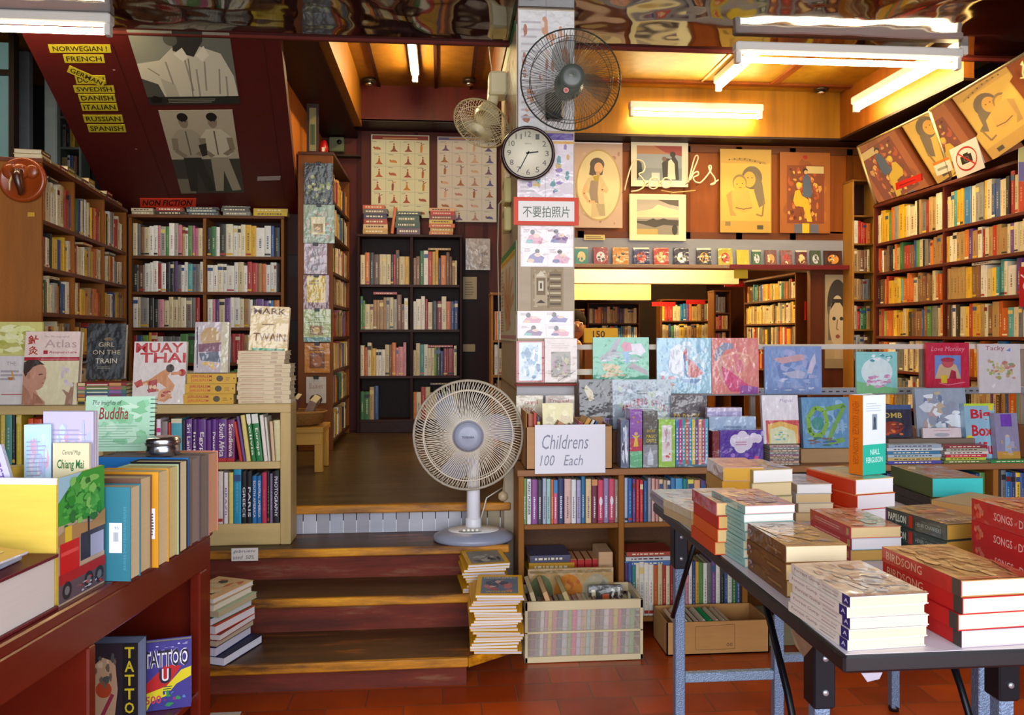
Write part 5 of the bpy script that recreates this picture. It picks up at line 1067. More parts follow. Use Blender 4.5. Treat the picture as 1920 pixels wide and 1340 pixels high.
sheet('hanging_print', 'silvery wrapped print hanging on the wall right of the dark bookcase', 'picture', (873, 447, 919, 506), 6.25, lambda v: (v.rect(0, 0, 1, 1, '#b0a090'), v.splash(['#c8bcb0', '#8a7868', '#a8988c'], 24, 95)), '#b0a090', mat='wrapped')
sheet('notice', 'beige typed notice on the wall right of the dark bookcase', 'notice', (868, 519, 894, 561), 6.26, lambda v: (v.rect(0, 0, 1, 1, '#a8946c'), v.greek(.15, .2, .8, .85, 6, '#6a5638', .3)), '#a8946c')
sheet('notice', 'small beige card below the typed notice', 'notice', (868, 645, 891, 659), 6.26, bg('#a8946c'), '#a8946c')
wc = lambda p: px_x(p, 5.53)
for (x0, x1, cols, ts, ws, sd) in ((246, 290, ['#a89c80', '#c0b498'], [.022, .02], ['stone', 'pale stone'], 11), (291, 349, ['#26201e', '#9a2018'], [.025, .025], ['black', 'dark red'], 12), (350, 412, ['#4c5658', '#7c8a88', '#2c2c34'], [.02, .018, .018], ['slate', 'silver-grey', 'ink'], 13), (414, 472, ['#7c7a6c', '#4c4c48', '#58584c', '#a89c70'], [.028, .025, .025, .02], ['khaki grey', 'charcoal', 'olive grey', 'buff'], 14), (476, 540, ['#d0b010', '#c8a410'], [.028, .024], ['bright yellow', 'golden yellow'], 15)):
    flat_pile(cols, wc(x0), wc(x1), 5.51, 2.051, ts, ws, 'row atop the orange-sign bookcase near %s' % ({246: 'the plaque', 291: 'the sign', 350: 'the centre', 414: 'the posters', 476: 'the passage'}[x0]), 'books lying on top of the bookcase below the orange sign', sd, 'hardback_book')
R = random.Random(77); u = .03; k = 0
nm = ['cream', 'buff', 'red', 'mustard', 'grey', 'brown', 'white', 'tan', 'olive', 'dark red', 'pale grey', 'ochre']; cc = ['#d8c890', '#c0a870', '#8a1c18', '#c89c24', '#8a8470', '#6a4424', '#dcd4bc', '#a8844c', '#6a6a38', '#6a1414', '#a8a090', '#b08428']
while u < 1.42 and k < 12:
    w = R.uniform(.11, .13); z = 2.076
    for j in range(1 if k % 3 else 2):
        b = MB(); t = R.uniform(.02, .032); lying(b, w, .12, t-.001, cc[(k+j*5) % 12]); o = b.build('hardback_book'); o.location = LC.P(u, .01, z+.0006); o.rotation_euler = (0, 0, LC.ang); z += t
        tag(o, uniq('%s book lying flat on the tall oak bookcase, %s along from the plaque%s' % (nm[(k+j*5) % 12], ordinal(k+1), ', upper' if j else '')), 'book', 'books lying on top of the tall oak bookcase')
    u += w+.004; k += 1

# ---------------------------------------------------------------- dark red display shelf, front left
n0 = atZ(0, 1210, .74); f0 = atZ(400, 985, .74); dl = Vector((f0.x-n0.x, f0.y-n0.y, 0)).normalized(); al = math.atan2(dl.y, dl.x)
orig = f0-dl*1.35
FM = Matrix.Translation((orig.x, orig.y, 0)) @ Matrix.Rotation(al, 4, 'Z')      # local x runs away from us along the front edge, y to the left (into the shelf)
fs = empty('display_shelf', orig, al); fs.location.z = 0; tag(fs, 'dark red varnished display shelf in the front left corner', 'display shelf')
MR = '#641a0c'
def lp(x, y, z): return FM @ Vector((x, y, z))
def lbox(name, x0, y0, z0, x1, y1, z1, mat='varnish', col=MR):
    b = MB(); b.bbox(x0, y0, z0, x1, y1, z1, col, mat, .004); o = b.build(name, fs); return o
lbox('top_board', -.02, 0, .715, 1.35, .62, .74)
lbox('front_rail', -.02, .002, .635, 1.33, .022, .715)
for x in (.0, .775, 1.315): lbox('upright', x, .004, .0, x+.028, .6, .635 if x < 1.3 else .715)
lbox('end_stile', 1.27, .001, 0, 1.316, .03, .635)
lbox('lower_shelf', .03, .01, .30, 1.30, .6, .32); lbox('lower_shelf', .03, .01, .05, 1.30, .6, .07)
lbox('back_panel', .03, .585, .05, 1.32, .60, .72, col='#5a180c')
def tattoo(v): v.rect(0, 0, 1, 1, '#2a2028'); v.poly([(.0, 0), (.0, .7), (.3, .85), (.55, .8), (.6, .5), (.5, 0)], '#b08c70'); v.ell(.32, .5, .16, .09, '#a83c20'); v.line([(.1, 0), (.5, .45)], .02, '#8a2a3c'); v.splash(['#4a4a4a', '#6a5448', '#c0a890'], 14, 96, .05, .45, .6, .95, (.06, .15)); v.rect(.7, 0, 1, 1, '#1c161a'); v.text('TATTOO', .78, .04, .93, .96, '#c8b01c', bold=.02, rot=-1) if 0 else None; [v.text(ch, .74, .84-.15*i, .93, .96-.15*i, '#c8b01c', bold=.02) for i, ch in enumerate('TATTOO')]
def tattoou(v): v.rect(0, 0, 1, 1, '#3c3488'); v.poly([(0, .34), (.5, .66), (.8, .62), (.4, .2), (.1, .1)], '#b8181c'); v.text('TATTOO', .04, .62, .96, .88, '#e8e4f0', bold=.07); v.text('TATTOO', .04, .62, .96, .88, '#1c1830', bold=.015); v.text('U', .36, .38, .6, .6, '#e8e4f0', bold=.08); v.text('U', .36, .38, .6, .6, '#1c1830', bold=.02); v.poly([(0, .04), (.1, .26), (.5, .34), (.8, .56), (1, .6), (1, .46), (.7, .36), (.5, .2), (.2, .14), (.1, 0)], '#d8c81c'); v.text('500', .08, .1, .4, .22, '#c83c50', bold=.02); v.greek(.44, .26, .66, .36, 3, '#3a5a2a', .4); v.splash(['#2c8a4c', '#3c3488', '#4a7ac0', '#8a2c7c'], 18, 97, .4, .02, .98, .3, (.06, .16)); v.splash(['#a8a0d0', '#6a60b0', '#e0dcf0'], 14, 98, .1, .86, .98, .98, (.04, .1))
def shelf_cover(name, label, x, y, z, w, h, t, art, rz, base, top='#b8b8c8', tilt=0, sp=None):
    p = lp(x, y, z); o = empty(name, p, al+rz); tag(o, label, 'book'); b = MB(); e = .0015
    b.box(0, 0, 0, w, e, h, base); b.box(0, t-e, 0, w, t, h, base); b.box(0, e, 0, e, t-e, h, sp or base); art(CV(b, (0, 0, 0), (w, 0, 0), (0, 0, h), 'print'))
    if sp: v = CV(b, (0, t, 0), (0, -t, 0), (0, 0, h)); [v.text(ch, .3, .62-.14*i, .7, .72-.14*i, '#c8b01c', bold=.02) for i, ch in enumerate('TATTOO') if .62-.14*i > 0]
    b.build('cover', o); b = MB(); b.M = Matrix.Rotation(math.pi/2, 4, 'X'); b.box(e, .002, -t+e, w-.001, h-.002, -e, top, 'pages'); b.build('page_block', o); return o

sc1 = shelf_cover('tattoo_book', 'tall dark tattoo book with an arm photo and yellow upright lettering', 1.04, .165, .321, .115, .215, .05, tattoo, -math.pi/2+.1, '#1c161a', '#7888b0')
sc2 = shelf_cover('tattoo_book', 'shorter colourful tattoo book with purple, red and yellow cover', 1.16, .10, .321, .115, .17, .022, tattoou, -math.pi/2+.36, '#3c3488', '#c8c8d4')
# row of large books on the shelf top, fore-edges to the aisle
def row_book(name, label, x, t, y0, w, h, cover, pages='#cdbb98', art=None, mat='print', tilt=0, z=.7405):
    """stands across the shelf: cover faces us, fore-edge faces the aisle"""
    o = empty(name, lp(x, y0+w, z), al-math.pi/2); o.rotation_euler[0] = tilt; tag(o, label, 'book'); b = MB(); e = .0022
    b.box(0, 0, 0, w, e, h, cover, mat); b.box(0, t-e, 0, w, t, h, cover, mat); b.box(0, e, 0, e, t-e, h, cover, mat)
    if art: art(CV(b, (0, 0, 0), (w, 0, 0), (0, 0, h), mat))
    b.build('cover', o); b = MB(); b.M = Matrix.Rotation(math.pi/2, 4, 'X'); b.box(e, .003, -t+e, w-.0025, h-.003, -e, pages, 'pages'); b.build('page_block', o); return o
def tealart(v): v.rect(0, 0, 1, 1, '#2c7488'); v.rect(.60, .3, .84, .62, '#dfe6ee'); [v.rect(.68+.012*i, .42, .685+.012*i, .52, '#30323c') for i in range(8)]; v.text('95', .7, .55, .78, .58, '#7a8a9a'); v.greek(.87, .12, .93, .8, 40, '#5a98a8', .3)
row_book('paperback_book', 'teal-backed paperback with a white barcode label, nearest in the left display row', .862, .042, -.035, .115, .197, '#2c7488', art=tealart)
row_book('paperback_book', 'thick tan-edged paperback right behind the teal one', .906, .05, -.032, .11, .207, '#6a4a3c', '#cbb790')
def orart(v): v.rect(0, 0, 1, 1, '#d0901c'); v.splash(['#d89c2c', '#c8841c'], 16, 111); v.rect(.86, .3, .95, .62, '#e4e4ea'); v.greek(.88, .34, .93, .58, 8, '#3a3a44', .5)
row_book('paperback_book', 'orange-covered paperback with a white strip label on its back', .96, .05, -.045, .145, .212, '#d0901c', '#d2c094', art=orart)
row_book('paperback_book', 'pale green paperback with cream page edges after the orange one', 1.013, .055, -.04, .12, .212, '#a8c0a0', '#d4c48c')
row_book('paperback_book', 'black paperback showing a sliver of spine in the left display row', 1.073, .04, -.04, .12, .216, '#1c1a1c', '#d8c8a4')
row_book('hardback_book', 'wide blue book whose top edge shows above the row', 1.118, .022, -.03, .245, .216, '#1f7ac8', '#b8a898')
row_book('hardback_book', 'wide grey book behind the blue one', 1.145, .045, -.035, .25, .213, '#6a5a58', '#8c7c74')
row_book('hardback_book', 'second wide grey book supporting the steel tin', 1.195, .045, -.035, .25, .212, '#5c5450', '#7c7068')
row_book('hardback_book', 'tan and pink edged book, last in the left display row', 1.245, .055, -.035, .2, .21, '#c8806c', '#c89878')
# steel tin
o = empty('steel_tin', lp(1.20, .065, .954)); tag(o, 'round polished steel tin standing on the wide grey books', 'tin')
p = lp(1.20, .065, .9540); b = MB(); b.lathe([(.038, 0), (.040, .003), (.040, .026), (.038, .028)], p, '#c8c8cc', 'chrome', 32); child(b, 'body', o)
b = MB(); b.lathe([(.041, .026), (.042, .029), (.042, .040), (.038, .045), (.001, .045)], p, '#d0d0d4', 'chrome', 32); b.lathe([(.043, .031), (.0435, .033), (.043, .035)], p, '#c0c0c4', 'chrome', 32); child(b, 'lid', o)
# wire-bound notebook
def buddha(v):
    v.rect(0, 0, 1, 1, '#a8d0b4'); v.splash(['#8cc49c', '#c0dcc4', '#7cba8c', '#b4d8bc'], 40, 121, r=(.06, .2)); v.text('The insights of', .1, .82, .52, .93, '#3a4a44', shear=.3); v.text('Buddha', .2, .58, .62, .8, '#8a2c24', bold=.01, shear=.15); v.greek(.1, .08, .84, .5, 9, '#7aa08c', .2)
o = empty('notebook', lp(1.215, .235, .9545), al-math.pi/2+.12); o.rotation_euler[0] = -.1; tag(o, 'green wire-bound landscape notebook titled Buddha standing behind the tin', 'notebook')
b = MB(); b.box(0, 0, 0, .176, .002, .142, '#a8d0b4'); buddha(CV(b, (0, 0, 0), (.176, 0, 0), (0, 0, .142))); b.build('cover', o)
b = MB(); b.box(.002, .002, .001, .172, .014, .14, '#dcdcd4', 'paper'); b.build('page_block', o)
b = MB(); [b.tube([(.170+.008*math.cos(q), .007+.011*math.sin(q), .008+i*.0115) for q in [k*math.pi/6 for k in range(12)]], .0009, '#2a3c3c', 'metal', 5, closed=True) for i in range(12)]; b.build('wire_binding', o)
o.location += Vector((-.055, .03, 0))
# yellow magazine box with picture side
o = empty('magazine_box', lp(.698, .017, .7405), al); tag(o, 'yellow cardboard box with a painted street scene on its side, full of maps', 'box')
def scene(v):
    v.rect(0, 0, 1, 1, '#b8a088'); v.rect(0, .62, 1, 1, '#3c9a38'); v.poly([(0, .8), (.3, .94), (.5, 1), (0, 1)], '#9cc4dc'); v.splash(['#2c8a2c', '#58b048', '#2a7030', '#80c060', '#48a040'], 60, 131, .02, .56, .98, .99, (.05, .16)); v.poly([(0, .55), (.35, .6), (.7, .56), (1, .64), (1, .5), (0, .46)], '#a8804c')
    v.rect(.02, .2, .42, .48, '#c01414'); v.rect(.04, .38, .4, .41, '#d84848'); v.rect(.12, .48, .26, .6, '#d8b830'); v.rect(.45, .28, .98, .5, '#28283c'); v.rect(.66, .28, .96, .46, '#a0a4c4'); v.rect(.6, .4, .64, .62, '#1c1c28'); v.rect(0, .16, 1, .24, '#a01c20'); v.rect(0, .02, 1, .16, '#5a4a54')
    for cx in (.16, .62, .86): v.ell(cx, .1, .1, .07, '#26262c'); v.ell(cx, .1, .05, .035, '#6a6a70')
    v.splash(['#c83038', '#b8b8c4', '#6a5a64', '#3c3c4c'], 24, 132, .3, .02, .98, .14, (.04, .1))
b = MB(); D, Wd, Hh = .156, .17, .245
b.box(0, 0, 0, D, .0035, Hh, '#e2c04c', 'cardboard'); b.box(0, 0, 0, .0035, Wd, Hh-.002, '#e2c04c', 'cardboard'); b.box(D-.0035, 0, 0, D, Wd, Hh, '#e2c04c', 'cardboard'); b.box(0, Wd-.0035, 0, D, Wd, Hh, '#e2c04c', 'cardboard'); b.box(0, 0, 0, D, Wd, .003, '#e2c04c', 'cardboard')
b.box(-.001, .002, Hh-.012, .004, Wd, Hh, '#e8e8ee', 'paper'); scene(CV(b, (0, 0, 0), (D, 0, 0), (0, 0, Hh), 'print')); b.build('box_body', o)
def leaflet(label, x, y, z, w, h, t, art, base, rz=0, tilt=0, lean=0, name='folded_map'):
    o = empty(name, lp(x, y, z), al-math.pi/2+rz); o.rotation_euler = (tilt, lean, al-math.pi/2+rz); tag(o, label, 'leaflet', 'maps and leaflets in the yellow box'); b = MB()
    for k in range(4): b.box(.0006*k, t*k/4+.0002, 0, w-.0006*k, t*(k+1)/4-.0004, h, base if k % 2 == 0 else '#d8dce8', 'paper')
    art(CV(b, (0, 0, 0), (w, 0, 0), (0, 0, h))); b.build('folded_sheets', o); return o
def cm(v): v.rect(0, 0, 1, 1, '#d4caa6'); v.text('Central Map', .26, .89, .76, .94, '#1f3a24', shear=.2); v.text('Chiang Mai', .12, .76, .86, .86, '#1c6a34', bold=.02, shear=.1); [v.ell(.5, .58, r_, col=c_) for r_, c_ in ((.26, '#9a8468'), (.2, '#d8d0b0'), (.06, '#6a7a4a'))]; v.rect(0, 0, 1, .12, '#2fa850')
leaflet('cream Chiang Mai city map card standing in front in the box', .800, .093, .80, .075, .238, .012, cm, '#d4caa6', rz=.02)
def mapart(seed, c): return lambda v: (v.rect(0, 0, 1, 1, c), v.splash(['#c8b8d8', '#a8b0dc', '#d8c8d8', '#b8c8e0', '#c89cb8'], 50, seed, r=(.04, .12)), v.greek(.1, .1, .9, .9, 26, '#9a94b8', .25))
leaflet('tall lilac street map with a bent top, tallest in the box', .818, .125, .80, .105, .30, .022, mapart(141, '#b8b0cc'), '#b8b0cc', rz=.02)
leaflet('pale blue folded map at the left of the tall lilac one', .795, .15, .80, .05, .275, .02, mapart(142, '#a8c8dc'), '#a8c8dc', rz=.25)
for i, (yy, c, ln, hh, l) in enumerate(((.175, '#b8b4cc', -.28, .185, 'grey-lilac leaflet with violet lettering tilted left'), (.205, '#c8bcc0', -.36, .18, 'faded leaflet with yellow flowers tilted further left'), (.23, '#9aa8d8', -.42, .17, 'pale blue leaflet, leftmost but one'), (.25, '#b01c40', -.46, .165, 'crimson leaflet at the left edge of the photo'))):
    def la(v, i=i, c=c):
        v.rect(0, 0, 1, 1, c)
        if i == 0: v.text('DESTINATION', .5, .15, .85, .92, '#6a4aa0', rot=-1); v.text('THAI', .2, .5, .4, .85, '#6a4aa0', rot=-1); v.ell(.5, .14, .2, .08, '#c8a048')
        else: v.splash(['#d8b040', '#b8c870', '#d8d0dc', '#a894c0'], 18, 150+i, .05, .5 if i == 1 else .1, .95, .95)
    leaflet(l, .712+i*.004, yy-.02, .845, .07, hh+.005, .012, la, c, rz=.1, lean=ln)
# big book lying in the very corner
o = empty('hardback_book', lp(.36, .012, .7405), al); tag(o, 'very thick dark red hardback lying flat in the bottom left corner', 'book')
b = MB(); b.bbox(0, 0, 0, .333, .24, .006, '#5c1420', 'print', .001); b.bbox(0, 0, .098, .333, .24, .104, '#5c1420', 'print', .001); b.box(0, .235, .006, .333, .24, .098, '#5c1420'); b.build('cover', o)
b = MB(); b.box(.004, .006, .006, .328, .235, .098, '#ccc4c0', 'pages'); b.build('page_block', o)
o = empty('wrapped_magazine', lp(.345, .035, .846), al+.05); tag(o, 'shrink-wrapped magazine with brown photo lying on the dark red hardback', 'magazine')
b = MB(); b.bbox(0, 0, 0, .30, .21, .016, '#b0bcd8', 'wrapped', .002); v = CV(b, (0, 0, .016), (.30, 0, 0), (0, .21, 0), 'wrapped'); v.rect(0, 0, 1, 1, '#9a6434'); v.splash(['#c89454', '#7a4824', '#d8b070', '#a8703c'], 50, 161, .01, .01, .99, .99, (.08, .24)); v.rect(.97, 0, 1, 1, '#a8b8dc'); b.build('cover', o)
o = empty('wrapped_magazine', lp(.34, .03, .8635), al-.03); tag(o, 'upper wrapped picture magazine at the left edge, tilted up', 'magazine'); o.rotation_euler[0] = .10
b = MB(); b.bbox(0, 0, 0, .28, .22, .006, '#c8ccd8', 'wrapped', .002); v = CV(b, (0, 0, .006), (.28, 0, 0), (0, .22, 0), 'wrapped'); v.rect(0, 0, 1, 1, '#c89050'); v.splash(['#d8b47c', '#8a542c', '#b07c44', '#e0c898'], 40, 162, .01, .01, .99, .99, (.08, .24)); b.build('cover', o)
# books piled on the lowest step, beside the red shelf
R = random.Random(170); z = .1315
for i, (c, t, l, pg) in enumerate((('#141a40', .03, 'navy, white-edged, at the bottom', '#d8d8e8'), ('#2a2c6a', .032, 'indigo, second from the bottom', '#c8c8dc'), ('#4a2c24', .024, 'dark brown with a picture', '#b8a890'), ('#8a1c20', .022, 'wine red', '#d8d0d0'), ('#c8420c', .030, 'bright orange', '#d8d4dc'), ('#3c5a38', .026, 'dark mottled green', '#c8ccd0'), ('#a8c0a0', .022, 'pale green', '#b8a888'), ('#c8b8a0', .022, 'open-cornered tan, second from the top', '#d8d0c0'), ('#d8b484', .018, 'orange-yellow magazine on top', '#d8d4cc'))):
    b = MB(); w, d = .17+R.uniform(-.02, .02), .22; b.box(0, 0, 0, w, d, .0015, c, 'print'); b.box(0, 0, t-.0025, w, d, t-.001, c, 'print'); b.box(.001, .002, .0015, w-.002, d-.002, t-.0025, pg, 'pages')
    if i in (2, 5, 8): CV(b, (0, 0, t-.001), (w, 0, 0), (0, d, 0)).splash([c, '#d8c8a0', '#3a3a30', '#c86a3c'], 24, 171+i)
    o = b.build('magazine'); a0_ = atZ(390, 1215, .13); o.location = (a0_.x-.075+R.uniform(-.01, .01), 2.84+R.uniform(0, .02), z+.0006); o.rotation_euler = (0, 0, R.uniform(-.42, -.3)); z += t; tag(o, l+', in the pile on the lowest step', 'magazine', 'books piled on the lowest step')
b = MB(); p = atZ(395, 1336, .001); b.box(p.x, p.y-.05, .0005, p.x+.1, p.y, .0015, '#d8ccc0', 'paper'); o = b.build('paper_scrap'); tag(o, 'scrap of white paper on the tiles at the bottom edge', 'paper')
# ---------------------------------------------------------------- long low shelf unit right of the steps
YU = 3.27; ux0 = px_x(972, YU); ux1 = px_x(2040, YU); zu = .70; zsA = 1.26-(985-625)*3.28/1500; LW = '#9c6428'
un = empty('shelf_unit', (ux0, YU, 0)); tag(un, 'long low wooden shelf unit right of the steps holding children\'s books', 'shelf unit')
b = MB(); b.bbox(ux0-.006, YU-.012, zu-.026, ux1, YU+.24, zu, '#9a6a44', 'woodx'); child(b, 'top_board', un)
for px in (972, 1160, 1392, 1628, 1863, 2026):
    x = px_x(px, YU); b = MB(); b.bbox(x, YU, 0, x+.024, YU+.23, zu-.026, LW, 'wood'); child(b, 'upright', un)
ups = [px_x(q, YU) for q in (972, 1160, 1392, 1628, 1863, 2026)]
for i in range(5):
    b = MB(); b.bbox(ups[i]+.024, YU+.002, zsA-.02, ups[i+1], YU+.22, zsA, LW, 'woodx'); child(b, 'shelf', un)
    b = MB(); b.bbox(ups[i]+.024, YU+.002, .06, ups[i+1], YU+.22, .08, LW, 'woodx'); child(b, 'shelf', un)
b = MB(); b.box(ux0+.02, YU+.222, 0, ux1-.01, YU+.23, zu-.026, '#5a3414', 'woodx'); child(b, 'back_panel', un)
GL = 'books in the long low shelf unit'; YS = YU+.012
rowA = [(400, 428, '#6a9a5c', 'green and cream'), (430, 455, '#e0e0e4', 'white with black letters'), (458, 495, '#8a4a90', 'broad purple'), (497, 525, '#3a3a44', 'charcoal'), (528, 550, '#a8b4cc', 'white and blue'), (552, 578, '#9cc4c0', 'pale aqua'), (581, 595, '#d87028', 'thin orange'), (596, 622, '#c85a80', 'pink with blue head'), (625, 662, '#23305c', 'broad navy'),
        (665, 705, '#d8b0a8', 'broad pale pink'), (708, 737, '#dcdcdc', 'white'), (740, 768, '#a8a0c4', 'pale lilac'), (771, 794, '#1c6c9c', 'tall blue'), (798, 833, '#d8bc90', 'cream'), (836, 872, '#6a2038', 'maroon'), (876, 910, '#c83c60', 'deep pink'), (912, 942, '#8c7ca8', 'lavender'), (945, 978, '#cc4464', 'second deep pink'), (980, 1003, '#8c8074', 'grey')]
for i, (a_, c_, col, l) in enumerate(rowA):
    def art(v, l=l, col=col):
        if 'blue head' in l: v.rect(0, .7, 1, 1, '#2a7ab8')
        if 'deep pink' in l: v.ell(.5, .5, .32, .1, '#d8d8e0'); v.rect(0, .02, 1, .06, '#8a1c3c')
        if l == 'maroon': v.rect(0, .86, 1, 1, '#c88a50')
        if l == 'white with black letters': v.text('PIANO PLANNER', .2, .2, .8, .94, '#1c1c1c', bold=.02, rot=-1)
        else: v.greek(.35, .12, .65, .62, 12, '#e8e4ec' if sum(lin(col)[:3]) < 1 else '#6a5a6a', .7)
    spine_book('childrens_book', '%s spine in the first bay of the low shelf unit' % l, 860+a_/3.35, 860+c_/3.35, 893 if 'tall' in l else 897+(i*5) % 4, 985, YS, col, art=art, group=GL, zbase=zsA)
rowA2 = [(1171, 1177, '#a8b8d4', 'pale blue'), (1178, 1185, '#1c64a8', 'strong blue'), (1186, 1192, '#6a4080', 'violet'), (1193, 1199, '#c43038', 'red'), (1200, 1206, '#c83840', 'red again'), (1207, 1214, '#1c5890', 'dark blue'), (1215, 1221, '#9a9aa4', 'grey'), (1222, 1228, '#d8a8a0', 'pale pink'), (1229, 1235, '#c8908c', 'dusty pink'), (1236, 1243, '#dcc8a4', 'cream'), (1244, 1250, '#b89c88', 'fawn'), (1251, 1257, '#d8d4cc', 'off-white'), (1258, 1266, '#3c7cb0', 'sky blue'), (1267, 1280, '#48a0d0', 'bright cyan blue'), (1281, 1289, '#1c8088', 'teal'), (1290, 1301, '#e0d860', 'lemon'), (1302, 1313, '#e0a878', 'peach'), (1314, 1324, '#4c3c7c', 'indigo')]
for i, (a_, c_, col, l) in enumerate(rowA2):
    spine_book('childrens_book', '%s spine in the second bay of the low shelf unit' % l, a_, c_, 896+(i*7) % 6, 985, YS, col, group=GL, zbase=zsA)
def band(px0, px1, ytop, ybot, zb, seed, where, wts, wr=(.012, .024), name='childrens_book'):
    R = random.Random(seed); x = px_x(px0, YS); xe = px_x(px1, YS); i = 0; prev = None
    while True:
        w = R.uniform(*wr)
        if x+w > xe: break
        cn, c = pick(R, wts); h = 1.26-(ytop+R.uniform(-3, 6)-625)*3.28/1500-zb; b = MB(); shelf_book(b, R, w, h, .14, c, cn, -w/2, 0, 0); o = b.build(name); o.location = (x+w/2, YS, zb+.0005)
        tag(o, uniq([('%s book after the %s one, %s' % (cn, prev, where) if prev else '%s book, first in %s' % (cn, where)), '%s book, %s from the left, %s' % (cn, ordinal(i+1), where)]), 'book', GL); prev = cn; x += w+.0008; i += 1
WB = dict(blue=26, teal=10, white=14, green=8, red=8, purple=5, cream=8, yellow=6, grey=6, black=4, pink=4, orange=3)
band(1168, 1392, 1046, 1150, .081, 21, 'bottom row of the low unit\'s second bay', WB) if 0 else band(1172, 1390, 1064, 1150, .081, 21, 'bottom row, low unit\'s second bay', WB, (.012, .02))
band(1404, 1620, 897, 985, zsA, 22, 'upper row, low unit\'s third bay', WB)
band(1640, 1856, 900, 985, zsA, 23, 'upper row, low unit\'s fourth bay', WB)
band(1878, 2016, 898, 985, zsA, 24, 'upper row, low unit\'s end bay', WB)
# piles in the bottom rows
z = .081
for i, (c, t, l) in enumerate((('#3c5c58', .12, 'dark teal block of small books'), ('#b88a50', .032, 'tan'), ('#c8980c', .038, 'yellow'), ('#c08c10', .036, 'mustard'), ('#4a4a68', .03, 'slate blue'))):
    b = MB(); w = .25-.02*i; lying(b, w, .16, t-.001, c, '#cdbb90'); o = b.build('annual' if i else 'book_block'); o.location = (px_x(986, YS)+.005*i, YS+.02, z+.0006); o.rotation_euler = (0, 0, .03*(-1)**i); z += t
    tag(o, '%s annual lying in the first bay\'s bottom row' % l if i else 'dark teal slab of books under the yellow annuals', 'book', 'annuals lying in the low shelf unit')
for i in range(4):
    x = px_x(1077+i*14, YS); b = MB(); w = .028; b.box(-w/2, 0, 0, w/2, .13, .235, '#b01c1c', 'spines'); b.box(-w/2+.002, .003, .2351, w/2-.002, .128, .2365, '#c89c6c', 'pages'); o = b.build('red_paperback'); o.location = (x, YS+.02, .081); tag(o, 'red paperback standing in the first bay, %s beside the yellow annuals' % ordinal(i+1), 'book', 'red paperbacks in the low shelf unit')
x = px_x(1136, YS); b = MB(); b.bbox(-.03, 0, 0, .03, .14, .27, '#c8a078', 'cardboard'); CV(b, (-.03, 0, 0), (.06, 0, 0), (0, 0, .27)).splash(['#7a4a6a', '#c8703c', '#3c4a7a'], 14, 25, .05, .4, .95, .8); o = b.build('thick_paperback', loc=(x, YS, .081)); tag(o, 'thick tan book with a small picture beside the divider', 'book')
for i, (c, t, l) in enumerate((('#3c6ca8', .02, 'blue and white'), ('#c8c8c8', .018, 'white'), ('#a83824', .018, 'brick red'))):
    w = .20; b = MB(); lying(b, w, .14, t-.001, c); o = b.build('childrens_book'); o.location = (px_x(1172, YS)+.004*i, YS+.005, .081+.212+i*.02-.004); tag(o, '%s book lying across the second bay\'s bottom row' % l, 'book', GL)

# ---- rails behind the counter with picture books leaning on them
YR = 3.66
rx0, rx1 = px_x(1076, YR), 2.85; zr1 = pz(1500, 650, YR); zr2 = pz(1560, 733, YR)
o = empty('display_rail', (rx0, YR, 0)); tag(o, 'long pale metal display rail running behind the picture books', 'rail')
b = MB(); b.bbox(rx0, YR, zr1-.012, rx1, YR+.02, zr1+.012, '#c8bcb0', 'paint'); child(b, 'upper_rail', o)
b = MB(); b.bbox(rx0+.18, YR-.03, zr2-.016, rx1, YR+.02, zr2+.016, '#8a8890', 'paint')
for i in range(60): x = rx0+.3+i*.035; b.box(x, YR-.0305, zr2-.003, x+.018, YR-.03, zr2+.003, '#2a2422') if x < rx1 else None
child(b, 'lower_rail', o)
b = MB(); b.bbox(rx0, YR, pz(1100, 703, YR), rx0+.25, YR+.02, pz(1100, 692, YR), '#d8ccb8', 'paint'); child(b, 'short_rail', o)
for x in (rx0+.005, rx0+.85, rx0+1.7, rx1-.03): b = MB(); b.bbox(x, YR+.02, 0, x+.025, YR+.045, zr1+.01, '#8a8078', 'paint'); child(b, 'post', o)
b = MB(); zst = pz(1400, 803, 3.46); b.bbox(ux0+.345, YU+.125, zu+.001, ux1-.02, YU+.24, zst, '#6a4020', 'woodx'); o = b.build('display_step'); tag(o, 'raised plank behind the boxed books on the low shelf unit', 'plank')
PB = 'picture books leaning on the rail'
def a_parrot(v): v.rect(0, 0, 1, 1, '#58b490'); v.splash(['#4ca888', '#6cc09c'], 12, 31); v.poly([(.1, .5), (.3, .7), (.42, .98), (.5, .98), (.4, .62), (.2, .4)], '#8a8a94'); v.poly([(.5, .82), (.56, .9), (.7, .86), (.68, .66), (.54, .66)], '#c86488'); v.poly([(.52, .66), (.68, .68), (.66, .4), (.56, .38)], '#6aa0c4'); v.poly([(.68, .84), (.86, .86), (.94, .66), (.84, .56), (.7, .64)], '#d4ccd8'); v.splash(['#c8ac78', '#b49a60', '#d0b88c'], 16, 32, .08, .04, .6, .4, (.08, .24)); v.splash(['#c8ccd0', '#a8a4b0', '#8a949c'], 16, 33, .1, .4, .95, .7, (.06, .16)); v.poly([(.6, .3), (.98, .1), (.98, .2), (.7, .4)], '#8a7480')
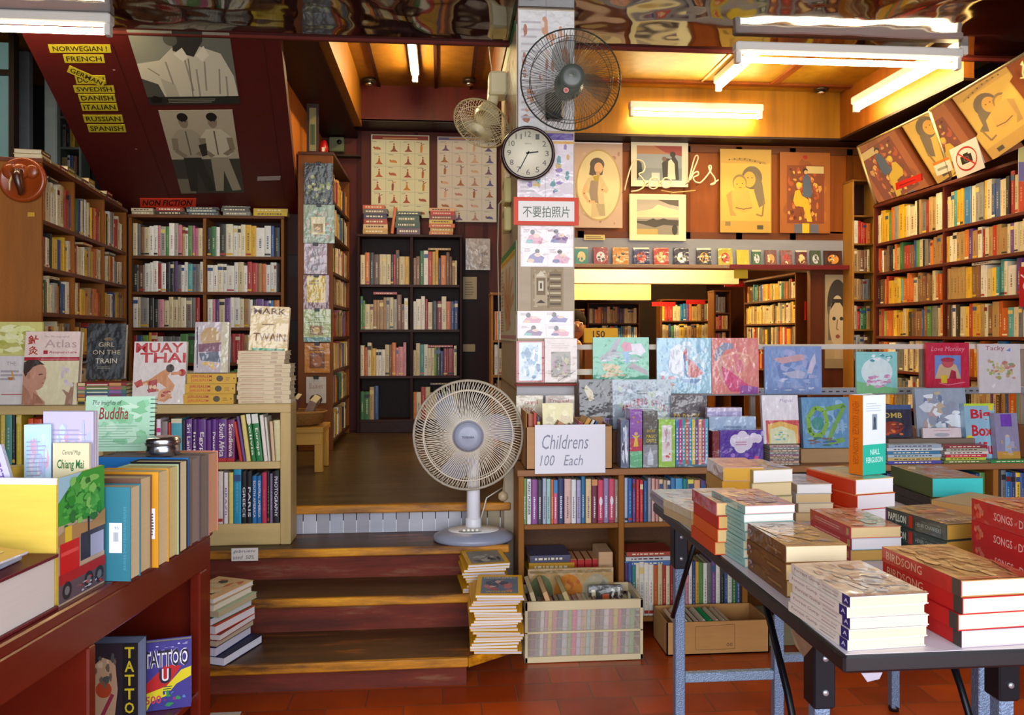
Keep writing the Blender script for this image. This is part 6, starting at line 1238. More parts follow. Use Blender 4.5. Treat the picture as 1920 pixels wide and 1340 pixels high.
def a_bluered(v): v.rect(0, 0, 1, 1, '#a0ccdf'); v.splash(['#d4e4ee', '#8cbcdc', '#c8dce8', '#b0d0e4'], 60, 34, r=(.04, .14)); v.poly([(.2, .4), (.25, .8), (.4, .9), (.5, .7), (.48, .3)], '#dce0ea'); v.poly([(.48, .75), (.54, .82), (.56, .6), (.5, .55)], '#c84a5c'); v.poly([(.56, .3), (.58, .62), (.66, .58), (.86, .36), (.7, .28)], '#d4807c'); v.line([(.5, .7), (.52, .35), (.6, .28)], .02, '#6a84b0'); v.splash(['#d88090', '#e0a8b0'], 8, 35, .05, .1, .4, .35, (.1, .2)); v.poly([(.44, .26), (.84, .26), (.7, .18), (.5, .2)], '#7a9cc8')
def a_pink(v): v.rect(0, 0, 1, 1, '#dc8078'); v.splash(['#e09080', '#d87888', '#e4a08c'], 20, 36); v.poly([(.05, .6), (.1, .8), (.26, .92), (.44, .9), (.46, .82), (.28, .78), (.16, .6)], '#8c8ca4'); v.poly([(.1, .6), (.2, .7), (.3, .5), (.5, .2), (.3, .12), (.16, .3)], '#d89c94'); v.poly([(.2, .5), (.4, .4), (.7, .2), (.9, .12), (.9, .04), (.4, .04), (.26, .2)], '#d4487c'); v.poly([(.6, .16), (.98, .12), (.98, .0), (.6, .0)], '#9c54a4'); v.line([(.2, .66), (.5, .74), (.8, .68), (.9, .5)], .02, '#e8a890')
def a_lav(v): v.rect(0, 0, 1, 1, '#7c94c8'); v.splash(['#8ca4d4', '#6c84bc', '#a0a8d4'], 30, 37); v.poly([(.14, .74), (.66, .84), (.7, .72), (.3, .64)], '#c89ca4'); v.poly([(.74, .44), (.8, .7), (.88, .86), (.9, .66), (.82, .42)], '#c4bcd4'); v.poly([(.3, .44), (.6, .5), (.72, .44), (.66, .32), (.46, .34)], '#b4b4d0'); v.line([(.76, .4), (.74, .2)], .012, '#6a6c94'); v.splash(['#9cb0dc', '#c0c8e4'], 14, 38, .05, .05, .95, .35, (.04, .12))
def a_flower(v): v.rect(0, 0, 1, 1, '#8ccccc'); v.poly([(0, 0), (1, 0), (1, .12), (.5, .2), (0, .3)], '#7cbc84'); v.ell(.5, .52, .38, .34, '#d8e8ec', 24); v.splash(['#d4a0c4', '#e0bcd8', '#c888b4'], 24, 39, .2, .12, .9, .5, (.06, .16)); v.splash(['#4c94a8', '#e8f0f4'], 10, 40, .3, .7, .95, .97, (.08, .2))
def a_wally(v): v.rect(0, 0, 1, 1, '#c01c40'); v.text('Love Monkey', .12, .78, .9, .92, '#e08aa0', shear=.2); v.rect(.2, .2, .8, .72, '#6a88c8'); v.poly([(.2, .2), (.3, .5), (.5, .6), (.7, .5), (.8, .2)], '#c8a888'); v.ell(.5, .56, .14, .12, '#c0505c'); v.ell(.5, .62, .16, .05, '#a83040'); v.rect(.34, .1, .48, .28, '#d8b820'); v.poly([(.52, .2), (.58, .4), (.68, .36), (.7, .2)], '#a01838'); v.line([(.3, .1), (.5, .06), (.9, .12)], .01, '#e0708c')
def a_tacky(v): v.rect(0, 0, 1, 1, '#d4ccd0'); v.text('Tacky', .16, .84, .62, .96, '#a8646c', bold=.01); v.poly([(.66, .86), (.76, .92), (.76, .84)], '#6a8cc0'); v.splash(['#b8b478', '#c89c84', '#a0a868', '#d4bc80', '#c08078', '#8c9c70'], 36, 41, .12, .24, .9, .7, (.05, .13)); v.poly([(.3, .14), (.4, .2), (.34, .08)], '#e8e4ec')
for (r, art, c, l) in (((1112, 633, 1217, 712), a_parrot, '#58b490', 'green picture book with a pink-headed bird'), ((1232, 634, 1334, 738), a_bluered, '#a0ccdf', 'icy blue picture book with a red and white figure'), ((1335, 634, 1423, 739), a_pink, '#dc8078', 'coral pink picture book with a curling bird neck'), ((1434, 650, 1541, 739), a_lav, '#7c94c8', 'lavender blue picture book with a pale wing'),
                       ((1606, 660, 1683, 738), a_flower, '#8ccccc', 'square turquoise picture book of a pink flower'), ((1737, 643, 1818, 727), a_wally, '#c01c40', 'crimson picture book with a red-hatted animal'), ((1836, 645, 1914, 737), a_tacky, '#d4ccd0', 'pale pink picture book titled Tacky')):
    zbb = pz(1217, 712, YR-.05) if r[0] == 1112 else None
    facing('picture_book', l+' leaning on the rail', r, YR-.035, art, .012, c, tilt=-.02, group=PB)
def a_black(v): v.rect(0, 0, 1, 1, '#26222a'); v.splash(['#34303c', '#1c1a20', '#46404c'], 16, 42); v.poly([(.14, .8), (.2, .9), (.4, .76), (.44, .6), (.3, .56)], '#b8ac84'); v.poly([(.6, .9), (.66, .92), (.9, .6), (.86, .56)], '#5c4c50'); v.text('STARLIGHT', .24, .06, .9, .22, '#a878c8', bold=.02)
def a_amaz(v):
    v.rect(0, 0, 1, 1, '#98a8b4'); v.splash(['#b0bcc8', '#8494a8', '#a8b4a0', '#c0c8d4', '#8c90a0'], 60, 43, r=(.04, .14)); v.poly([(.16, .0), (.2, .26), (.4, .42), (.7, .42), (.9, .2), (.94, 0)], '#d0dce4')
    for i, ch in enumerate('AMAZING STORY'): q = i/12; v.text(ch, .16+q*.76, .22+.26*math.sin(math.pi*(.15+q*.75)), .205+q*.76, .36+.26*math.sin(math.pi*(.15+q*.75)), '#a83048', bold=.03) if ch != ' ' else None
    v.greek(.42, .7, .6, .8, 2, '#5a6470')
def a_pack(v): v.rect(0, 0, 1, 1, '#5c5054'); v.splash(['#6c6064', '#4c4448', '#7c7478'], 24, 44, c=.97, b=.4); v.text('50 PACK', .06, .16, .8, .46, '#c89a3c', bold=.02)
ZS2 = zst+.0005
facing('picture_book', 'black wrapped children\'s book with lilac letters behind the children\'s box', (1087, 712, 1149, 800), YU+.20, a_black, .02, '#26222a', zb=ZS2, tilt=-.05)
facing('picture_book', 'wide silvery wrapped book with arched red letters behind the box sets', (1149, 712, 1259, 800), YU+.21, a_amaz, .02, '#98a8b4', zb=ZS2, tilt=-.05)
facing('boxed_set', 'grey wrapped box lettered 50 Pack above the striped set', (1259, 742, 1326, 800), YU+.19, a_pack, .05, '#5c5054', zb=ZS2, tilt=0)
# items standing on the top board
zt = zu+.0005; YI = YU+.012
def bx_item(name, label, px0, px1, ytop, art, c, depth=.09, mat='wrapped', group='boxed children\'s sets on the low unit', Y=None):
    Y = Y or YI; x0, x1 = px_x(px0, Y), px_x(px1, Y); h = pz((px0+px1)/2, ytop, Y)-zt
    b = MB(); w = x1-x0; b.bbox(-w/2, 0, 0, w/2, depth, h, c, mat, .0015); art(CV(b, (-w/2, 0, 0), (w, 0, 0), (0, 0, h), mat)); o = b.build(name, loc=((x0+x1)/2, Y, zt)); tag(o, label, 'box set' if 'set' in name else 'book', group); return o
bx_item('boxed_set', 'narrow silver-blue foil-wrapped set nearest the children\'s box', 1164, 1179, 787, lambda v: (v.rect(0, 0, 1, 1, '#5c6884'), v.splash(['#c8d0e0', '#343c54', '#8c98b4', '#e0e4ee'], 14, 45, r=(.14, .3))), '#5c6884', .08)
bx_item('boxed_set', 'purple, red and green set with a small yellow figure', 1181, 1204, 767, lambda v: (v.rect(0, 0, 1, 1, '#8a50a8'), v.rect(0, 0, 1, .28, '#5cb07c'), v.rect(0, .28, 1, .5, '#b82c4c'), v.poly([(.3, .36), (.4, .5), (.14, .56), (.5, .54), (.86, .56), (.6, .5), (.7, .36)], '#d8b830'), v.ell(.5, .58, .14, col='#d8b080'), v.ell(.3, .86, .1, col='#b88a3c'), v.ell(.65, .78, .1, col='#b88a3c')), '#8a50a8')
bx_item('boxed_set', 'dark grey set with yellow title and a white castle', 1206, 1233, 770, lambda v: (v.rect(0, 0, 1, 1, '#54504c'), v.rect(0, 0, 1, .4, '#8c9098'), v.text('SHORT', .24, .62, .86, .67, '#b8a820', bold=.02), v.text('MAGIC', .22, .52, .86, .58, '#c8b420', bold=.02), v.text('CASTLE', .22, .44, .9, .5, '#c8b420', bold=.02), v.poly([(.3, .04), (.3, .2), (.4, .26), (.5, .36), (.6, .26), (.7, .2), (.7, .04)], '#c4ccd8')), '#54504c')
bx_item('boxed_set', 'lime green set with a white panel and red flowers', 1235, 1266, 786, lambda v: (v.rect(0, 0, 1, 1, '#98c848'), v.rect(.2, .12, .78, .88, '#e4dce0'), v.splash(['#c898a0', '#b0a8b8', '#d8c0c8'], 16, 46, .24, .3, .74, .84, (.08, .16)), v.splash(['#c02c30', '#d04c40'], 5, 47, .2, .16, .8, .32, (.12, .2))), '#98c848')
def striped(v):
    cs = ['#1c7cac', '#b81c80', '#2c9ca0', '#c04c38', '#1c88b8', '#d8c430', '#6a3c8c', '#d8a070', '#b04870', '#58a8c8']
    for i, c in enumerate(cs): v.rect(i/10, .03, (i+.94)/10, 1, c); v.greek(i/10+.03, .15, i/10+.07, .85, 9, '#e8dce0', .6)
    v.rect(0, 0, 1, .05, '#4c6a80')
bx_item('boxed_set', 'set of ten rainbow-striped slim story books', 1267, 1328, 786, striped, '#3c7c9c')
def cloud(v): v.rect(0, 0, 1, 1, '#5430a0'); [v.ell(x, y, r_, r_*1.4, '#e0d8ec') for x, y, r_ in ((.36, .7, .13), (.52, .8, .13), (.6, .66, .16), (.48, .58, .16), (.78, .78, .1), (.88, .76, .09))]; v.greek(.36, .58, .68, .72, 2, '#c08cb0', .4); [v.ell(x, y, .05, .06, c) for x, y, c in ((.2, .12, '#2c9cd0'), (.5, .14, '#e0c040'), (.78, .1, '#b8d040'), (.84, .22, '#d83c80'), (.3, .3, '#a880d8'), (.14, .4, '#7c54c0'), (.62, .3, '#8c64cc'))]
bx_item('picture_book', 'purple children\'s book with white cloud bubbles lying on its edge', 1350, 1431, 806, cloud, '#5430a0', .03, Y=3.285)
bx_item('paperback_book', 'dark red spine just left of the purple cloud book', 1336, 1349, 808, bg('#7a1c24'), '#7a1c24', .10, Y=3.29)
bx_item('picture_book', 'pale sky-blue book behind the purple cloud book', 1330, 1417, 781, lambda v: (v.rect(0, 0, 1, 1, '#a4bcd8'), v.splash(['#b8cce0', '#94b0d0', '#c4b8cc'], 14, 48), v.greek(.3, .76, .8, .84, 1, '#7088a8')), '#a4bcd8', .04, Y=3.34, group=None)
bx_item('picture_book', 'lilac book upright behind the sky-blue one', 1326, 1391, 764, lambda v: (v.rect(0, 0, 1, 1, '#a89cc8'), v.rect(0, .93, 1, 1, '#c8bcd8')), '#a89cc8', .03, Y=3.39, group=None)
z = zt
for i in range(9):
    x0, x1 = px_x(1443, YI), px_x(1499, YI); b = MB(); t = .0095; lying(b, x1-x0-.004*(i % 2), .13, t-.0006, ['#8a8078', '#c8a890', '#6a5c6c', '#b8a888', '#84607c', '#a8b0a8', '#9c7c6c', '#7c8c94', '#c0a0a0'][i], '#c8b8a0'); o = b.build('slim_book'); o.location = (x0+.002*(i % 2), YI, z+.0005); tag(o, uniq('slim %s book, %s up in the pile under the rainbow book' % (['grey', 'peach', 'plum', 'sand', 'mauve', 'sage', 'clay', 'slate', 'rose'][i], ordinal(i+1))), 'book', 'slim books under the rainbow book'); z += t
zpile = z
def rainb(v): v.rect(0, 0, 1, 1, '#e0dce4'); v.text('Magical', .5, .84, .86, .92, '#a088b0', shear=.2); v.rect(.08, 0, 1, .48, '#c8484c'); v.poly([(.14, 0), (.14, .4), (.5, .46), (.96, .36), (.96, 0)], '#e0b050'); v.poly([(.18, 0), (.2, .3), (.5, .36), (.86, .26), (.9, 0)], '#d8dcb0'); v.splash(['#68b0b8', '#e8e0d0', '#a8c878'], 14, 49, .24, .02, .8, .26, (.08, .18))
facing('picture_book', 'white picture book with a rainbow lower half on the slim pile', (1432, 742, 1500, 828), YI+.03, rainb, .02, '#e0dce4', zb=zpile+.001)
def ozz(v): v.rect(0, 0, 1, 1, '#5c90bc'); v.splash(['#6ca0c8', '#4c80b0', '#84b0d0'], 20, 50); v.line([(.14, .3), (.12, .6), (.28, .8), (.46, .74), (.52, .5), (.4, .26), (.2, .24), (.14, .4)], .045, '#7cac3c'); v.line([(.5, .76), (.9, .84), (.6, .3), (.52, .1), (.86, .16)], .045, '#6ca048'); v.ell(.32, .48, .13, .13, '#3c8c84'); v.splash(['#2c6c5c', '#7c5c54', '#48589c'], 14, 51, .06, .02, .95, .22, (.06, .14)); v.greek(.72, .34, .94, .5, 3, '#8cacc8')
facing('picture_book', 'blue picture book with swirling green letters', (1507, 746, 1597, 835), 3.34, ozz, .03, '#5c90bc', zb=pz(1550, 840, 3.34))
b = MB(); x0, x1 = px_x(1500, 3.34), px_x(1600, 3.34); b.bbox(x0, 3.33, zt, x1, 3.388, pz(1550, 840, 3.34)-.001, '#a8845c', 'cardboard'); o = b.build('cardboard_box'); tag(o, 'brown cardboard box standing under the green-lettered picture book', 'box')
def tomb(v): v.rect(0, 0, 1, 1, '#26243a'); v.rect(0, .86, 1, 1, '#3c5484'); v.text('TOMB', -.0, .6, .72, .76, '#c8a850', bold=.01); v.ell(.42, .3, .3, .2, '#8a2c1c'); v.splash(['#b84824', '#5c1c1c', '#d87030'], 12, 52, .15, .05, .8, .5, (.08, .18))
facing('picture_book', 'dark book with a fiery glow and gold capitals right of the orange-spined book', (1648, 760, 1712, 838), 3.36, tomb, .03, '#26243a', zb=zt+.10)
def silver(v): v.rect(0, 0, 1, 1, '#94a0b4'); v.splash(['#c8d0dc', '#6c7c98', '#b09898', '#dce4ec', '#8c94a8', '#b8a890'], 50, 53, r=(.05, .2))
facing('picture_book', 'large crinkly silver-wrapped picture book', (1721, 729, 1816, 838), 3.38, silver, .02, '#94a0b4', zb=zt+.10)
facing('picture_book', 'small pinkish white landscape book in front of the silver one', (1731, 803, 1803, 838), 3.34, lambda v: (v.rect(0, 0, 1, 1, '#d8c8cc'), v.greek(.28, .72, .72, .82, 1, '#c890a0', rnd=False), v.ell(.5, .3, .2, .2, '#a8a8b4')), .012, '#d8c8cc', zb=zt+.10)
def bigbox(v): v.rect(0, 0, 1, 1, '#8cb4cc'); v.rect(0, .96, 1, 1, '#b8d430'); v.text('Big', .2, .68, .84, .9, '#c01c2c', bold=.03); v.text('Box', .2, .42, .9, .62, '#c01c2c', bold=.03); v.text('of Fun', .2, .1, .98, .32, '#c01c2c', bold=.03); v.ell(.12, .34, .14, .1, '#e0c820'); v.ell(.88, .93, .08, .06, '#e0c820')
facing('picture_book', 'pale blue activity book with big red letters', (1815, 758, 1872, 860), 3.335, bigbox, .03, '#8cb4cc', zb=zt)
facing('picture_book', 'small purple-topped book with a crowned figure at the photo\'s right edge', (1871, 776, 1914, 862), 3.30, lambda v: (v.rect(0, 0, 1, 1, '#8a84a4'), v.rect(.26, .72, .74, .98, '#6c3cac'), v.ell(.5, .5, .1, col='#c8b0a0'), v.poly([(.36, .2), (.4, .5), (.6, .5), (.64, .2)], '#9cb0cc'), v.rect(0, 0, 1, .2, '#c08c3c'), v.splash(['#a09cb4', '#c8a060'], 8, 54, .05, .1, .95, .5)), .03, '#8a84a4', zb=zt)
b = MB(); x0, x1 = px_x(1655, 3.38), px_x(1815, 3.38); b.bbox(x0, 3.33, zt, x1, 3.39, zt+.0985, '#7c6a5c', 'cardboard'); o = b.build('cardboard_box'); tag(o, 'grey-brown carton behind the flat children\'s books, carrying the silver-wrapped one', 'box')
for (p0_, p1_, cols, ws, where, sd, tt) in ((1662, 1768, ['#4c50a8', '#c8b070', '#a8c0cc', '#3c7ca8', '#ccd4dc', '#9cacc0'], ['violet blue', 'sand', 'ice blue', 'ocean blue', 'white', 'grey-blue'], 'flat pile right of the orange-spined book', 61, .014), (1770, 1852, ['#6a7a40', '#b8c448', '#c83040', '#d8d0c8', '#a8a490', '#8a2c3c'], ['olive', 'lime', 'cherry', 'white', 'putty', 'wine'], 'flat pile under the Big Box book', 62, .013)):
    z = zt; R = random.Random(sd)
    for i, c in enumerate(cols):
        x0, x1 = px_x(p0_, 3.27), px_x(p1_, 3.27); w = (x1-x0)*R.uniform(.9, 1); b = MB(); lying(b, w, .05 if sd == 61 else .055, tt-.001, c, '#d0c8c0', seed=sd+i); o = b.build('slim_book'); o.location = (x0+R.uniform(0, x1-x0-w), 3.266+R.uniform(0, .004), z+.0005); tag(o, '%s slim book, %s up in the %s' % (ws[i], ordinal(i+1), where), 'book', 'slim books lying on the low unit'); z += tt
x0 = px_x(1856, 3.27); b = MB(); lying(b, .20, .05, .012, '#2c8a4c', '#d0c8c0'); o = b.build('slim_book', loc=(x0, 3.262, zt)); tag(o, 'slim green book lying at the right end of the low unit', 'book')

# ---- children's box
x0, x1 = px_x(986, 3.262), px_x(1149, 3.262); hb = pz(1060, 800, 3.262)-zt; D = .2; CB = '#b88c60'
o = empty('childrens_box', (x0, 3.262, zt)); tag(o, 'open cardboard box with a handwritten Childrens 100 Each sign', 'box')
b = MB(); b.box(x0, 3.262, zt, x1, 3.266, zt+hb, CB, 'cardboard'); b.box(x0, 3.262, zt, x0+.004, 3.262+D, zt+hb+.06, '#a8743c', 'cardboard'); b.box(x1-.004, 3.262, zt, x1, 3.262+D, zt+hb, CB, 'cardboard'); b.box(x0, 3.262+D-.004, zt, x1, 3.262+D, zt+hb+.02, CB, 'cardboard'); b.box(x0, 3.262, zt, x1, 3.262+D, zt+.004, CB, 'cardboard'); child(b, 'box_body', o)
xs0, xs1 = px_x(1003, 3.255), px_x(1135, 3.255); zs0, zs1 = pz(1070, 887, 3.255), pz(1070, 796, 3.255)
b = MB(); b.box(xs0, 3.255, zs0, xs1, 3.2575, zs1, '#e4e4ee', 'paper'); v = CV(b, (xs0, 3.255, zs0), (xs1-xs0, 0, 0), (0, 0, zs1-zs0), 'paper'); v.text('Childrens', .1, .50, .76, .80, '#8c90a4', shear=.25); v.text('100   Each', .07, .16, .68, .38, '#8c90a4', shear=.25); child(b, 'paper_sign', o)
GB = 'second-hand children\'s books in the cardboard box'
for i, (dx, ln, c, pg, w, h, l) in enumerate(((.155, .75, '#b88058', '#d8b890', .03, .17, 'tan'), (.185, .72, '#8a1c4c', '#d8c8b0', .012, .16, 'thin wine'), (.20, .70, '#7c1c58', '#d8c8b0', .014, .165, 'magenta'), (.225, .68, '#3c2c50', '#d0c0b0', .012, .17, 'dark violet'), (.24, .66, '#901c48', '#d8c8b0', .022, .172, 'broad crimson'), (.27, .64, '#c88c20', '#e0c8a0', .02, .19, 'ochre'), (.295, .60, '#d8d0bc', '#d8ccb8', .014, .185, 'white'), (.312, .58, '#1c5ca8', '#c0c8d8', .01, .18, 'bright blue'))):
    b = MB(); b.box(0, 0, 0, .0018, .13, h, c, 'spines'); b.box(w-.0018, 0, 0, w, .13, h, c, 'spines'); b.box(0, 0, 0, w, .0018, h, c, 'spines'); b.box(.002, .002, .002, w-.002, .128, h+.0005, pg, 'pages'); ob = b.build('childrens_book'); KX = (x0+.055) if i == 0 else KX; ob.location = (KX, 3.29, zt+.035+w*.5); ob.rotation_euler = (0, .52, 0); KX += (w+.0012)/math.cos(.52); tag(ob, '%s book leaning right inside the children\'s box' % l, 'book', GB)
for i, (dx, c, w, h, l) in enumerate(((.012, '#9c4c20', .022, .22, 'rust'), (.036, '#b8301c', .012, .225, 'red-lettered'), (.05, '#3c3454', .012, .21, 'dark mottled'))):
    b = MB(); shelf_book(b, random.Random(i), w, h, .12, c, 'x'); ob = b.build('childrens_book'); ob.location = (x0+dx, 3.29, zt+.006); tag(ob, '%s book upright at the left of the children\'s box' % l, 'book', GB)
facing('picture_book', 'yellow speckled board book leaning in the children\'s box', (1018, 757, 1076, 800), 3.32, lambda v: (v.rect(0, 0, 1, 1, '#c8b868'), v.splash(['#d8cc8c', '#a89448', '#b8a060'], 20, 55), v.poly([(.4, 0), (.98, .3), (.98, 0)], '#8c7438')), .015, '#c8b868', zb=zt+.10, tilt=-.15)
# ---- things on the pillar's lower front
def redframe(v): v.rect(0, 0, 1, 1, '#b02430'); v.rect(.1, .04, .92, .97, '#d4e0ec'); v.splash(['#8cacc8', '#b8ccdc', '#e8ecf4', '#6c8cac'], 30, 56, .12, .05, .9, .95, (.08, .2))
def cream(v): v.rect(0, 0, 1, 1, '#dccac0'); v.rect(.2, .12, .8, .7, '#8a7c6c'); v.splash(['#a89c5c', '#9c6c7c', '#6c6458', '#b0a890'], 26, 57, .21, .13, .79, .69, (.1, .24)); v.greek(.2, .78, .86, .92, 3, '#b89c90', .3); v.line([(.4, .02), (.95, .26)], .012, '#8c7c74')
facing('picture_book', 'red-bordered icy blue wrapped book on the pillar', (968, 640, 1020, 717), 3.575, redframe, .012, '#b02430', tilt=0)
facing('picture_book', 'cream book with a square painting beside the red-bordered one', (1021, 635, 1082, 717), 3.575, cream, .015, '#dccac0', tilt=0)
b = MB(); a_ = atY(966, 722, 3.56); c_ = atY(1082, 716, 3.56); b.bbox(a_.x, 3.55, a_.z-.004, c_.x, 3.598, a_.z+.006, '#8a2c24', 'paint'); b.box(a_.x+.01, 3.59, a_.z-.08, c_.x-.01, 3.598, a_.z-.004, '#b4b0b4', 'paint'); o = b.build('wall_ledge'); tag(o, 'thin red-brown ledge on the pillar carrying two wrapped books', 'ledge')
facing('picture_book', 'cream travel book half hidden by the rust spine', (968, 742, 1018, 800), 3.53, lambda v: (v.rect(0, 0, 1, 1, '#d8ccb4'), v.text('Travel', .14, .72, .8, .86, '#a83828'), v.text('Vets', .14, .52, .6, .66, '#a83828'), v.poly([(.1, .0), (.2, .3), (.6, .3), (.7, 0)], '#c87828')), .02, '#d8ccb4', zb=zst if 0 else pz(990, 800, 3.53), tilt=0)
facing('picture_book', 'white book titled Tropical above the children\'s box', (1023, 742, 1077, 800), 3.53, lambda v: (v.rect(0, 0, 1, 1, '#dccfc4'), v.text('Tropical', .12, .76, .8, .88, '#b84840', bold=.01), v.rect(.1, .0, .9, .66, '#d0c090'), v.rect(.1, .02, .14, .94, '#c8b0a4')), .02, '#dccfc4', zb=pz(1050, 800, 3.53), tilt=0)
b = MB(); a_ = atY(966, 802, 3.53); c_ = atY(1082, 802, 3.53); b.bbox(a_.x, 3.515, zu+.001, c_.x, 3.60, a_.z-.003, '#8a5c34', 'wood'); o = b.build('display_block'); tag(o, 'wooden block against the pillar behind the children\'s box', 'block')

# ---- plastic crate, carton, magazines on the floor and steps
kx0, kx1, ky0, ky1, kh = .312, .772, 3.035, 3.255, .235
o = empty('plastic_crate', (kx0, ky0, 0)); tag(o, 'translucent cream plastic folding crate full of slim books', 'crate'); CR = '#d8c8a0'
b = MB(); t = .012
for (a1, a2, a3, a4) in ((kx0, ky0, kx1, ky0+t), (kx0, ky1-t, kx1, ky1), (kx0, ky0, kx0+t, ky1), (kx1-t, ky0, kx1, ky1)):
    b.bbox(a1, a2, kh-.035, a3, a4, kh, CR, 'plastic', .002); b.bbox(a1, a2, .002, a3, a4, .024, CR, 'plastic', .002); b.bbox(a1, a2, .112, a3, a4, .12, CR, 'plastic', .002)
for x in (kx0, kx1-t): b.bbox(x, ky0, .002, x+t, ky0+t, kh-.03, CR, 'plastic', .002); b.bbox(x, ky1-t, .002, x+t, ky1, kh-.03, CR, 'plastic', .002)
b.box(kx0+.01, ky0+.01, .002, kx1-.01, ky1-.01, .006, CR, 'plastic'); child(b, 'frame', o)
b = MB()
for i in range(7):
    x = kx0+.05+i*.058; b.box(x, ky0+.003, .024, x+.0045, ky0+.006, kh-.035, '#e0d4bc', 'clearbin')
for j in range(4): z = .05+j*.04; b.box(kx0+.01, ky0+.003, z, kx1-.01, ky0+.0055, z+.0035, '#e0d4bc', 'clearbin')
b.box(kx0+.01, ky0+.006, .02, kx1-.01, ky0+.0075, kh-.03, '#e4d8cc', 'clearbin'); b.box(kx0+.006, ky0+.01, .02, kx0+.008, ky1-.01, kh-.03, '#e4d8cc', 'clearbin'); child(b, 'side_wall', o)
R = random.Random(81); x = kx0+.02; i = 0
KC = [('wine', '#7a4454'), ('grey', '#7c7c84'), ('white', '#d4d0d0'), ('dusty pink', '#b8788c'), ('yellow', '#d0b848'), ('rose', '#c85c78'), ('slate', '#5c6474'), ('silver', '#b8bcc4'), ('green', '#7cb068'), ('bright pink', '#d84880'), ('pale lilac', '#c4b8d0'), ('peach', '#d8a888'), ('aqua', '#9cc4bc'), ('sand', '#c8b490')]
while x < kx1-.05 and i < 24:
    w = R.uniform(.013, .02); n_, c = KC[i % 14]; b = MB(); shelf_book(b, R, w, R.uniform(.185, .205), .17, c, 'x', 0, 0, 0, deco=False); ob = b.build('slim_book'); ob.location = (x, ky0+.016, .0065); ob.rotation_euler = (0, .04, 0); tag(ob, uniq('slim %s book inside the plastic crate%s' % (n_, '' if i < 14 else ', nearer its right end')), 'book', 'slim books in the plastic crate'); x += w+.0015; i += 1
def orange2(v): v.rect(0, 0, 1, 1, '#b89460'); v.rect(.02, .9, .98, .97, '#8a7040'); v.ell(.47, .45, .17, .42, '#c8781c', 20); v.splash(['#d89030', '#b85c1c'], 8, 82, .32, .1, .62, .8, (.1, .2)); v.ell(.8, .45, .17, .42, '#a89c80', 20); v.splash(['#c87820', '#8a8478'], 8, 83, .66, .1, .94, .8, (.1, .2)); v.ell(.15, .45, .14, .42, '#6a7a4c', 20)
facing('picture_book', 'tan board book with round orange scenes standing at the back of the crate', (990, 1066, 1150, 1130), 3.225, orange2, .012, '#b89460', tilt=0, zb=.12)
for i, (px, c, pg, rz, l) in enumerate(((1003, '#3c2c2c', '#c8b890', -.3, 'brown-covered tilted'), (1030, '#b8481c', '#c8a878', -.35, 'orange-red tilted'), (1068, '#6a7c4c', '#b8a070', -.4, 'thin green tilted'))):
    b = MB(); b.box(0, 0, 0, .02, .15, .1, c, 'spines'); b.box(.002, -.001, .002, .018, .148, .101, pg, 'pages'); ob = b.build('slim_book'); ob.location = (px_x(px, 3.1), 3.06, .17); ob.rotation_euler = (.12, rz, 0); tag(ob, l+' book on top inside the plastic crate', 'book', 'slim books in the plastic crate')
facing('picture_book', 'black book with coloured squares tucked in the crate\'s right half', (1105, 1100, 1168, 1140), 3.16, lambda v: (v.rect(0, 0, 1, 1, '#241c1c'), v.rect(.08, .3, .2, .8, '#d8c8a0'), v.rect(.4, .2, .6, .6, '#c8581c'), v.text('?', .66, .3, .78, .85, '#e0dcd0', bold=.03), v.rect(.86, .1, .94, .9, '#c8c0b0')), .02, '#241c1c', tilt=-.2, zb=.165)
# carton
cx0, cx1, cy0, cy1, ch = .872, 1.285, 3.06, 3.262, .13
o = empty('cardboard_carton', (cx0, cy0, 0)); tag(o, 'open brown cardboard carton of books on the tiles under the table', 'carton'); KB = '#c08c50'
b = MB(); b.box(cx0, cy0, .001, cx1, cy0+.005, ch, KB, 'cardboard'); b.box(cx0, cy1-.005, .001, cx1, cy1, ch, KB, 'cardboard'); b.box(cx0, cy0, .001, cx0+.005, cy1, ch, KB, 'cardboard'); b.box(cx1-.005, cy0, .001, cx1, cy1, ch, KB, 'cardboard'); b.box(cx0, cy0, .001, cx1, cy1, .006, '#a89888', 'cardboard')
v = CV(b, (cx0, cy0, 0), (cx1-cx0, 0, 0), (0, 0, ch), 'cardboard'); v.line([(.28, .16), (.28, .86), (.66, .9), (.66, .16), (.28, .16)], .006, '#6a4a30'); v.text('oo', .58, .24, .64, .34, '#5c4030'); child(b, 'box_body', o)
for i, (dx, c, w, ln, l) in enumerate(((.02, '#c85a24', .016, -.7, 'orange'), (.05, '#e0d8d0', .03, -.75, 'white'), (.09, '#4a5c3c', .014, -.8, 'dark green'), (.12, '#7a3c44', .016, -.78, 'wine'), (.165, '#c8d0d4', .02, -.7, 'pale grey'), (.20, '#1c9c54', .018, -.85, 'bright green'), (.24, '#8a5c3c', .02, -.8, 'brown'), (.28, '#d8a890', .016, -.85, 'pink-tan'), (.32, '#c89c60', .012, -.95, 'thin tan'))):
    b = MB(); b.box(0, 0, 0, w, .15, .15, c, 'spines'); b.box(.002, -.0005, .002, w-.002, .148, .1505, '#c8b898' if l != 'bright green' else c, 'pages'); ob = b.build('slim_book'); KX = (cx0+.13) if i == 0 else KX; ob.location = (KX, cy0+.02, .008); ob.rotation_euler = (0, -.72, 0); KX += (w+.0015)/math.cos(.72); tag(ob, '%s book leaning left in the brown carton' % l, 'book', 'books leaning in the brown carton')
b = MB(); b.bbox(1.30, 3.12, .001, 1.42, 3.262, .115, '#7c7454', 'cardboard', .003); o = b.build('storage_box'); tag(o, 'small olive grey box right of the brown carton', 'box')
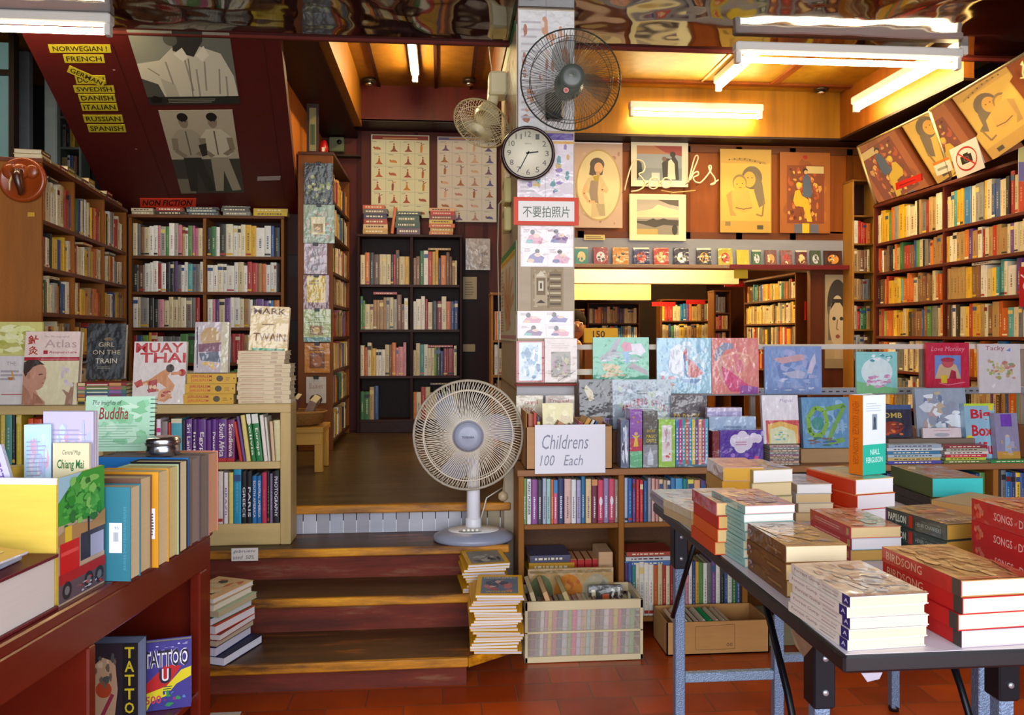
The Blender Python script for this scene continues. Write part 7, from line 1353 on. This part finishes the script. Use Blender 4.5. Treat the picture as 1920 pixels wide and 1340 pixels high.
# yellow-bordered magazines on the steps
def cover_mag(seed, cols, txt=True):
    def f(v):
        v.rect(0, 0, 1, 1, '#e0a80c'); v.rect(.1, .09, .9, .9, cols[0]); v.splash(cols, 26, seed, .11, .1, .89, .88, (.08, .22))
        if txt: v.text('GEOGRAPHIC', .14, .8, .86, .88, '#d8d4c8'); v.text('WOMEN', .2, .12, .76, .2, '#e0b020')
    return f
def magpile(n, x, y, z, seed, w, d, where, g, topart, rz0=0):
    R = random.Random(seed)
    for i in range(n):
        t = .0098 if i < n-1 else .010; b = MB(); e = .001
        b.box(0, 0, 0, w, d, e, '#d8a00c', 'print'); b.box(0, 0, t-.0016, w, d, t-.0006, '#d8a00c', 'print'); b.box(0, 0, e, .0016, d, t-.0016, '#d8a00c' if R.random() < .8 else '#c88c10', 'print'); b.box(.0016, .001, e, w-.001, d-.001, t-.0016, R.choice(['#d4d0d4', '#c4c0cc', '#dcd8d8', '#d0c4b8']), 'pages')
        if i == n-1: topart(CV(b, (0, 0, t-.0006), (w, 0, 0), (0, d, 0)))
        o = b.build('magazine'); sh = .012*math.sin(i*.9+seed); o.location = (x+sh+R.uniform(-.004, .004), y+R.uniform(-.004, .004), z+i*.0099+.0004); o.rotation_euler = (0, 0, rz0+R.uniform(-.07, .07)+(.02*i/n))
        tag(o, 'yellow-spined magazine, %s in the %s' % ('the topmost' if i == n-1 else ordinal(i+1)+' from the bottom', where), 'magazine', g)
magpile(21, .105, 2.815, .1315, 91, .168, .235, 'nearer pile on the lowest step', 'yellow-bordered magazines, nearer pile', cover_mag(92, ['#5c7088', '#b86c74', '#c8a8a0', '#3c4860', '#a84c50']), -.06)
magpile(11, .085, 3.078, .2615, 93, .165, .21, 'farther pile on the second step', 'yellow-bordered magazines, farther pile', cover_mag(94, ['#8a8478', '#5c5c58', '#b8b0a0', '#3c3c40'], False), .03)
# ---------------------------------------------------------------- folding tables, front right
def ftable(name, x0, y0, x1, y1, label, legs):
    o = empty(name, (x0, y0, 0)); tag(o, label, 'table', 'folding tables')
    b = MB(); b.bbox(x0, y0, .722, x1, y1, .7495, '#17151a', 'plastic', .004); child(b, 'edge_band', o)
    b = MB(); b.box(x0+.006, y0+.006, .7494, x1-.006, y1-.006, .7502, '#d0c8d4', 'plastic'); child(b, 'tabletop', o)
    for (lx0, lx1, ly, zb) in legs:
        for lx in (lx0, lx1):
            b = MB(); b.bbox(lx, ly, .012, lx+.028, ly+.028, .70, '#7488a8', 'hammered', .002); l_ = child(b, 'leg', o)
            b = MB(); b.lathe([(.016, 0), (.017, .012), (.014, .02)], (lx+.014, ly+.014, .0005), '#101014', 'plastic', 12); child(b, 'foot', l_)
        b = MB(); b.bbox(lx0+.028, ly+.004, zb-.013, lx1, ly+.024, zb+.013, '#8094b0', 'hammered', .002); child(b, 'crossbar', o)
        s = 1 if ly < (y0+y1)/2 else -1
        for lx in (lx0, lx1):
            b = MB(); b.bbox(lx-.006, ly-.008, .60, lx+.034, ly+.036, .722, '#1a1c24', 'metal', .003)
            for zz in (.63, .69): b.lathe([(.006, 0), (.005, -.004)], (lx+.014, ly-.008, zz), '#a8a8b0', 'metal', 10, 'y')
            child(b, 'bracket', o)
            b = MB(); b.tube([(lx-.004, ly+.014, .46 if s < 0 else .42), (lx-.004, ly+.014+s*.09, .58), (lx-.004, ly+.014+s*.2, .722)], .007, '#14161c', 'metal', 6); child(b, 'brace', o)
    return o
ftable('folding_table', .632, 1.215, 1.075, 2.37, 'dark-edged folding table with blue-grey legs, nearer one, stacked with books', ((.655, 1.0, 1.36, .30), (.652, .94, 2.20, .288)))
p2 = atZ(1678, 1335, 0)
ftable('folding_table', 1.085, 1.40, 1.56, 2.62, 'second folding table set against the far side of the first one', ((1.13, 1.46, 1.60, .30), (1.085, p2.x-.01, p2.y, .19)))
ZTB = .7504
def tbl_book(w, h, t, spine, art_sp, top, art_top, pg, mat_top='wrapped', wrapped=False):
    b = MB(); e = .0016; m = 'wrapped' if wrapped else 'print'
    b.box(0, 0, 0, w, h, e, top, 'print'); b.box(0, 0, t-e, w, h, t, top, m); b.box(0, 0, e, e, h, t-e, spine, m)
    if art_sp: art_sp(CV(b, (0, h, 0), (0, -h, 0), (0, 0, t), m))
    if art_top: art_top(CV(b, (0, 0, t), (w, 0, 0), (0, h, 0), mat_top))
    p = MB(); p.box(e, .0012, e, w-.0015, h-.0012, t-e, pg, 'pages')
    return b, p
def stack(near, far, right, zt, n, cols, art_sp, top, art_top, pg, name, what, where, grp, zb=ZTB, seed=0, wfix=None, hfix=None, jit=.004, wraptop=True, ts=None, world=None, rz=None):
    """spine side faces left; near/far/right are pixels of the top face's corners"""
    R = random.Random(seed)
    if world: A, hh, ww, ang = Vector((world[0], world[1], zt)), hfix, wfix, world[2]
    else:
        A = atZ(*near, zt); B = atZ(*far, zt); Cc = atZ(*right, zt); hh = hfix or min(max((B-A).length, .15), .22); ww = wfix or min(max((Cc-A).length, .10), .145)
        ang = math.atan2((B-A).y, (B-A).x)-math.pi/2 if rz is None else rz
    ts = ts or [(zt-zb)/n]*n; z = zb
    for i in range(n):
        t = ts[i]; c = cols[i % len(cols)]; last = i == n-1
        b, p = tbl_book(ww, hh, t-.0006, c, art_sp, top if last else c, art_top if last else None, pg[i % len(pg)], wrapped=last and wraptop)
        o = empty(name, (A.x+R.uniform(-jit, jit)*(0 if last else 1), A.y+R.uniform(-jit, jit)*(0 if last else 1), z+.0003), ang+R.uniform(-.012, .012)*(0 if last else 1))
        b.build('cover', o); b2 = p.build('page_block', o)
        pos = 'only one' if n == 1 else ('topmost' if last else ('lowest' if i == 0 else ordinal(i+1)+' up'))
        tag(o, uniq('%s, %s, %s' % (what[i % len(what)] if isinstance(what, list) else what, pos, where)), 'book', grp); z += t
    return A
def sp_text(c, parts): 
    def f(v):
        v.rect(0, 0, 1, 1, c)
        for (t, a, b_, col, bd) in parts: v.text(t, a, .26, b_, .74, col, bold=bd)
    return f
# nearest: cream spines
def fg(v): v.rect(0, 0, 1, 1, '#d8cdc2'); v.text('Forrest Gump', .06, .36, .52, .78, '#7a6a70', bold=.005); v.text('WINSTON GROOM', .56, .55, .82, .75, '#8a7a80'); v.greek(.56, .26, .8, .44, 1, '#a08c90', rnd=False); v.rect(.88, 0, 1, 1, '#2c2468'); v.text('A', .91, .3, .97, .7, '#c8c4e0', bold=.02)
def fgt(v): v.rect(0, 0, 1, 1, '#d4c8bc'); v.splash(['#c0b0a4', '#e0dad4', '#a89488', '#b8a49c', '#ccb8a8'], 60, 201, r=(.04, .15)); v.ell(.58, .34, .12, .09, '#a4a8b4'); v.ell(.56, .36, .06, .05, '#7c8494'); v.rect(0, 0, 1, .04, '#8a5c64')
stack((1594, 1119), (1505, 1068), (1742, 1115), .838, 5, ['#d8cdc2'], fg, '#d4c8bc', fgt, ['#dccba8', '#d8c8a4', '#e0d2b0'], 'paperback_book', 'cream-spined paperback with grey title and blue foot', 'at the near table corner', 'cream-spined paperbacks at the table corner', wfix=.138, hfix=.19, seed=1)
def bs(v): v.rect(0, 0, 1, 1, '#b01414'); v.text('BIRDSONG', .06, .24, .54, .8, '#c89c7c', bold=.005); v.rect(.9, 0, 1, 1, '#3c3430')
def bst(v): v.rect(0, 0, 1, 1, '#a8743c'); v.splash(['#b8844c', '#98642c', '#c89c64', '#8a5428'], 50, 202, r=(.05, .2)); v.text('BIRDSONG', .1, .84, .3, .88, '#3c2c20'); v.rect(0, 0, 1, .05, '#a83c28'); v.poly([(.8, 0), (1, 0), (1, .5), (.9, .3)], '#b02418')
stack((1802, 1088), (1684, 1037), (1975, 1082), .861, 4, ['#b8a8b4', '#b01414', '#b01414', '#b01414'], bs, '#a8743c', bst, ['#e0d6bc', '#dcd2b4'], 'paperback_book', 'red-spined war novel with pale lettering', 'right of the cream-spined ones', 'red-spined novels beside the cream stack', wfix=.135, hfix=.21, seed=2)
def sd(v): v.rect(0, 0, 1, 1, '#b40e10'); v.text('SONGS', .28, .3, .5, .66, '#e0a8a0', bold=.01); v.text('of', .52, .36, .55, .54, '#d08c84'); v.text('DYING', .57, .3, .8, .66, '#e0a8a0', bold=.01); v.splash(['#c8442c', '#c06050', '#d87040'], 12, 203, .02, .1, .18, .9, (.1, .3))
def sdt(v): v.rect(0, 0, 1, 1, '#b83418'); v.splash(['#c8542c', '#d87848', '#a82810', '#d88c50'], 40, 204); v.rect(0, 0, .02, 1, '#d8a070')
stack(None, None, None, .925, 4, ['#b40e10'], sd, '#b83418', sdt, ['#d8c8a4'], 'paperback_book', 'thick bright red paperback with pale spine letters', 'at the right edge', 'thick red paperbacks at the right', wfix=.14, hfix=.23, seed=3, jit=.001, world=(atZ(1845, 935, .925).x-.015, atZ(1845, 935, .925).y-.22, .02))
def pap(v): v.rect(0, 0, 1, 1, '#34403c'); v.splash(['#46504c', '#283430', '#54605c'], 20, 205, .02, .04, .98, .96, (.03, .1)); v.text('PAPILLON', .05, .26, .36, .76, '#c8ccb8', bold=.03); v.rect(.4, .1, .47, .9, '#a82c18'); v.text('HENRI CHARRIERE', .52, .34, .92, .6, '#a8b0a8'); v.rect(0, .1, .03, .9, '#7a3c6c')
def papt(v): v.rect(0, 0, 1, 1, '#4c3c28'); v.splash(['#5c5040', '#3c3830', '#6c6458'], 24, 206); v.poly([(.14, .6), (.4, .72), (.7, .66), (.86, .7), (.8, .54), (.4, .52)], '#8a2c2c'); v.ell(.78, .66, .07, .05, '#c84c18'); v.text('PAPILLON', .12, .1, .94, .26, '#b8b09c', bold=.04)
stack((1775, 983), (1682, 956), (1905, 985), .855, 3, ['#34403c'], pap, '#4c3c28', papt, ['#b88c3c', '#b48434'], 'paperback_book', 'grey-green prison novel with orange-brown page edges', 'behind the red-spined novels', 'grey-green paperbacks behind the red novels', hfix=.18, wfix=.125, seed=4)
def pk(v): v.rect(0, 0, 1, 1, '#c03c40'); v.greek(.12, .3, .74, .7, 2, '#e0a0a0', .45, rnd=False); v.rect(.9, .2, .96, .8, '#c8a060')
def pkt(v): v.rect(0, 0, 1, 1, '#c87858'); v.splash(['#d89078', '#b85c48', '#dcb0a0', '#b88c6c'], 40, 207); v.text('The Reader', .12, .3, .84, .44, '#dcc8bc')
stack((1595, 988), (1523, 955), (1682, 982), .828, 3, ['#7c7c64', '#b8c8dc', '#c03c40'], pk, '#c87858', pkt, ['#b8904c', '#d8d4d8', '#d8bc8c'], 'paperback_book', ['olive backed paperback', 'pale blue paperback', 'rose-red spined wrapped paperback'], 'in the middle of the table behind the cream ones', 'mixed paperbacks mid-table', hfix=.19, wfix=.12, seed=5)
def brn(v): v.rect(0, 0, 1, 1, '#6c4420'); v.splash(['#7c5028', '#5c3a1c'], 10, 208); v.splash(['#a89088', '#5c3c48', '#8c6c64'], 12, 209, 0, .08, .16, .92, (.12, .3)); v.text('PERFUME', .22, .3, .5, .66, '#8c6434', bold=.01); v.greek(.56, .36, .9, .6, 1, '#8c6434', rnd=False)
def brnt(v): v.rect(0, 0, 1, 1, '#8a6434'); v.splash(['#9c7844', '#7a542a', '#b08c5c', '#8c7c60'], 40, 210, r=(.06, .2)); v.poly([(0, .9), (.3, .5), (.8, .16), (.5, .2), (.1, .5)], '#b88a3c')
stack((1473, 1023), (1419, 990), (1592, 1019), .851, 3, ['#6c4420'], brn, '#8a6434', brnt, ['#d0b078', '#d8bc88', '#dccaa8'], 'paperback_book', 'fat brown paperback with figured spine', 'at the table edge, mid-left', 'brown paperbacks at the table edge', hfix=.19, wfix=.125, seed=6)
def aq(v): v.rect(0, 0, 1, 1, '#8cb4ac'); v.text('THE RABBIT', .06, .5, .36, .8, '#b84860', bold=.01); v.text('JEFFREY EUGENIDES', .44, .34, .92, .64, '#3c6c78'); v.rect(0, 0, 1, .06, '#5c8480')
def aqt(v): v.rect(0, 0, 1, 1, '#c08c8c'); v.splash(['#8a78a8', '#d8a088', '#c86c78', '#a8a0b8', '#e0c0a8', '#6c6ca0'], 50, 211, r=(.06, .2))
stack((1397, 948), (1351, 926), (1500, 945), .884, 7, ['#8cb4ac'], aq, '#c08c8c', aqt, ['#d8c0a4', '#dcc8ac', '#d4bc98', '#d8c4a8', '#e0d4c8', '#e4e0dc', '#e4e0e0'], 'paperback_book', 'aqua-spined paperback with rose and teal letters', 'on the table edge, tallest pile', 'aqua-spined paperbacks', hfix=.18, wfix=.118, seed=7)
def rd(c):
    def f(v): v.rect(0, 0, 1, 1, c); v.greek(.1, .3, .8, .66, 2, '#e0b0a0', .4, rnd=False)
    return f
A_ = atZ(1343, 942, .872)
stack((1343, 942), (1302, 918), (1398, 942), .872, 4, ['#c84410', '#d05814', '#b82c18', '#b83848'], None, '#a8785c', lambda v: (v.rect(0, 0, 1, 1, '#a8887c'), v.splash(['#b89c90', '#8a6c64', '#c8b0a0'], 20, 212)), ['#d0a868', '#d8b880'], 'paperback_book', ['vermilion paperback', 'orange paperback', 'scarlet paperback', 'rose-red wrapped paperback'], 'behind the aqua-spined pile', 'red and orange paperbacks', hfix=.17, wfix=.108, seed=8)
stack((1296, 958), (1253, 938), (1350, 958), .795, 2, ['#b8a078', '#c8b898'], None, '#c0b49c', lambda v: (v.rect(0, 0, 1, 1, '#b8ac98'), v.splash(['#a89c8c', '#c8c0b4', '#d0a888'], 20, 213)), ['#c8a060', '#d0b078'], 'paperback_book', 'cream and grey-titled low paperback', 'before the far corner of the table', 'low cream paperbacks', hfix=.17, wfix=.11, seed=9)
stack((1256, 943), (1222, 918), (1330, 943), .782, 3, ['#a8a0ac', '#8c8894', '#9a8a90'], None, '#a8a4a8', lambda v: (v.rect(0, 0, 1, 1, '#a0a0a8'), v.splash(['#b8b4b8', '#8a8c98', '#c8a8a0'], 20, 214)), ['#c8b8a8'], 'magazine', 'thin grey wrapped magazine', 'at the far corner of the table', 'thin grey magazines', hfix=.20, wfix=.14, seed=10)
GB2 = 'back rows of paperbacks on the tables'
stack((1356, 876), (1328, 859), (1420, 876), .90, 4, ['#b88418', '#b07c14', '#c08c24', '#b89468'], None, '#b88c7c', lambda v: (v.rect(0, 0, 1, 1, '#b8947c'), v.splash(['#c8a48c', '#a07c68'], 12, 215)), ['#c08c2c', '#c8983c'], 'paperback_book', 'mustard-edged old paperback', 'against the low shelf, leftmost at the back', GB2, hfix=.17, wfix=.11, seed=11)
stack((1412, 881), (1370, 867), (1491, 878), .895, 4, ['#a09468', '#a89c74', '#b0a47c', '#988c68'], None, '#b89c60', lambda v: (v.rect(0, 0, 1, 1, '#b8a07c'), v.splash(['#c87c5c', '#7c8494', '#d8c8a0', '#a8845c'], 24, 216)), ['#dcc094', '#d8bc8c', '#dcc498', '#e8e4e0'], 'paperback_book', 'olive-spined paperback with pale page edges', 'right of the mustard-edged ones', GB2, hfix=.17, wfix=.118, seed=12)
stack((1494, 908), (1470, 898), (1533, 907), .852, 4, ['#b89c78', '#c0a888', '#b8b0a8', '#a89480'], None, '#c8c0b8', lambda v: (v.rect(0, 0, 1, 1, '#b8b4b4'), v.splash(['#c8c8cc', '#a49c98', '#8c98a4'], 16, 217)), ['#d8b888', '#dcc8a8', '#d0b080', '#e0dcdc'], 'paperback_book', 'small tan wrapped paperback', 'between the olive and the vermilion ones', GB2, hfix=.16, wfix=.10, seed=13)
# vermilion stack with the standing hardback on it
ZV = .872
AV = stack((1604, 899), (1543, 884), (1699, 897), ZV, 3, ['#c83008', '#cc340a', '#c83008'], lambda v: (v.rect(0, 0, 1, 1, '#c83208'), v.rect(0, .9, 1, 1, '#e07848')), '#d8b070', lambda v: (v.rect(0, 0, 1, 1, '#d0b078'), v.rect(.3, 0, 1, .9, '#a8c0a8')), ['#e4dce0', '#e0d8dc', '#e8e4e8'], 'hardback_book', 'vermilion-spined hardback with white page edges', 'under the standing white and green book', 'vermilion hardbacks', hfix=.20, wfix=.125, seed=14, wraptop=False)
ds = (AV-Vector((0, 0, HC))).length*.0+AV.y
Y_ = AV.y+.05; x0 = atY(1618, 800, Y_).x; x1 = atY(1663, 800, Y_).x; hs = pz(1640, 742, Y_)-ZV
o = empty('hardback_book', (x0, Y_, ZV+.001), 0); tag(o, 'standing hardback with orange spine and white and teal-green cover', 'book')
w, t = x1-x0+.022, .045; b = MB(); b.box(0, 0, 0, w, .002, hs, '#e0e4ea'); b.box(0, t-.002, 0, w, t, hs, '#e0e4ea'); b.box(-.001, 0, 0, .002, t, hs, '#d86c08')
v = CV(b, (0, 0, 0), (w, 0, 0), (0, 0, hs)); v.rect(0, 0, 1, 1, '#e0e4ea'); v.rect(0, 0, 1, .38, '#2cb49c'); v.text('NIALL', .32, .25, .74, .32, '#d8ece8', bold=.005); v.text('FERGUSON', .14, .15, .86, .22, '#d8ece8', bold=.005); v.rect(.4, .56, .62, .76, '#8a98a4'); v.ell(.51, .68, .05, .05, '#3c4450'); v.poly([(.44, .57), (.58, .57), (.56, .66), (.46, .66)], '#4c5460'); v.greek(.14, .8, .84, .92, 4, '#a8b8c8', .25)
v = CV(b, (-.001, t, 0), (0, -t, 0), (0, 0, hs)); v.text('HENRY KISSINGER', .25, .5, .75, .92, '#a8480c', rot=-1); v.text('KISSINGER', .3, .12, .7, .46, '#a8480c', rot=-1); b.build('cover', o)
b = MB(); b.M = Matrix.Rotation(math.pi/2, 4, 'X'); b.box(.003, .002, -t+.002, w-.003, hs-.002, -.002, '#d8d4cc', 'pages'); b.build('page_block', o); o.rotation_euler = (0, 0, .38)
# big green book and tan pages
stack((1748, 896), (1677, 874), (1838, 897), .852, 1, ['#4c5a24'], lambda v: v.rect(0, 0, 1, 1, '#4c5a24'), '#5a5c30', lambda v: (v.rect(0, 0, 1, 1, '#5c5c34'), v.poly([(.1, .7), (.3, .9), (.4, .86), (.24, .66)], '#c8c8c8'), v.rect(0, 0, 1, .04, '#3c4020')), ['#3cb0b0'], 'hardback_book', 'large olive hardback with turquoise page edges', 'behind the grey-green paperbacks', 'olive hardback', zb=.797, hfix=.22, wfix=.15, seed=15, wraptop=False)
A_ = atZ(1748, 896, .852)
stack(None, None, None, .7965, 2, ['#2c2420', '#342820'], None, '#342c20', None, ['#c8a870', '#5c4c30'], 'paperback_book', 'dark paperback', 'under the large olive hardback', 'dark paperbacks', hfix=.20, wfix=.13, seed=16, wraptop=False, world=(A_.x-.005, A_.y+.005, .0))
A_ = atZ(1845, 945, .82)
for i in range(3):
    b, p = tbl_book(.19, .125, .0225, '#b8884c', None, '#8c7458', None, '#d0a058'); o = empty('paperback_book', (A_.x-.04, A_.y-.04+.008*(i == 1), ZTB+.0232*i+.0004), .55-.04*i); b.build('cover', o); p.build('page_block', o)
    tag(o, 'dull tan paperback turned sideways, %s of three beside the thick red ones' % ('lowest', 'middle', 'top')[i], 'book', 'tan paperbacks turned sideways')
# worn plastic tape hanging under the table corner
b = MB(); c_ = Vector((.66, 1.2145, .7225)); b.add([c_, c_+Vector((.035, .0, .0)), c_+Vector((.03, .0, -.010)), c_+Vector((.010, .0, -.014))], [(0, 1, 2, 3)], '#9a94a4', 'wrapped'); b.add([c_+Vector((0, -.0012, 0)), c_+Vector((.035, -.0012, .0)), c_+Vector((.03, -.0012, -.010)), c_+Vector((.010, -.0012, -.014))], [(3, 2, 1, 0)], '#9a94a4', 'wrapped'); o = b.build('torn_tape'); tag(o, 'torn flap of clear tape hanging at the table\'s near corner', 'tape')
b = MB(); c_ = Vector((.631, 1.35, .712)); b.add([c_+Vector((0, .06, .012)), c_+Vector((0, -.03, .012)), c_+Vector((-.002, 0, -.018)), c_+Vector((-.003, .03, -.01))], [(0, 1, 2, 3)], '#8a6c54', 'wrapped'); o = b.build('torn_tape'); tag(o, 'torn brown tape under the table\'s left edge', 'tape')
# ---------------------------------------------------------------- back room: clerk, price card, portrait
def skinned(name, joints, edges, rad, mat, col, parent=None, sub=2):
    me = bpy.data.meshes.new(name); me.from_pydata([tuple(j) for j in joints], edges, []); o = bpy.data.objects.new(name, me); COL.objects.link(o)
    m = o.modifiers.new('s', 'SKIN'); m.use_smooth_shade = True
    for i, r in enumerate(rad): me.skin_vertices[0].data[i].radius = r if isinstance(r, tuple) else (r, r)
    me.skin_vertices[0].data[0].use_root = True
    s = o.modifiers.new('d', 'SUBSURF'); s.levels = sub; s.render_levels = sub
    dg = bpy.context.evaluated_depsgraph_get(); ev = o.evaluated_get(dg); m2 = bpy.data.meshes.new_from_object(ev); bpy.data.objects.remove(o)
    ca = m2.color_attributes.new('Col', 'FLOAT_COLOR', 'CORNER'); ca.data.foreach_set('color', list(lin(col))*len(m2.loops)); m2.materials.clear(); m2.materials.append(MATS[mat])
    for p in m2.polygons: p.use_smooth = True
    o = bpy.data.objects.new(name, m2); COL.objects.link(o)
    if parent: o.parent = parent; o.matrix_parent_inverse = wmat(parent).inverted()
    return o
hx, hy, hz = atY(1079, 610, 6.4).x, 6.4, atY(1079, 610, 6.4).z
pe = empty('person', (hx, hy, 0)); tag(pe, 'person with short dark hair seated in the back room, mostly hidden by the pillar', 'person')
V3 = lambda x, y, z: Vector((hx+x, hy+y, z))
sz = hz-.68
J = [V3(0, .06, sz+.10), V3(0, .05, sz+.25), V3(0, .03, sz+.42), V3(0, .01, sz+.50), V3(0, 0, sz+.57), V3(.10, .05, sz+.09), V3(.12, -.36, sz+.09), V3(.13, -.38, .08), V3(.14, -.52, .04), V3(-.10, .05, sz+.09), V3(-.12, -.36, sz+.09), V3(-.13, -.38, .08), V3(-.14, -.52, .04),
     V3(.17, .02, sz+.46), V3(.22, -.03, sz+.22), V3(.12, -.25, sz+.18), V3(-.17, .02, sz+.46), V3(-.22, -.03, sz+.22), V3(-.12, -.25, sz+.18)]
E_ = [(0, 1), (1, 2), (2, 3), (3, 4), (0, 5), (5, 6), (6, 7), (7, 8), (0, 9), (9, 10), (10, 11), (11, 12), (2, 13), (13, 14), (14, 15), (2, 16), (16, 17), (17, 18)]
body = skinned('body', J, E_, [(.14, .1), (.13, .1), (.13, .09), .05, .05, .085, .065, .04, .035, .085, .065, .04, .035, .055, .042, .03, .055, .042, .03], 'skin', '#b07a50', pe)
b = MB(); c = V3(0, -.005, hz); blob(b, c, .075, .093, .115, '#b8845c', 'skin'); blob(b, c+Vector((.0, -.09, -.01)), .014, .02, .02, '#b8845c', 'skin'); blob(b, c+Vector((.074, .0, -.01)), .01, .02, .03, '#a87450', 'skin'); blob(b, c+Vector((-.074, .0, -.01)), .01, .02, .03, '#a87450', 'skin')
for s in (-1, 1): blob(b, c+Vector((s*.03, -.083, .015)), .013, .008, .008, '#e8e0d8', 'skin'); blob(b, c+Vector((s*.03, -.09, .015)), .006, .004, .006, '#1c1410', 'skin')
b.box(c.x-.022, c.y-.09, c.z-.052, c.x+.022, c.y-.08, c.z-.044, '#8a4038', 'skin'); child(b, 'head', pe)
b = MB(); blob(b, c+Vector((0, .012, .035)), .09, .10, .098, '#1c120e', 'cloth'); child(b, 'hair', pe)
b = MB(); b.lathe([(.15, sz+.12), (.16, sz+.2), (.155, sz+.38), (.12, sz+.48), (.06, sz+.52)], (hx, hy+.04, 0), '#5c3c2c', 'cloth', 24, sy=.72); child(b, 'shirt', pe)
for s in (-1, 1):
    for k, nm in ((0, 'thumb'),): pass
    hp = V3(s*.12, -.26, sz+.18); b = MB(); blob(b, hp+Vector((0, -.04, 0)), .034, .045, .014, '#b07a50', 'skin')
    for q, (dx, ln) in enumerate(((-.024, .055), (-.008, .064), (.008, .06), (.023, .048))): f = hp+Vector((dx, -.075, 0)); b.tube([f, f+Vector((0, -ln*.5, .004)), f+Vector((0, -ln, -.01))], [.008, .0075, .006], '#b07a50', 'skin', 8)
    f = hp+Vector((-s*.03, -.03, 0)); b.tube([f, f+Vector((-s*.02, -.025, .002)), f+Vector((-s*.024, -.05, -.002))], [.009, .008, .006], '#b07a50', 'skin', 8); child(b, 'hand', pe)
o = empty('stool', (hx, hy+.05, 0)); tag(o, 'round wooden stool under the seated person', 'stool')
b = MB(); b.lathe([(.16, sz-.03), (.17, sz-.02), (.17, sz), (.16, sz+.005)], (hx, hy+.05, 0), '#6a4020', 'wood', 24); child(b, 'seat', o)
for s, t_ in ((1, 1), (1, -1), (-1, 1), (-1, -1)): b = MB(); b.tube([(hx+s*.1, hy+.05+t_*.1, sz-.03), (hx+s*.14, hy+.05+t_*.14, .002)], .014, '#6a4020', 'wood', 8); child(b, 'leg', o)
sheet('price_card', 'bright yellow card printed 150 beside the seated person', 'sign', (1095, 615, 1158, 642), 5.74, lambda v: (v.rect(0, 0, 1, 1, '#e0b414'), v.text('150', .26, .34, .62, .82, '#4a3408', bold=.02)), '#e0b414', t=.004)
b = MB(); a_ = atY(1095, 642, 5.72); c_ = atY(1158, 642, 5.72); b.bbox(a_.x, 5.70, 0, c_.x, 5.79, a_.z-.002, '#7a4818', 'wood', .004); o = b.build('counter_box'); tag(o, 'brown wooden counter block carrying the yellow 150 card', 'counter')
def face(v):
    v.rect(0, 0, 1, 1, '#a8946c'); v.ell(.5, .68, .42, .27, '#3c342c', 26); v.rect(.12, .3, .9, .66, '#6c5e4c'); v.ell(.5, .5, .34, .28, '#c0ac84', 26); v.poly([(.3, .74), (.7, .74), (.8, .62), (.6, .7), (.4, .7), (.2, .62)], '#2c2620'); v.ell(.36, .53, .07, .02, '#2c241c'); v.ell(.66, .53, .07, .02, '#2c241c'); v.line([(.5, .52), (.46, .42), (.54, .41)], .006, '#7c6848'); v.ell(.51, .34, .09, .022, '#8c4c3c'); v.poly([(.4, .24), (.6, .24), (.66, .0), (.34, .0)], '#b09c74'); v.rect(0, 0, 1, .1, '#8c7c58')
sheet('portrait_poster', 'tall grey portrait of a woman\'s face in the opening beside the corner bookcase', 'poster', (1546, 515, 1592, 690), 5.597, face, '#a8946c', t=.01)
sheet('red_sign', 'small bright red sign on the shelf end inside the opening', 'sign', (1509, 565, 1537, 600), 6.1, lambda v: (v.rect(0, 0, 1, 1, '#c0140c'), v.ell(.35, .6, .16, .16, '#3c4c9c')), '#c0140c', t=.01)
for i, (r, l) in enumerate((((1358, 527, 1404, 538), 'red strip sign on top of the slim end bookcase'), ((1286, 562, 1322, 570), 'short red shelf label, first in the back room row'), ((1330, 558, 1352, 566), 'short red shelf label, second in the back room row'), ((1222, 566, 1266, 574), 'long red shelf label on the far bookcase'))):
    sheet('shelf_sign', l, 'sign', r, 7.3 if i == 0 else 8.4, bg('#a8100c'), '#a8100c', t=.01)
sheet('yellow_slip', 'bright yellow slip stuck up under the ledge', 'slip', (1376, 504, 1402, 522), 5.60, bg('#d8b410'), '#d8b410', t=.002)
sheet('hanging_papers', 'yellow and violet papers hanging at the right edge above the shelves', 'paper', (1909, 250, 1935, 340), 3.72, lambda v: (v.rect(0, .4, 1, 1, '#d8c878'), v.rect(0, 0, 1, .4, '#8a7a9c')), '#d8c878', t=.002)
sheet('red_poster', 'red poster with white strokes on the shelf end at the right edge', 'poster', (1911, 500, 1935, 575), 3.72, lambda v: (v.rect(0, 0, 1, 1, '#b81810'), v.line([(.1, .8), (.5, .7), (.3, .5), (.7, .3)], .02, '#e0c0b0')), '#b81810', t=.002)

fs_ = MB(); a_ = atY(108, 300, 6.0); c_ = atY(152, 110, 6.0)
UC = Case('bookcase', 'slim pale bookcase far behind the red slope at the upper left', (a_.x, 6.0, 0), 0, c_.x-a_.x, .15, .51, 3.05, (2.82, 2.6, 2.38, 2.16, 1.94), (), '#7a8478', edge='#8a8c7c', back='#1c2420', t=.016)
for r_, z_ in enumerate((2.82, 2.6, 2.38, 2.16, 1.94)): fill(UC, .02, UC.w-.02, z_, .2, 900+r_, W_W, ORD[r_]+' shelf', 'slim upstairs bookcase', hr=(.7, .95), lay=0, group='books in the slim upstairs bookcase')
